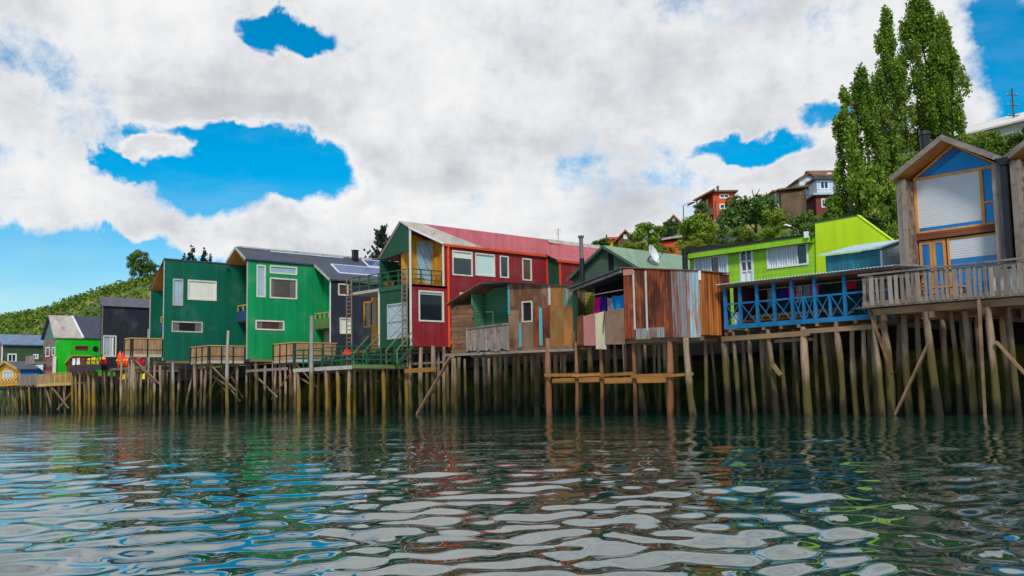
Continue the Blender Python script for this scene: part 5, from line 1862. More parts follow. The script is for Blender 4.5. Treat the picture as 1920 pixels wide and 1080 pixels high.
# bright green house with the slate wing under one long roof
xM = float(fm_.uz(464, 600)[0])
zM = fm_.uz(464, 673)[1]
zMt = fm_.uz(464, 488)[1]
pkM = fm_.uz(448, 466)
xMl = fm_.uz(431, 493)[0]
sM = FX(xM)
MH = thing('bright_green_house', 'bright green tall house with slate wing, dark roof and solar panels', 'house', (xM - 2, MY, zM))
yW = sM.uz(592, 640)[0]
wm = [sM.rect(482, 498, 497, 556), sM.rect(507, 500, 556, 513), sM.rect(507, 523, 556, 559), sM.rect(480, 602, 532, 618)]
MB().wall(sM, MY, yW + 1, zM, zMt - .05, .25, wm).build('side_wall', 'bright_green_paint', MH)
for w_, g_ in zip(wm, ('glass_pale', 'glass_pale', 'glass_brown', 'glass_brown')):
    window(MH, sM, w_, 'cream_paint', g_, fw_=.13)
xWr = FY(yW).uz(620, 600)[0]
slp = (pkM[1] - zMt) / (xM + .12 - pkM[0])
zWe = FY(yW).uz(620, 526)[1]
yRe = 66.0
# roof planes
zR = pkM[1]
MB().prism([(pkM[0], MY - .35, zR), (xM + .15, MY - .35, zMt), (xM + .15, yW - .2, zMt), (pkM[0], yW - .2, zR)], (0, 0, .14)).build('roof', 'slate_roof', MH)
roofW = MB().prism([(pkM[0], yW - .199, zR), (xM + .15, yW - .199, zMt), (xWr + .2, yW - .199, zWe), (xWr + .2, yRe, zWe), (xM + .15, yRe, zMt), (pkM[0], yRe, zR)], (0, 0, .13)).build('roof', 'slate_roof', MH)
MB().prism([(pkM[0], MY - .35, zR), (xMl - .1, MY - .35, fm_.uz(431, 494)[1]), (xMl - .1, yRe, fm_.uz(431, 494)[1]), (pkM[0], yRe, zR)], (0, 0, .13)).build('roof', 'slate_roof', MH)
MB().box(pkM[0] - .06, pkM[0] + .06, MY - .2, yRe - .1, zR + .19, zR + .23).build('ridge_rail', 'trim_grey', MH)
for k in range(8):
    MB().box(pkM[0] - .03, pkM[0] + .03, MY + .2 + k * 2.9, MY + .26 + k * 2.9, zR + .1, zR + .19).build('rail_bracket', 'rail_metal', MH)
MB().bar((pkM[0], MY - .37, zR + .05), (xM + .16, MY - .37, zMt + .05), .05, .22).bar((pkM[0], MY - .372, zR + .05), (xMl - .1, MY - .372, fm_.uz(431, 494)[1] + .05), .05, .22).build('barge_board', 'trim_grey', MH)
MB().prism([(xM - .26, MY - .3, zMt - .06), (pkM[0], MY - .3, zR - .08), (xMl + .2, MY - .3, fm_.uz(431, 494)[1] - .06), (xMl + .2, MY - .3, fm_.uz(431, 494)[1] - .12), (pkM[0], MY - .3, zR - .16), (xM - .26, MY - .3, zMt - .14)], (0, 2.2, 0)).build('soffit', 'soffit_wood', MH)
MB().box(xM - .14, xM + .02, MY - .04, MY - .001, zM, zMt - .05).build('front_edge', 'trim_grey', MH)
MB().box(xMl, xMl + .2, MY + .01, 58, zM, zMt - .1).build('side_wall', 'dark_green_paint', MH)
recess(MH, xMl + .2, xM - .25, MY + 1.7, zM, zMt, zMt, 'dark_green_paint', 'navy_paint', 'deck_rail_wood', 'glass_pale')
MB().box(xMl, xM - .01, MY + .3, 58, zM - .22, zM - .01).build('floor', 'beam_wood', MH)
# slate wing
sW = FX(xWr)
ws1, ws2 = sW.rect(635, 533, 652, 553), sW.rect(638, 597, 658, 625)
MB().wall(sW, yW, 64, zM, zWe - .03, .2, (ws1, ws2)).build('side_wall', 'slate_paint', MH)
window(MH, sW, ws1, 'cream_paint', 'glass_brown', fw_=.13)
window(MH, sW, ws2, 'cream_paint', 'blind_cream', fw_=.13)
MB().box(xWr - .1, xWr + .03, yW - .06, yW - .005, zM, zWe - .03).build('front_edge', 'white_paint', MH)
MB().bar((xM + .1, yW - .25, zMt + .03), (xWr + .2, yW - .25, zWe + .03), .05, .22).build('barge_board', 'trim_grey', MH)
zme = zM + 3.05
recess(MH, xM + .02, xWr - .2, yW + .9, zM, zMt - .3, zWe - .1, 'bright_green_paint', 'deck_green', 'deck_rail_wood', 'glass_pale')
MB().box(xM, xWr - .2, yW + .2, 62, zM - .22, zM - .01).build('floor', 'beam_wood', MH)


# things lying on the wing's roof plane
def onroof(px, py):
    nrm = Vector((zMt - zR, 0, pkM[0] - (xM + .15)))
    nrm = Vector((zR - zMt, 0, (xM + .15) - pkM[0])).normalized()
    o_ = Vector((pkM[0], 0, zR + .14))
    d = Vector(ray(px, py))
    t = (o_ - Vector(EYEP)).dot(nrm) / d.dot(nrm)
    return Vector(EYEP) + d * t, nrm


yp0 = 58.0
rdir = (Vector((xM + .15, 0, zMt)) - Vector((pkM[0], 0, zR)))
rl = rdir.normalized()
nrm = Vector((-rl.z, 0, rl.x))
SPp = thing('solar_panel', 'blue solar panel with white frame nearest the ridge end on the slate roof', 'solar panel', (pkM[0] + 2, 59, zR - 1), 'solar panels on the slate roof')
labs = ('blue solar panel with white frame, lower one on the slate roof', 'blue solar panel with white frame, upper one on the slate roof near the red house')
SPp_used = [SPp]


def panel(root, y0_, y1_, d0, d1):
    q = [Vector((pkM[0], 0, zR + .18)) + rl * d + Vector((0, y, 0)) for y, d in ((y0_, d0), (y1_, d0), (y1_, d1), (y0_, d1))]
    MB().prism([v + nrm * .02 for v in q], nrm * .06).build('panel_glass', 'solar_glass', root)
    mb = MB()
    for i in range(4):
        mb.bar(q[i] + nrm * .06, q[(i + 1) % 4] + nrm * .06, .10, .12)
    mb.build('panel_frame', 'white_paint', root)


y_a = yW + 1.6
SPp['label'] = labs[0]
panel(SPp, y_a, y_a + 6.2, 2.2, 3.9)
SP2 = thing('solar_panel', labs[1], 'solar panel', (pkM[0] + 1, y_a + 6, zR), 'solar panels on the slate roof')
panel(SP2, y_a + 4.5, y_a + 10.5, .5, 1.9)
SK = thing('roof_window', 'pale skylight strip along the ridge of the slate roof', 'skylight', (pkM[0], MY + 5, zR))
q = [Vector((pkM[0], 0, zR + .16)) + rl * d + Vector((0, y, 0)) for y, d in ((MY + 3, .25), (yW + 4, .25), (yW + 4, .5), (MY + 3, .5))]
MB().prism(q, nrm * .03).build('pane', 'glass_pale', SK)
CHM = thing('roof_vent', 'short black square vent on the slate roof', 'chimney', (pkM[0] + .6, y_a + 4.2, zR - .3))
MB().box(pkM[0] + .3, pkM[0] + .75, y_a + 3.4, y_a + 3.9, zR - .6, zR + .75).build('shaft', 'black_metal', CHM)
MB().box(pkM[0] + .25, pkM[0] + .8, y_a + 3.35, y_a + 3.95, zR + .75, zR + .82).build('cap', 'black_metal', CHM)
for px, y in ((497, 46), (480, 45), (517, 47), (463, 44.6), (527, 49), (443, 46), (470, 49), (505, 50), (545, 51), (560, 52)):
    pile_px(MH, px, y, zM - .2, px, .17)
back_piles(MH, xMl, xWr, (45.4, 48, 50), zM - .2, 1.2)
for a, b in (((475, 700, 45.4), (520, 745, 45.2)), ((545, 700, 47), (510, 748, 47)), ((455, 745, 45), (430, 700, 45)), ((395, 700, 43), (425, 735, 43)), ((410, 700, 43.2), (450, 752, 44))):
    strut('brace', 'beam_wood', MH, onY(*a), onY(*b), .14, .09)
piece('tie_beam', 'grey_wood', MH, FY(44.4), onY(462, 694, 44.4)[0], onY(540, 694, 44.4)[0], 0, .08, onY(500, 696, 44.4)[2], onY(500, 691, 44.4)[2], var=0)


# decks of split wood rails in front of the green houses
def wood_deck(label, x0, x1, y0, y1, z, zt, npost=4):
    D = thing('wooden_deck', label, 'deck', ((x0 + x1) / 2, y0, z), 'wooden decks of the green houses')
    n = max(3, int((y1 - y0) / .3))
    for k in range(n):
        a = y0 + (y1 - y0) * k / n
        piece('deck_board', 'deck_wood', D, FY(a), x0, x1, -(y1 - y0) / n + .015, 0, z + .18, z + .24, var=0)
    for fr_, a, b in ((FY(y0), x0, x1), (FX(x1), y0, y1)):
        sg = 1
        piece('edge_beam', 'trim_grey', D, fr_, a, b, 0, .08, z - .05, z + .2, var=0)
        MB().fbox(fr_, a, b + .04, .0, .12, zt - .04, zt + .04).build('handrail', 'deck_rail_wood', D)
        k = max(1, round((b - a) / 1.3))
        for i in range(k + 1):
            u = a + (b - a) * i / k
            piece('railing_post', 'rail_metal', D, fr_, u - .05, u + .05, .085, .15, z - .05, zt - .04, var=0)
        n_ = int((b - a) / .13)
        mb = MB()
        for i in range(n_):
            u = a + (i + .5) * (b - a) / n_
            mb.fbox(fr_, u - .048, u + .048, .03, .06, z + .22, zt - .042)
        mb.build('balusters', 'deck_wood', D, kind='stuff')
        MB().fbox(fr_, a, b, .061, .085, z + .55, z + .6).build('rail', 'rail_metal', D)
    for y in (y0 + .4, (y0 + y1) / 2, y1 - .3):
        piece('joist', 'beam_wood', D, FY(y), x0 + .1, x1 - .05, -.07, .07, z - .24, z - .06, var=0)
    for k in range(npost):
        x = x1 - .4 - k * max(.9, (x1 - x0) / npost)
        for y in (y0 + .35, y1 - .4):
            if rnd.random() < .85:
                pile(D, (x, y, 0), (x + rnd.uniform(-.1, .1), y, z - .1), .16)
    strut('brace', 'beam_wood', D, (x1 - .2, y0 + .2, z - .15), (x1 - .2, y0 + 2.6, z - 2.4), .12, .12)
    strut('brace', 'beam_wood', D, (x0 + .6, y0 + .3, z - .15), (x1 - .4, y0 + 2.2, z - 2.2), .12, .12)
    return D


y0 = sN.uz(359, 660)[0]
c = onY(392, 680, y0)
wood_deck('wooden deck with baluster rail between the two tall green houses', xN + .05, float(c[0]), y0, MY - .05, float(c[2]), onY(392, 648, y0)[2])
y0 = sM.uz(514, 660)[0]
c = onY(552, 678, y0)
wood_deck('wooden deck with baluster rail before the slate wing of the bright green house', xM + .05, float(c[0]), y0, yW - .05, float(c[2]), onY(552, 642, y0)[2])
cx = onY(303, 660, NY - .1)[0]
yc = onX(247, 660, cx)[1]
c = onY(247, 668, yc)
wood_deck('wooden deck with baluster rail in front of the dark green house, leftmost', float(onY(235, 660, yc)[0]), float(cx), yc, NY - .08, float(c[2]), onY(247, 634, yc)[2])

# tall grey poles standing in the water
for px, pt, yt, y, lab in ((277, 279, 617, None, 'tall pale grey pole in the water beside the dark green house'), (427, 428, 620, None, 'tall pale grey pole before the deck between the green houses'),
                           (583, 584, 592, 37.0, 'tall pale grey pole rising through the green terrace railing'), (248, 249, 660, None, 'shorter grey pole before the leftmost wooden deck')):
    b = onZ(px, 776.5, 0) if y is None else np.array([*onY(px, 778, y)[:2], 0])
    t = onY(pt, yt, b[1])
    P_ = thing('mooring_pole', lab, 'pole', (b[0], b[1], 0), 'tall poles in the water')
    pile(P_, (b[0], b[1], 0), t, .19, 'grey_pole', 'pole')

# ------------------------------------------------------------------ black house
f = FY(40.0)
xP = float(f.uz(193, 600)[0])
sP = FX(xP)
zP, zPt, zPr = f.uz(193, 693)[1], f.uz(193, 573)[1], f.uz(193, 555)[1]
PH = thing('black_house', 'black boarded house with grey roof band beside the dark green house', 'house', (xP - 2, 40, zP))
wp = sP.rect(191, 630, 217, 668)
wp = (40.12, wp[1], wp[2], wp[3])
MB().wall(sP, 40.0, 50, zP, zPt, .2, (wp,)).build('side_wall', 'black_paint', PH)
window(PH, sP, wp, 'cream_paint', 'glass_pale', fw_=.12, mull=(.55, .8), panes=['glass_pale', 'curtain_white', 'glass_dark'])
MB().prism([(xP + .12, 39.8, zPt), (xP + .2, 39.8, zPt - .04), (xP - .8, 39.8, zPr), (xP - .9, 39.8, zPr)], (0, 12, 0)).build('roof', 'grey_roof', PH)
MB().prism([(xP - .9, 39.81, zPr - .1), (xP - .9, 52, zPr - .1), (xP - 5.4, 52, zPr - 2.6), (xP - 1.3, 42.0, zPr - .35)], (0, 0, .1)).build('roof', 'grey_roof', PH)
MB().fpoly(f, [(xP - .6, zP), (xP - .01, zP), (xP - .01, zPt), (xP - .6, zPr - .35)], -.2, 0).build('front_wall', 'black_paint', PH)
MB().prism([(xP - .6, 40.21, zP), (xP - 5, 50, zP), (xP - 5, 50, zPr - 2.4), (xP - .6, 40.21, zPr - .4)], (.2, .1, 0)).build('left_wall', 'black_paint', PH)
MB().box(xP - .12, xP + .03, 39.93, 39.995, zP, zPt).build('corner_trim', 'grey_wood', PH)
MB().prism([(xP - .6, 40.2, zP - .2), (xP, 40.2, zP - .2), (xP, 50, zP - .2), (xP - 5, 50, zP - .2)], (0, 0, .19)).build('floor', 'beam_wood', PH)
MB().tube((xP - 1.2, 48.4, zPr - .6), (xP - 1.2, 48.4, zPr + .9), .18, n=10).tube((xP - 1.2, 48.4, zPr + .7), (xP - 1.2, 48.4, zPr + 1.15), .32, .3, 10).build('chimney', 'hill_brick', PH)
for px, y in ((194, 40.3), (201, 40.6), (210, 40.2), (218, 41), (225, 42), (232, 41.5), (238, 40.6), (255, 41), (263, 42), (184, 41), (177, 40.8)):
    pile_px(PH, px, y, zP - .2, px, .17)
back_piles(PH, xP - 5, xP + 8, (42, 44, 46), zP - .4, 1.4)
# low platform right of it with upright kayaks
kz = zP + .15
xk0, xk1 = xP + .1, xP + 6.2
kf0 = onX(219, 690, xP + .6)
KP = thing('low_platform', 'low plank platform under the leftmost wooden deck, kayaks standing on it', 'platform', (xP + 3, 41, kz))
for k in range(6):
    piece('deck_board', 'beam_wood', KP, FY(40.9 + .35 * k), xk0, xk1 + 4, -.34, 0, kz - .1, kz - .02, var=0)
piece('edge_beam', 'grey_wood', KP, FY(40.88), xk0, xk1 + 4, 0, .08, kz - .28, kz - .02, var=0)
for k in range(4):
    pile(KP, (xk0 + 1 + 2 * k, 41.2, 0), (xk0 + 1 + 2 * k, 41.2, kz - .1), .16)


def kayak(px, m_, lab, h):
    q = onY(px, 690, 41.3)
    K_ = thing('kayak', lab, 'kayak', (q[0], 41.3, kz), 'kayaks standing on the low platform')
    prof = [(0, .05), (.12, .22), (.35, .33), (.6, .33), (.85, .22), (1, .06)]
    mb = MB()
    nn = 12

    def S_(a, b):
        t = b
        for (t0, r0_), (t1, r1_) in zip(prof, prof[1:]):
            if t <= t1 + 1e-9:
                rr = r0_ + (r1_ - r0_) * (t - t0) / (t1 - t0)
                break
        an = 2 * math.pi * a
        return (q[0] + rr * math.cos(an), 41.3 + .7 * rr * math.sin(an) + .15 * t, kz + h * t)
    mb.grid(S_, nn, 10)
    o_ = mb.build('hull', m_, K_)
    for p_ in o_.data.polygons:
        p_.use_smooth = True
    MB().tube((q[0], 41.3 - .14, kz + h * .45), (q[0], 41.3 - .19, kz + h * .47), .15, .15, 10).build('hatch', 'yellow_plastic' if m_ == 'orange_plastic' else 'black_metal', K_)


pos_l = ('left end of the row', 'second from the left', 'third from the left', 'beside the red ones')
for k, px in enumerate((222, 229, 236, 242)):
    kayak(px, 'orange_plastic', 'orange upright kayak beside the black house, ' + pos_l[k], 1.75 - .05 * k)
for k, px in enumerate((252, 260, 267)):
    kayak(px, 'red_plastic', 'red upright kayak under the leftmost wooden deck, ' + ('nearest the orange ones', 'middle one', 'nearest the dark green house')[k], 1.35)
for k, (px, py) in enumerate(((229, 706), (237, 705), (271, 705))):
    q = onY(px, py, 40.9)
    B_ = thing('yellow_float', ('yellow float hanging under the orange kayaks, left one', 'yellow float hanging under the orange kayaks, right one', 'yellow float hanging near the tall pole by the dark green house')[k], 'float', (q[0], 40.9, q[2] - .25), 'yellow floats under the platform')
    MB().tube((q[0], 40.9, q[2] - .3), (q[0], 40.9, q[2] + .22), .24, .2, 12).build('body', 'yellow_plastic', B_)
    MB().tube((q[0], 40.9, q[2] + .22), (q[0], 40.9, kz - .2), .02, n=5).build('rope', 'cloth_white', B_)

# ------------------------------------------------------------------ vivid green house
xQ = float(f.uz(105, 640)[0])
sQ = FX(xQ)
zQ, zQt = f.uz(105, 702)[1], f.uz(105, 634)[1]
QH = thing('vivid_green_house', 'vivid green walled house with half pale, half grey roof and pinkish front', 'house', (xQ - 2, 40, zQ))
wq = sQ.rect(141, 649, 165, 656)
MB().wall(sQ, 40.0, 54, zQ, zQt, .2, (wq,)).build('side_wall', 'vivid_green_paint', QH)
window(QH, sQ, wq, 'hill_brick', 'glass_brown', fw_=.1)
q = sQ.uz(179, 654)
MB().tube(sQ.P(q[0], .005, q[1]), sQ.P(q[0], .08, q[1]), .34, .3, 16).build('round_vent', 'black_metal', QH)
zr_ = onX(140, 594, xQ - 1.9)[2]
xr2 = xQ - 1.9
xQl = f.uz(82, 640)[0]
yd = onX(140, 610, xQ - 1)[1]
MB().prism([(xQ + .15, 39.7, zQt), (xr2, 39.7, zr_), (xr2, yd, zr_), (xQ + .15, yd + .6, zQt)], (0, 0, .1)).build('roof', 'pale_roof', QH, label='pale weathered half of the roof')
MB().prism([(xQ + .15, yd + .61, zQt), (xr2, yd + .01, zr_), (xr2, 55, zr_), (xQ + .15, 55, zQt)], (0, 0, .1)).build('roof', 'slate_roof', QH)
MB().prism([(xr2, 39.7, zr_), (xQl - .2, 39.7, zQt), (xQl - .2, 55, zQt), (xr2, 55, zr_)], (0, 0, .09)).build('roof', 'slate_roof', QH)
MB().bar((xr2, yd, zr_ + .12), (xQ + .15, yd + .6, zQt + .12), .25, .06).build('valley_flashing', 'white_paint', QH)
for k in range(8):
    z = zQ + (zQt - zQ) * k / 8
    piece('wall_board', ('pinkish_board', 'hill_brick', 'grey_wood')[k % 3 if k < 6 else 2], QH, f, xQl, xQ - .21, -.15, 0, z, z + (zQt - zQ) / 8 - .02, var=0)
MB().fpoly(f, [(xQl, zQt), (xQ - .1, zQt), (xr2, zr_ - .05)], -.15, -.01).build('gable', 'teal_gable', QH)
window(QH, f, f.rect(86, 652, 93, 668), 'white_paint', 'glass_pale', fw_=.12)
window(QH, f, f.rect(98, 652, 103, 666), 'white_paint', 'glass_pale', fw_=.12)
MB().box(xQl - 1.6, xQl + 1.4, 38.6, 39.98, f.uz(75, 684)[1], f.uz(75, 684)[1] + .14).build('balcony_floor', 'grey_wood', QH)
for k in range(9):
    u = xQl - 1.6 + 3 * k / 9
    piece('balcony_board', 'grey_wood', QH, FY(38.6), u, u + .3, 0, .05, f.uz(75, 684)[1], f.uz(75, 668)[1], var=0)
MB().box(xQ + .02, xQ + .3, 39.7, 39.99, zQ, f.uz(108, 668)[1]).build('corner_post', 'cream_paint', QH)
MB().box(xQl, xQ, 40.2, 54, zQ - .2, zQ).build('floor', 'beam_wood', QH)
# small shed roof leaning on it
q = onX(133, 690, xQ + 1.5)
SH = thing('small_shed', 'small brown lean-to shed against the vivid green wall', 'shed', (q[0], q[1], zQ))
MB().prism([(q[0] - 1.4, q[1], zQ), (q[0] + .6, q[1], zQ), (q[0] + .6, q[1], zQ + 1.9), (q[0] - 1.4, q[1], zQ + 1.2)], (0, 2, 0)).build('wall', 'spandrel_wood', SH)
MB().prism([(q[0] - 1.7, q[1] - .2, zQ + 1.14), (q[0] + .8, q[1] - .2, zQ + 2.02), (q[0] + .8, q[1] - .2, zQ + 2.1), (q[0] - 1.7, q[1] - .2, zQ + 1.22)], (0, 2.4, 0)).build('roof', 'orange_wood', SH)

# dark platform with tables under white and yellow cloths
yq = 38.6
f2 = FY(yq)
xa, xb = f2.uz(131, 690)[0], f2.uz(190, 690)[0]
za, zt = f2.uz(160, 696)[1], f2.uz(160, 669)[1]
BD = thing('black_deck', 'black painted deck with slim railing in front of the vivid green house', 'deck', ((xa + xb) / 2, yq, za))
for k in range(6):
    piece('deck_board', 'black_paint', BD, FY(yq + .3 * k), xa, xb, -.29, 0, za + .5, za + .58, var=0)
MB().fbox(f2, xa, xb, 0, .08, za, za + .58).build('edge_board', 'black_paint', BD)
railing(BD, f2, xa, xb, za + .58, zt, 'black_metal', post_step=1.4, mids=(za + 1.0,))
for k, (px, m_, lab) in enumerate(((140, 'cloth_white', 'white cloth over the black railing, left end'), (149, 'cloth_white', 'white cloth over the black railing, second from left'), (160, 'yellow_plastic', 'yellow cushion roll on the black deck, left one'), (168, 'yellow_plastic', 'yellow cushion roll on the black deck, right one'), (183, 'red_plastic', 'red and yellow bundle at the right end of the black deck'))):
    q = f2.uz(px, 676)
    if m_ == 'cloth_white':
        cloth('rail_cloth', lab, 'cloth', m_, f2, q[0] - .4, q[0] + .35, za + .75, zt - .02, .09, 'cloths on the black railing', seed=k)
    else:
        B_ = thing('cushion_roll', lab, 'cushion', (q[0], yq + .5, za + .58), 'bundles on the black deck')
        MB().tube((q[0] - .42, yq + .5, za + .85), (q[0] + .42, yq + .5, za + .85), .26, .26, 12).build('roll', m_, B_)
        MB().tube((q[0] - .3, yq + .5, za + 1.16), (q[0] + .3, yq + .5, za + 1.16), .2, .2, 10).build('roll', 'yellow_plastic', B_)
for px, y in ((137, 38.8), (143, 38.9), (151, 38.7), (158, 39.3), (167, 38.9), (177, 39.2)):
    pile_px(BD, px, y, za + .1, px, .2, 'pile_yellow')
back_piles(BD, xa, xb, (40.5, 42, 44), za, 1.5)
# light wooden deck left of it
yq = 39.4
f2 = FY(yq)
xa, xb = f2.uz(70, 710)[0], f2.uz(134, 710)[0]
za, zt = f2.uz(100, 722)[1], f2.uz(100, 700)[1]
LD = thing('light_deck', 'light brown deck with slatted rail in front of the pinkish house front', 'deck', ((xa + xb) / 2, yq, za))
for k in range(5):
    piece('deck_board', 'deck_wood', LD, FY(yq + .4 * k), xa, xb, -.39, 0, za + .1, za + .18, var=0)
MB().fbox(f2, xa, xb, 0, .08, za - .1, za + .2).build('edge_beam', 'deck_rail_wood', LD)
xc = xa + (xb - xa) * .36
MB().fbox(f2, xa, xc, .01, .05, za + .2, zt).build('solid_panel', 'deck_wood', LD)
railing(LD, f2, xc, xb, za + .2, zt, 'deck_rail_wood', post_step=1.6, bal_step=.22, bal=.07, panel='deck_rail_wood')
for px, y in ((78, 39.8), (88, 40.6), (96, 39.7), (111, 40.4), (122, 39.8), (103, 41)):
    pile_px(LD, px, y, za, px, .14)
strut('brace', 'beam_wood', LD, onY(97, 725, 39.5), onY(128, 765, 39.5), .18, .12)
strut('brace', 'beam_wood', LD, onY(135, 735, 39.7), onY(108, 768, 39.7), .14, .12)
strut('brace', 'beam_wood', LD, onY(86, 725, 39.7), onY(96, 765, 39.7), .14, .12)
back_piles(LD, xa, xb, (42, 44), za, 1.6, .13)
# grey deck
yq = 41.0
f2 = FY(yq)
xa, xb = f2.uz(33, 710)[0], f2.uz(69, 710)[0]
za, zt = f2.uz(50, 721)[1], f2.uz(50, 702)[1]
GD = thing('grey_deck', 'grey boarded deck between the yellow house and the light brown deck', 'deck', ((xa + xb) / 2, yq, za))
MB().box(xa, xb, yq, yq + 2.5, za, za + .15).build('floor', 'grey_wood', GD)
k = xa
while k < xb - .2:
    piece('railing_board', 'grey_wood', GD, f2, k, k + .42, 0, .05, za - .1, zt + rnd.uniform(-.08, .05), var=0)
    k += .45
for px, y in ((41, 41.3), (49, 41.6), (57, 41.2), (64, 42)):
    pile_px(GD, px, y, za, px, .16, 'pile_yellow' if px == 57 else 'pile_wood')
back_piles(GD, xa, xb, (43, 45), za, 1.5, .14)

# ------------------------------------------------------------------ yellow and blue house, olive house
UY = 42.0
f = FY(UY)
xU = float(f.uz(35, 705)[0])
sU = FX(xU)
zU, zUe, zUp = f.uz(15, 722)[1], f.uz(34, 692)[1], f.uz(13, 680)[1]
UH = thing('yellow_house', 'small yellow fronted house with blue side wall and dark roof', 'house', (xU - 4, UY, zU))
xp = f.uz(13, 690)[0]
xl2 = xp - (xU - xp)
wu = f.rect(6, 696, 24, 712)
MB().fpoly(f, [(xl2, zUe - .02), (xU, zUe - .02), (xp, zUp)], -.2, 0).wall(f, xl2, xU, zU, zUe - .02, .2, (wu,)).build('front_wall', 'yellow_paint', UH)
window(UH, f, wu, 'white_paint', 'glass_pale', fw_=.14, mull=(.33, .66))
MB().box(xU - .2, xU, UY + .21, UY + 9, zU, zUe - .02).build('side_wall', 'blue_house_paint', UH)
MB().prism([(xU + .35, UY - .3, zUe - .1), (xp, UY - .3, zUp + .05), (xp, UY - .3, zUp + .18), (xU + .35, UY - .3, zUe + .03)], (0, 9.6, 0)).prism([(xl2 - .35, UY - .31, zUe - .1), (xp, UY - .31, zUp + .05), (xp, UY - .31, zUp + .18), (xl2 - .35, UY - .31, zUe + .03)], (0, 9.6, 0)).build('roof', 'slate_roof', UH)
MB().bar((xU + .35, UY - .36, zUe - .02), (xp, UY - .36, zUp + .12), .06, .28).bar((xl2 - .35, UY - .36, zUe - .02), (xp, UY - .36, zUp + .12), .06, .28).build('barge_board', 'deck_rail_wood', UH)
MB().box(xl2, xU, UY + .2, UY + 9, zU - .25, zU).build('floor', 'beam_wood', UH)
rb = FY(UY - 1.2)
z0_, z1_ = rb.uz(15, 720)[1], rb.uz(15, 710)[1]
ua, ub = rb.uz(-6, 715)[0], rb.uz(32, 715)[0]
MB().fbox(rb, ua, ub, -1.2, .05, z0_ - .2, z0_).build('porch_floor', 'yellow_paint', UH)
MB().fbox(rb, ua, ub, 0, .1, z1_, z1_ + .12).fbox(rb, ua, ub, 0, .08, z0_, z0_ + .1).build('porch_rail', 'deck_rail_wood', UH)
n = 6
for k in range(n):
    a, b = ua + (ub - ua) * k / n, ua + (ub - ua) * (k + 1) / n
    strut('cross_brace', 'deck_rail_wood', UH, rb.P(a, .05, z0_ + .1), rb.P(b, .05, z1_), .16, .05, 0)
    strut('cross_brace', 'deck_rail_wood', UH, rb.P(a, .1, z1_), rb.P(b, .1, z0_ + .1), .16, .05, 0)
for px, y in ((1, 41.2), (18, 41.2), (25, 41.6), (10, 43), (33, 42)):
    pile_px(UH, px, y, zU - .2, px, .16)
back_piles(UH, xl2, xU, (43.5, 45.5), zU, 1.6, .14)
# pale low roof beside it
q0_, q1_ = onX(44, 697, xU + .3), onX(92, 697, xU + .3)
PRF = thing('porch_roof', 'pale sheet porch roof beside the blue wall', 'roof', (xU + 1.5, q0_[1], zU))
MB().prism([(xU - .1, UY + 2, zUe + .5), (xU + 3.4, UY + 2, zUe - .45), (xU + 3.4, UY + 7.5, zUe - .45), (xU - .1, UY + 7.5, zUe + .5)], (0, 0, .1)).build('sheet', 'pale_sheet', PRF)
for yy in (UY + 2.2, UY + 7.2):
    MB().box(xU + 3.1, xU + 3.25, yy, yy + .15, zU, zUe - .44).build('post', 'grey_wood', PRF)
# olive house behind
OY = 52.0
f = FY(OY)
xO = float(f.uz(5, 660)[0])
sO = FX(xO)
zOt, zOr = f.uz(5, 646)[1], f.uz(5, 634)[1]
OH = thing('olive_house', 'olive green long house with blue grey roof behind the yellow house', 'house', (xO, OY, 4.2))
wo1, wo2 = sO.rect(15, 664, 30, 678), sO.rect(63, 665, 71, 672)
MB().wall(sO, OY, OY + 20, 3.8, zOt, .25, (wo1, wo2)).build('side_wall', 'forest_green_paint', OH)
window(OH, sO, wo1, 'white_paint', 'glass_dark', fw_=.2, mull=(.5,))
window(OH, sO, wo2, 'white_paint', 'glass_dark', fw_=.2, mull=(.5,))
MB().prism([(xO + .4, OY - .3, zOt - .1), (xO - 3.5, OY - .3, zOr + .7), (xO - 3.5, OY - .3, zOr + .85), (xO + .4, OY - .3, zOt + .05)], (0, 21, 0)).prism([(xO - 7.4, OY - .3, zOt - .1), (xO - 3.5, OY - .3, zOr + .7), (xO - 3.5, OY - .3, zOr + .85), (xO - 7.4, OY - .3, zOt + .05)], (0, 21, 0)).build('roof', 'bluegrey_roof', OH)
MB().fpoly(f, [(xO - 7, 3.8), (xO - .01, 3.8), (xO - .01, zOt), (xO - 3.5, zOr + .6), (xO - 7, zOt)], -.25, 0).build('front_wall', 'pinkish_board', OH)
MB().fbox(f, xO - .3, xO + .02, .003, .1, 3.8, zOt).build('corner_trim', 'white_paint', OH)

# ------------------------------------------------------------------ far houses on the hill


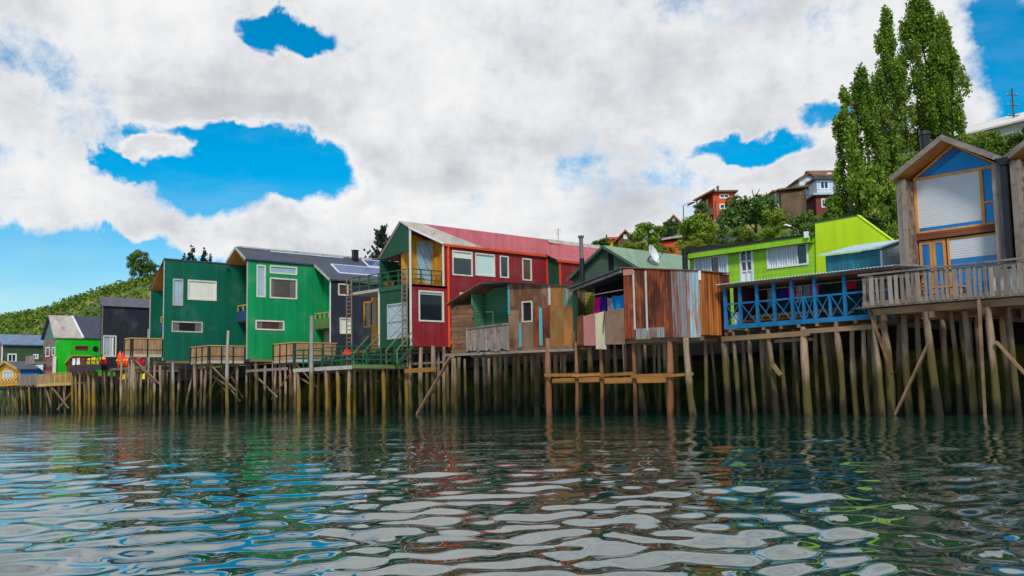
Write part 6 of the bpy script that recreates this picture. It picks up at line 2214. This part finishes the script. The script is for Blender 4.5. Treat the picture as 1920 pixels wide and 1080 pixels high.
def hill_house(name, label, cat, px0, px1, pyt, pyb, dep, wallm, roofm, roof='gable', depth=7, yaw=0.0, wins=(), winm='white_paint', rise=.35, gablem=None, below=6, extra=None, group=None):
    """front faces the photographer roughly; px0..px1 is the front, pyt the eaves, pyb the foot"""
    a, b = far(px0, pyb, dep), far(px1, pyb, dep + yaw)
    fr_ = FAB(a, b)
    Lh = float(np.linalg.norm((b - a)[:2]))
    z0_ = float(a[2]) - below
    zt_ = float(fr_.uz((px0 + px1) / 2, pyt)[1])
    R_ = thing(name, label, cat, (a[0], a[1], z0_), group)
    hs = [fr_.rect(*w_) for w_ in wins]
    MB().wall(fr_, 0, Lh, z0_, zt_, .2, hs).build('front_wall', wallm, R_)
    for h_ in hs:
        window(R_, fr_, h_, winm, 'glass_dark', fw_=.18, mull=(.5,))
    MB().fbox(fr_, 0, .2, -depth, -.2, z0_, zt_).fbox(fr_, Lh - .2, Lh, -depth, -.2, z0_, zt_).fbox(fr_, .2, Lh - .2, -depth, -depth + .2, z0_, zt_).build('side_wall', wallm, R_)
    o_ = .5
    if roof == 'gable':          # gable towards the photographer
        zp_ = zt_ + Lh * rise
        for s0 in (-o_, Lh + o_):
            zz_ = zt_ - o_ * (zp_ - zt_) / (Lh / 2)
            MB().prism([fr_.P(s0, o_, zz_), fr_.P(Lh / 2, o_, zp_), fr_.P(Lh / 2, o_, zp_ + .22), fr_.P(s0, o_, zz_ + .22)], -fr_.n * (depth + 2 * o_)).build('roof', roofm, R_)
        MB().fpoly(fr_, [(0, zt_), (Lh, zt_), (Lh / 2, zp_ - .02)], -.2, -.01).build('gable', gablem or wallm, R_)
    elif roof == 'side':         # eaves towards the photographer
        zp_ = zt_ + depth * rise
        for w0, w1 in ((o_, -depth / 2), (-depth - o_, -depth / 2)):
            MB().prism([fr_.P(-o_, w0, zt_ - .1), fr_.P(Lh + o_, w0, zt_ - .1), fr_.P(Lh + o_, w1, zp_), fr_.P(-o_, w1, zp_)], (0, 0, .2)).build('roof', roofm, R_)
        MB().prism([fr_.P(0, 0, zt_), fr_.P(0, -depth, zt_), fr_.P(0, -depth / 2, zp_ - .05)], fr_.e * .2).prism([fr_.P(Lh, 0, zt_), fr_.P(Lh, -depth, zt_), fr_.P(Lh, -depth / 2, zp_ - .05)], -fr_.e * .2).build('gable', gablem or wallm, R_)
    else:                        # flat or mono pitch
        MB().prism([fr_.P(-o_, o_, zt_ + .02), fr_.P(Lh + o_, o_, zt_ + .02 + (rise if roof == 'mono' else 0)), fr_.P(Lh + o_, -depth - o_, zt_ + .02 + (rise if roof == 'mono' else 0)), fr_.P(-o_, -depth - o_, zt_ + .02)], (0, 0, .25)).build('roof', roofm, R_)
    return R_, fr_, z0_, zt_, Lh


r_, fr_, z0_, zt_, Lh = hill_house('orange_house', 'orange red house with a covered terrace on the hill', 'house', 1338, 1378, 361, 402, 150, 'hill_orange_paint', 'rust_roof', 'flat', 8, 0, ((1350, 365, 1366, 371), (1350, 383, 1366, 391)), group='houses on the hill')
u0_, u1_ = fr_.uz(1302, 378)[0], .2
MB().prism([fr_.P(u0_, .8, fr_.uz(1302, 377)[1]), fr_.P(u1_, .8, zt_ + .3), fr_.P(u1_, -6, zt_ + .6), fr_.P(u0_, -6, fr_.uz(1302, 377)[1] + .3)], (0, 0, .25)).build('terrace_roof', 'rust_roof', r_)
for u in (u0_ + .3, u0_ + 1.8, u0_ + 3.2):
    MB().fbox(fr_, u - .1, u + .1, .3, .5, z0_ + 3, fr_.uz(1302, 377)[1] + .1).build('terrace_post', 'grey_wood', r_)
MB().fbox(fr_, u0_, 0, -5, .6, fr_.uz(1320, 400)[1] - .3, fr_.uz(1320, 400)[1]).fbox(fr_, u0_, 0, .5, .6, fr_.uz(1320, 400)[1], fr_.uz(1320, 393)[1]).build('terrace_floor', 'hill_brown_board', r_)
MB().tube(fr_.P(1.2, -2, zt_), fr_.P(1.2, -2, zt_ + 1.4), .2, n=8).build('chimney', 'flue_metal', r_)
hill_house('hill_house', 'white boarded house with tan gable high on the hill', 'house', 1500, 1533, 336, 372, 150, 'hill_white_paint', 'rust_roof', 'gable', 9, 0, ((1511, 340, 1522, 356),), 'orange_wood', .28, group='houses on the hill')
hill_house('hill_house', 'white house with dark flat roof and wide window beside the poplars on the hill', 'house', 1532, 1582, 337, 362, 146, 'hill_white_paint', 'slate_roof', 'flat', 8, 0, ((1538, 340, 1553, 354), (1570, 334, 1576, 350)), 'white_paint', group='houses on the hill')
hill_house('hill_house', 'white house with blue gable peeping over the other white houses', 'house', 1532, 1578, 330, 345, 162, 'hill_white_paint', 'rust_roof', 'side', 8, 0, ((1552, 325, 1558, 331),), 'white_paint', .2, 'blue_house_paint', group='houses on the hill')
hill_house('hill_house', 'brick red storey with grey lean-to roof below the white houses', 'house', 1531, 1585, 366, 398, 143, 'hill_brick', 'pale_sheet', 'flat', 7, 0, ((1541, 373, 1550, 388),), 'white_paint', group='houses on the hill')
hill_house('hill_house', 'brown boarded house with white side strip between trees on the hill', 'house', 1466, 1512, 358, 405, 140, 'hill_brown_board', 'rust_roof', 'mono', 8, 0, (), 'white_paint', .5, group='houses on the hill')
hill_house('hill_house', 'white narrow wall beside the brown boarded hill house', 'house', 1456, 1466.5, 361, 406, 141, 'hill_white_paint', 'rust_roof', 'flat', 6, 0, (), group='houses on the hill')
hill_house('hill_house', 'teal gabled house with red roof and lamp beside it on the hill', 'house', 1254, 1272, 415, 432, 148, 'teal_gable', 'hill_red_roof', 'gable', 9, 0, ((1262, 408, 1266, 414),), 'white_paint', .55, group='houses on the hill')
hill_house('hill_house', 'brown gabled house with rusty roof low on the hill behind the green roof', 'house', 1159, 1186, 447, 462, 138, 'hill_brown_board', 'hill_red_roof', 'gable', 12, 0, ((1170, 440, 1175, 447),), 'white_paint', .5, group='houses on the hill')
hill_house('hill_house', 'tiny yellow orange house on the ridge behind the flue', 'house', 1141, 1158, 449, 462, 140, 'yellow_paint', 'hill_red_roof', 'flat', 6, 0, (), group='houses on the hill')
hill_house('hill_house', 'orange brown wall among bushes behind the satellite dish', 'house', 1243, 1272, 452, 486, 126, 'hill_orange_paint', 'pale_roof', 'mono', 6, 0, (), 'white_paint', .4, group='houses on the hill')
hill_house('hill_house', 'long white house with red brown gable on the top right ridge', 'house', 1712, 1990, 244, 285, 112, 'roof_white', 'roof_white', 'side', 9, -14, ((1760, 262, 1775, 275), (1830, 254, 1850, 268), (1880, 250, 1900, 262)), 'white_paint', .22, 'hill_red_roof', group='houses on the hill')
hill_house('hill_house', 'white wall with red roof edge behind the poplar trunks', 'house', 1716, 1752, 258, 290, 108, 'roof_white', 'hill_red_roof', 'gable', 8, 0, (), 'white_paint', .3, group='houses on the hill')
hill_house('hill_house', 'white house with red brown roof behind the utility pole at the right ridge', 'house', 1826, 1960, 231, 260, 118, 'roof_white', 'hill_red_roof', 'gable', 9, -4, (), 'white_paint', .06, group='houses on the hill')
hill_house('hill_house', 'small white wall among the bushes under the orange house', 'house', 1360, 1384, 406, 428, 132, 'hill_white_paint', 'pale_sheet', 'flat', 5, 0, (), group='houses on the hill')


# poles and lamps on the hill
def utility_pole(label, px, pyt, dep, below, arms):
    t = far(px, pyt, dep)
    P_ = thing('utility_pole', label, 'utility pole', (t[0], t[1], t[2] - below), 'utility poles on the hill')
    MB().tube((t[0], t[1], t[2] - below), t, .14, .09, 8).build('post', 'bark', P_)
    e_ = Vector(rt)
    for k in range(arms):
        z = -.7 - k * 1.1
        c_ = Vector(t) + Vector((0, 0, z))
        MB().bar(c_ - e_ * .6, c_ + e_ * .6, .09).build('cross_arm', 'bark', P_)
        for q in (-.5, .5):
            MB().tube(c_ + e_ * q + Vector((0, 0, .045)), c_ + e_ * q + Vector((0, 0, .2)), .05, .03, 6).build('insulator', 'trim_grey', P_)


utility_pole('dark utility pole with cross arms on the right ridge', 1897, 166, 105, 9, 3)
utility_pole('utility pole standing in the trees behind the lime house', 1509, 355, 120, 12, 1)
utility_pole('small utility pole on the ridge behind the flue', 1137, 440, 130, 8, 1)
for px, py, dep, lab, fl_ in ((1281, 386, 146, 'curved street lamp beside the teal gabled house on the hill', 1), (1496, 431, 82, 'street lamp head rising behind the lime house roof', -1)):
    t = far(px, py, dep)
    P_ = thing('street_lamp', lab, 'street lamp', (t[0], t[1], t[2] - 7), 'street lamps')
    e_ = Vector(rt) * fl_
    tv = Vector(t)
    k = 1 if dep > 100 else .55
    MB().tube(tv - Vector((0, 0, 7)), tv, .09, .07, 8).build('post', 'flue_metal', P_)
    MB().tube(tv, tv + e_ * 1.0 * k + Vector((0, 0, .55 * k)), .05, .05, 6).build('arm', 'flue_metal', P_)
    MB().hexa([tv + e_ * (1.0 * k) + Vector((0, 0, .50 * k)) + q for q in (Vector((0, -.14, 0)), e_ * .8 * k + Vector((0, -.14, .12)), e_ * .8 * k + Vector((0, .14, .12)), Vector((0, .14, 0)), Vector((0, -.1, .12)), e_ * .8 * k + Vector((0, -.1, .2)), e_ * .8 * k + Vector((0, .1, .2)), Vector((0, .1, .12)))]).build('lamp_head', 'white_paint', P_)
t = onX(1047, 455, xr_ + .01)
AN = thing('antenna_mast', 'thin antenna mast on the red roof', 'antenna', (t[0], t[1], zr))
MB().tube((t[0], t[1], zr - .3), (t[0], t[1], onX(1047, 428, xr_)[2]), .025, n=5).build('mast', 'flue_metal', AN)
for k in range(3):
    z = onX(1047, 431, xr_)[2] - .18 * k
    MB().bar((t[0] - .35 + .05 * k, t[1], z), (t[0] + .35 - .05 * k, t[1], z), .02).build('element', 'flue_metal', AN)

# ------------------------------------------------------------------ trees


def leaf_mesh(name, cent, rad, n, size, m, seed, out=.55, flat=.6):
    """n leaf sprays spread through a set of ellipsoid clumps"""
    rg = np.random.default_rng(seed)
    cent, rad = np.array(cent, float), np.array(rad, float)
    wgt = np.prod(rad, 1) ** (2 / 3)
    ci = rg.choice(len(cent), n, p=wgt / wgt.sum())
    d = rg.normal(size=(n, 3))
    d /= np.linalg.norm(d, axis=1)[:, None]
    r = rg.uniform(0, 1, n) ** out
    p = cent[ci] + d * rad[ci] * r[:, None]
    a = rg.normal(size=(n, 3))
    a /= np.linalg.norm(a, axis=1)[:, None]
    b = np.cross(a, d + rg.normal(size=(n, 3)) * .8)
    b /= np.linalg.norm(b, axis=1)[:, None] + 1e-9
    s = size * rg.uniform(.55, 1.35, n)[:, None]
    a, b = a * s, b * s * flat
    q = np.stack([p - a, p - a * .2 - b, p + a, p - a * .1 + b], 1).reshape(-1, 3)
    me = bpy.data.meshes.new(name)
    me.vertices.add(len(q))
    me.vertices.foreach_set('co', q.ravel())
    me.loops.add(4 * n)
    me.loops.foreach_set('vertex_index', np.arange(4 * n, dtype=np.int32))
    me.polygons.add(n)
    me.polygons.foreach_set('loop_start', np.arange(0, 4 * n, 4, dtype=np.int32))
    me.update(calc_edges=True)
    me.materials.append(MATS[m])
    return me


def trunk_mesh(H, r, seed, limbs=6, h0=.25, spread=.3):
    rg = random.Random(seed)
    mb = MB()
    p = Vector((0, 0, -1.0))
    for k in range(5):
        q = Vector((rg.uniform(-.02, .02) * H, rg.uniform(-.02, .02) * H, H * .8 * (k + 1) / 5))
        mb.tube(p, q, r * (1 - .17 * k), r * (1 - .17 * (k + 1)), 8)
        p = q
    for k in range(limbs):
        z = H * (h0 + (.75 - h0) * k / limbs)
        a = rg.uniform(0, 6.28)
        l_ = H * spread * (1 - .5 * k / limbs)
        mb.tube((0, 0, z), (math.cos(a) * l_ * .6, math.sin(a) * l_ * .6, z + l_ * .7), r * .35, r * .12, 6)
    me = mb.mesh('trunk', 'bark', Vector((0, 0, 0)))
    return me


def tree_variant(kind, seed):
    """meshes for a tree of height 1 unit = 1 m at H = 10"""
    rg = np.random.default_rng(seed)
    H = 10.0
    if kind == 'broad':
        k = 26
        th = rg.uniform(0, 6.28, k)
        z = rg.uniform(.28, .86, k) * H
        w = np.sqrt(np.clip(1 - ((z / H - .52) / .5) ** 2, .05, 1)) * H * .36
        rr = w * rg.uniform(.25, 1, k)
        cent = np.stack([rr * np.cos(th), rr * np.sin(th), z], -1)
        s = rg.uniform(.75, 1.7, k)[:, None] * np.array([1, 1, .8])
        return leaf_mesh('crown', cent, s, 5200, .26, 'leaf_broad', seed), trunk_mesh(H, .3, seed)
    if kind == 'conifer':
        cent, s = [], []
        for i in range(16):
            t = .18 + .8 * i / 16
            n_ = max(1, int(7 * (1 - t) + 1.5))
            for j in range(n_):
                a = rg.uniform(0, 6.28)
                R_ = (1 - t) * 2.4 * rg.uniform(.5, 1)
                cent.append((R_ * math.cos(a), R_ * math.sin(a), t * H - .25 * R_))
                s.append((.75 * (1 - t) + .22, .75 * (1 - t) + .22, .36))
        return leaf_mesh('crown', cent, s, 3600, .22, 'leaf_conifer', seed), trunk_mesh(H, .22, seed, 3, .3, .08)
    if kind == 'cypress':        # ragged dark conifer with drooping boughs
        cent, s = [], []
        for i in range(46):
            t = rg.uniform(.15, .95)
            a = rg.uniform(0, 6.28)
            Rm = (1.05 - t) * 5.6 * rg.uniform(.6, 1.1) + .3
            for q in range(6):       # boughs rising outwards, each a chain of small sprays
                k = (q + 1) / 6
                cent.append((Rm * k * math.cos(a) + rg.normal() * .12, Rm * k * math.sin(a) + rg.normal() * .12, t * H + .42 * Rm * k * k))
                s.append((.55 - .35 * k, .55 - .35 * k, .24))
        return leaf_mesh('crown', cent, s, 9000, .19, 'leaf_conifer', seed), trunk_mesh(H, .25, seed, 9, .3, .4)
    if kind == 'gum':            # rounded crown on visible stems
        k = 46
        th = rg.uniform(0, 6.28, k)
        z = rg.uniform(.40, .92, k) * H
        w = np.sqrt(np.clip(1 - ((z / H - .66) / .36) ** 2, .05, 1)) * H * .40
        rr = w * rg.uniform(.3, 1, k)
        cent = np.stack([rr * np.cos(th), rr * np.sin(th), z], -1)
        s = rg.uniform(.6, 1.3, k)[:, None] * np.array([1, 1, .8])
        return leaf_mesh('crown', cent, s, 7500, .2, 'leaf_dark', seed), trunk_mesh(H, .2, seed, 10, .2, .45)


VAR = {k: [tree_variant(k, 40 + 7 * j + 100 * i) for j in range(n)] for i, (k, n) in enumerate((('broad', 4), ('conifer', 2), ('cypress', 1), ('gum', 2)))}
RECOL = {}


def recolour(me, m):
    k = (me.name, m)
    if k not in RECOL:
        c_ = me.copy()
        c_.materials[0] = MATS[m]
        RECOL[k] = c_
    return RECOL[k]


def tree(name, label, cat, kind, px, pyt, wpx, hpx, dep, m=None, group=None, v=None, sink=.3):
    """pyt top of the crown, wpx/hpx visible size in photo pixels at depth dep"""
    sc = dep / F
    top = far(px, pyt, dep)
    Hm = hpx * sc
    base = (top[0], top[1], top[2] - Hm)
    cm, tm = VAR[kind][rnd.randrange(len(VAR[kind])) if v is None else v]
    R_ = thing(name, label, cat, base, group)
    fx_ = {'broad': 8.2, 'conifer': 4.8, 'cypress': 9.5, 'gum': 8.6}[kind]
    S_ = Matrix.Diagonal((wpx * sc / fx_, wpx * sc / fx_, Hm / 9.6, 1)) @ Matrix.Rotation(rnd.uniform(0, 6.28), 4, 'Z')
    for nm, me in (('trunk', tm), ('crown', recolour(cm, m) if m else cm)):
        o_ = bpy.data.objects.new(nm, me)
        COL.objects.link(o_)
        o_.parent = R_
        o_.matrix_local = S_
    return R_


def poplar(label, px, pyt, pyb, wpx, dep, seed, n, low=.10, fat=.35, plumes=60, lean=0.0):
    sc = dep / F
    top, bot = far(px, pyt, dep), far(px, pyb, dep)
    H = float(top[2] - bot[2])
    W = wpx * sc / 2
    rg = np.random.default_rng(seed)
    cent, s = [], []
    for i in range(plumes):
        t = low + (1.0 - low) * rg.uniform(0, 1) ** .9
        q = (t - low) / (1 - low)
        R_ = W * min(1, (q / fat) ** .5 if q < fat else ((1 - q) / (1 - fat)) ** .62 * 1.0)
        a = rg.uniform(0, 6.28)
        rr = R_ * (rg.uniform(.05, 1) ** .6) * rg.uniform(.7, 1.05)
        cent.append((rr * math.cos(a), rr * math.sin(a), t * H))
        s.append((.12 * W + .16, .12 * W + .16, (.04 + .05 * rg.uniform()) * H))
    for i in range(10):          # pointed leader
        t = .8 + .2 * i / 13
        cent.append((rg.normal() * .12, rg.normal() * .12, t * H))
        s.append((.14 * W * (1.6 - t), .14 * W * (1.6 - t), .03 * H))
    R_ = thing('poplar_tree', label, 'tree', (bot[0], bot[1], bot[2]), 'tall poplars on the hill')
    me = leaf_mesh('crown', cent, s, int(n * 1.25), .145, 'leaf_poplar', seed, .8, .62)
    for nm, me_ in (('crown', me), ('trunk', trunk_mesh(H * 1.05, .34, seed, 12, .12, .10))):
        o_ = bpy.data.objects.new(nm, me_)
        COL.objects.link(o_)
        o_.parent = R_


poplar('shorter poplar with thin pointed top, leftmost of the poplar group', 1602, 152, 520, 80, 86, 1, 13000, .02, .4, 70)
poplar('poplar with broad lower crown, second from the left in the poplar group', 1638, 130, 530, 120, 88, 2, 21000, .02, .32, 110)
poplar('tall slender poplar in the middle of the poplar group', 1684, 12, 455, 98, 95, 3, 18000, .22, .42, 100)
poplar('tallest poplar with thick crown reaching the top of the photo', 1748, -20, 440, 146, 98, 4, 25000, .30, .38, 120)
poplar('tall wide poplar, rightmost of the poplar group', 1790, 30, 440, 116, 96, 5, 20000, .34, .35, 110)

B = 'trees and bushes on the hill'
for nm, lab, kind, px, pyt, w_, h_, d_, m_ in (
    ('broad_tree', 'large dark green tree right of the orange house on the hill', 'broad', 1411, 333, 112, 135, 128, 'leaf_dark'),
    ('broad_tree', 'broad tree below the orange house, left of the large dark tree', 'broad', 1318, 398, 100, 90, 118, 'leaf_broad'),
    ('broad_tree', 'rounded tree above the satellite dish', 'broad', 1216, 417, 78, 66, 124, 'leaf_broad'),
    ('bush', 'pale yellow green bush behind the left end of the lime house', 'broad', 1302, 440, 54, 50, 92, 'leaf_yellow'),
    ('broad_tree', 'small tree between the dish and the teal gabled house', 'broad', 1258, 414, 52, 54, 128, 'leaf_dark'),
    ('bush', 'bush on the ridge beside the tiny yellow house', 'broad', 1125, 448, 40, 34, 126, 'leaf_dark'),
    ('bush', 'bush below the brown gabled hill house', 'broad', 1180, 446, 44, 40, 120, 'leaf_broad'),
    ('broad_tree', 'tree right behind the lime house under the large dark tree', 'broad', 1452, 392, 64, 80, 108, 'leaf_broad'),
    ('broad_tree', 'tree behind the lime house below the brown hill house', 'broad', 1505, 378, 62, 90, 106, 'leaf_dark'),
    ('broad_tree', 'spreading tree below the brick red hill storey', 'broad', 1560, 372, 86, 110, 98, 'leaf_broad'),
    ('bush', 'dark narrow bush beside the small white hill wall', 'conifer', 1352, 402, 30, 62, 112, 'leaf_dark'),
    ('broad_tree', 'low broad tree behind the yellow green end block', 'broad', 1612, 392, 90, 110, 84, 'leaf_dark'),
    ('broad_tree', 'bushy tree between the poplars and the teal shed', 'broad', 1662, 330, 70, 170, 82, 'leaf_broad'),
    ('broad_tree', 'light green tree at the foot of the left poplars', 'broad', 1645, 300, 120, 200, 83, 'leaf_broad'),
    ('bush', 'bush at the foot of the tallest poplar', 'broad', 1706, 285, 60, 90, 84, 'leaf_broad'),
    ('hedge_bush', 'bush of the ridge hedge beside the stove pipe', 'broad', 1760, 262, 80, 90, 90, 'leaf_broad'),
    ('hedge_bush', 'bush of the ridge hedge above the shingled gable', 'broad', 1815, 248, 84, 80, 88, 'leaf_broad'),
    ('hedge_bush', 'bush of the ridge hedge above the valley between the cabins', 'broad', 1872, 242, 84, 84, 86, 'leaf_broad'),
    ('hedge_bush', 'bush of the ridge hedge at the photo edge', 'broad', 1925, 238, 84, 84, 84, 'leaf_dark'),
    ('broad_tree', 'bushy tree behind the lime house middle', 'broad', 1395, 425, 80, 60, 92, 'leaf_broad'),
    ('bush', 'bush behind the ridge of the green metal roof', 'broad', 1235, 448, 60, 50, 100, 'leaf_broad'),
    ('bush', 'bush right above the lime house roof lamp', 'broad', 1490, 425, 84, 60, 80, 'leaf_broad'),
    ('bush', 'small bush under the terrace of the orange house', 'broad', 1316, 376, 30, 34, 146, 'leaf_dark'),
    ('bush', 'small bush beside the street lamp on the hill', 'broad', 1290, 420, 40, 40, 138, 'leaf_broad'),
):
    tree(nm, lab, 'tree' if 'tree' in nm else 'bush', kind, px, pyt, w_, h_, d_, m_, B)
for px, pyt, w_, h_, lab in ((154, 558, 16, 12, 'tiny dark bush on the far ridge left of the black house'), (186, 553, 14, 14, 'small dark bush on the far ridge above the vivid green house'), (222, 538, 26, 18, 'bush on the far ridge just left of the black house roof'), (205, 545, 20, 14, 'low bush on the far ridge between two others'),
                           (248, 524, 30, 22, 'bush on the far ridge below the round crowned tree'), (104, 574, 22, 14, 'low bush on the far ridge above the pale roof'), (62, 586, 26, 14, 'low bush on the far ridge above the olive house'), (22, 600, 30, 14, 'low bush on the far ridge at the left edge')):
    tree('ridge_bush', lab, 'bush', 'broad', px, pyt, w_, h_ + 8, 300, 'leaf_dark', 'bushes on the far ridge')
# left: round gum on the far hill, conifers, bare dark conifer behind the red house
tree('gum_tree', 'round crowned tree on the hill behind the dark green house', 'tree', 'gum', 262, 470, 54, 76, 285, 'leaf_dark', None, 0)
tree('gum_tree', 'smaller tree at the right foot of the round crowned tree', 'tree', 'gum', 284, 495, 34, 50, 285, 'leaf_dark', None, 1)
for px, pyt, w_, lab in ((360, 459, 58, 'tallest conifer tip above the dark green roof'), (384, 464, 48, 'second conifer tip above the dark green roof'), (346, 474, 40, 'small conifer tip left of the tallest one'), (394, 475, 36, 'small conifer tip at the right of the three')):
    tree('conifer_tree', lab, 'tree', 'conifer', px, pyt, w_, 90, 200, None, 'conifers behind the green houses')
tree('cypress_tree', 'dark ragged conifer between the slate roof and the red house gable', 'tree', 'cypress', 716, 424, 92, 130, 105, None, None)


# ground cover on the hills
def hill_cover(name, label, quads, n, size, m, seed):
    rg = np.random.default_rng(seed)
    q = np.array(quads)
    ii = rg.integers(0, len(q), n)
    x = q[ii, 0] + rg.normal(size=n) * q[ii, 2]
    y = q[ii, 1] + rg.normal(size=n) * q[ii, 2]
    z = ground_z(x, y)
    cent = np.stack([x, y, z + size * .8], -1)
    k = 9
    s = size * rg.uniform(.5, 1.2, n)[:, None] * np.array([1, 1, .8]) * 1.8
    me = leaf_mesh(name, cent, s, n * k, size * .5, m, seed)
    o_ = link(name, me)
    props(o_, label, 'bushes', None, 'stuff')


qr = [(*far(px, py, d)[:2], 4.0) for px, py, d in [(x_, y_, 80 + 24 * (k % 3) / 2) for k, (x_, y_) in enumerate([(x2, y2) for x2 in range(1120, 1960, 40) for y2 in (440, 470)])]]
qr += [(*far(px, 400, d)[:2], 4.0) for px in range(1540, 1960, 36) for d in (80, 90, 100)]
hill_cover('hillside_shrubs', 'green shrubs covering the slope under the hill houses', qr, 3600, .6, 'leaf_broad', 3)
ql = [(*far(px, 580, d)[:2], 9.0) for px in range(-140, 760, 30) for d in (210, 250, 290, 320)]
hill_cover('far_hill_shrubs', 'green shrubs covering the far hill on the left', ql, 7000, 1.05, 'leaf_far', 4)
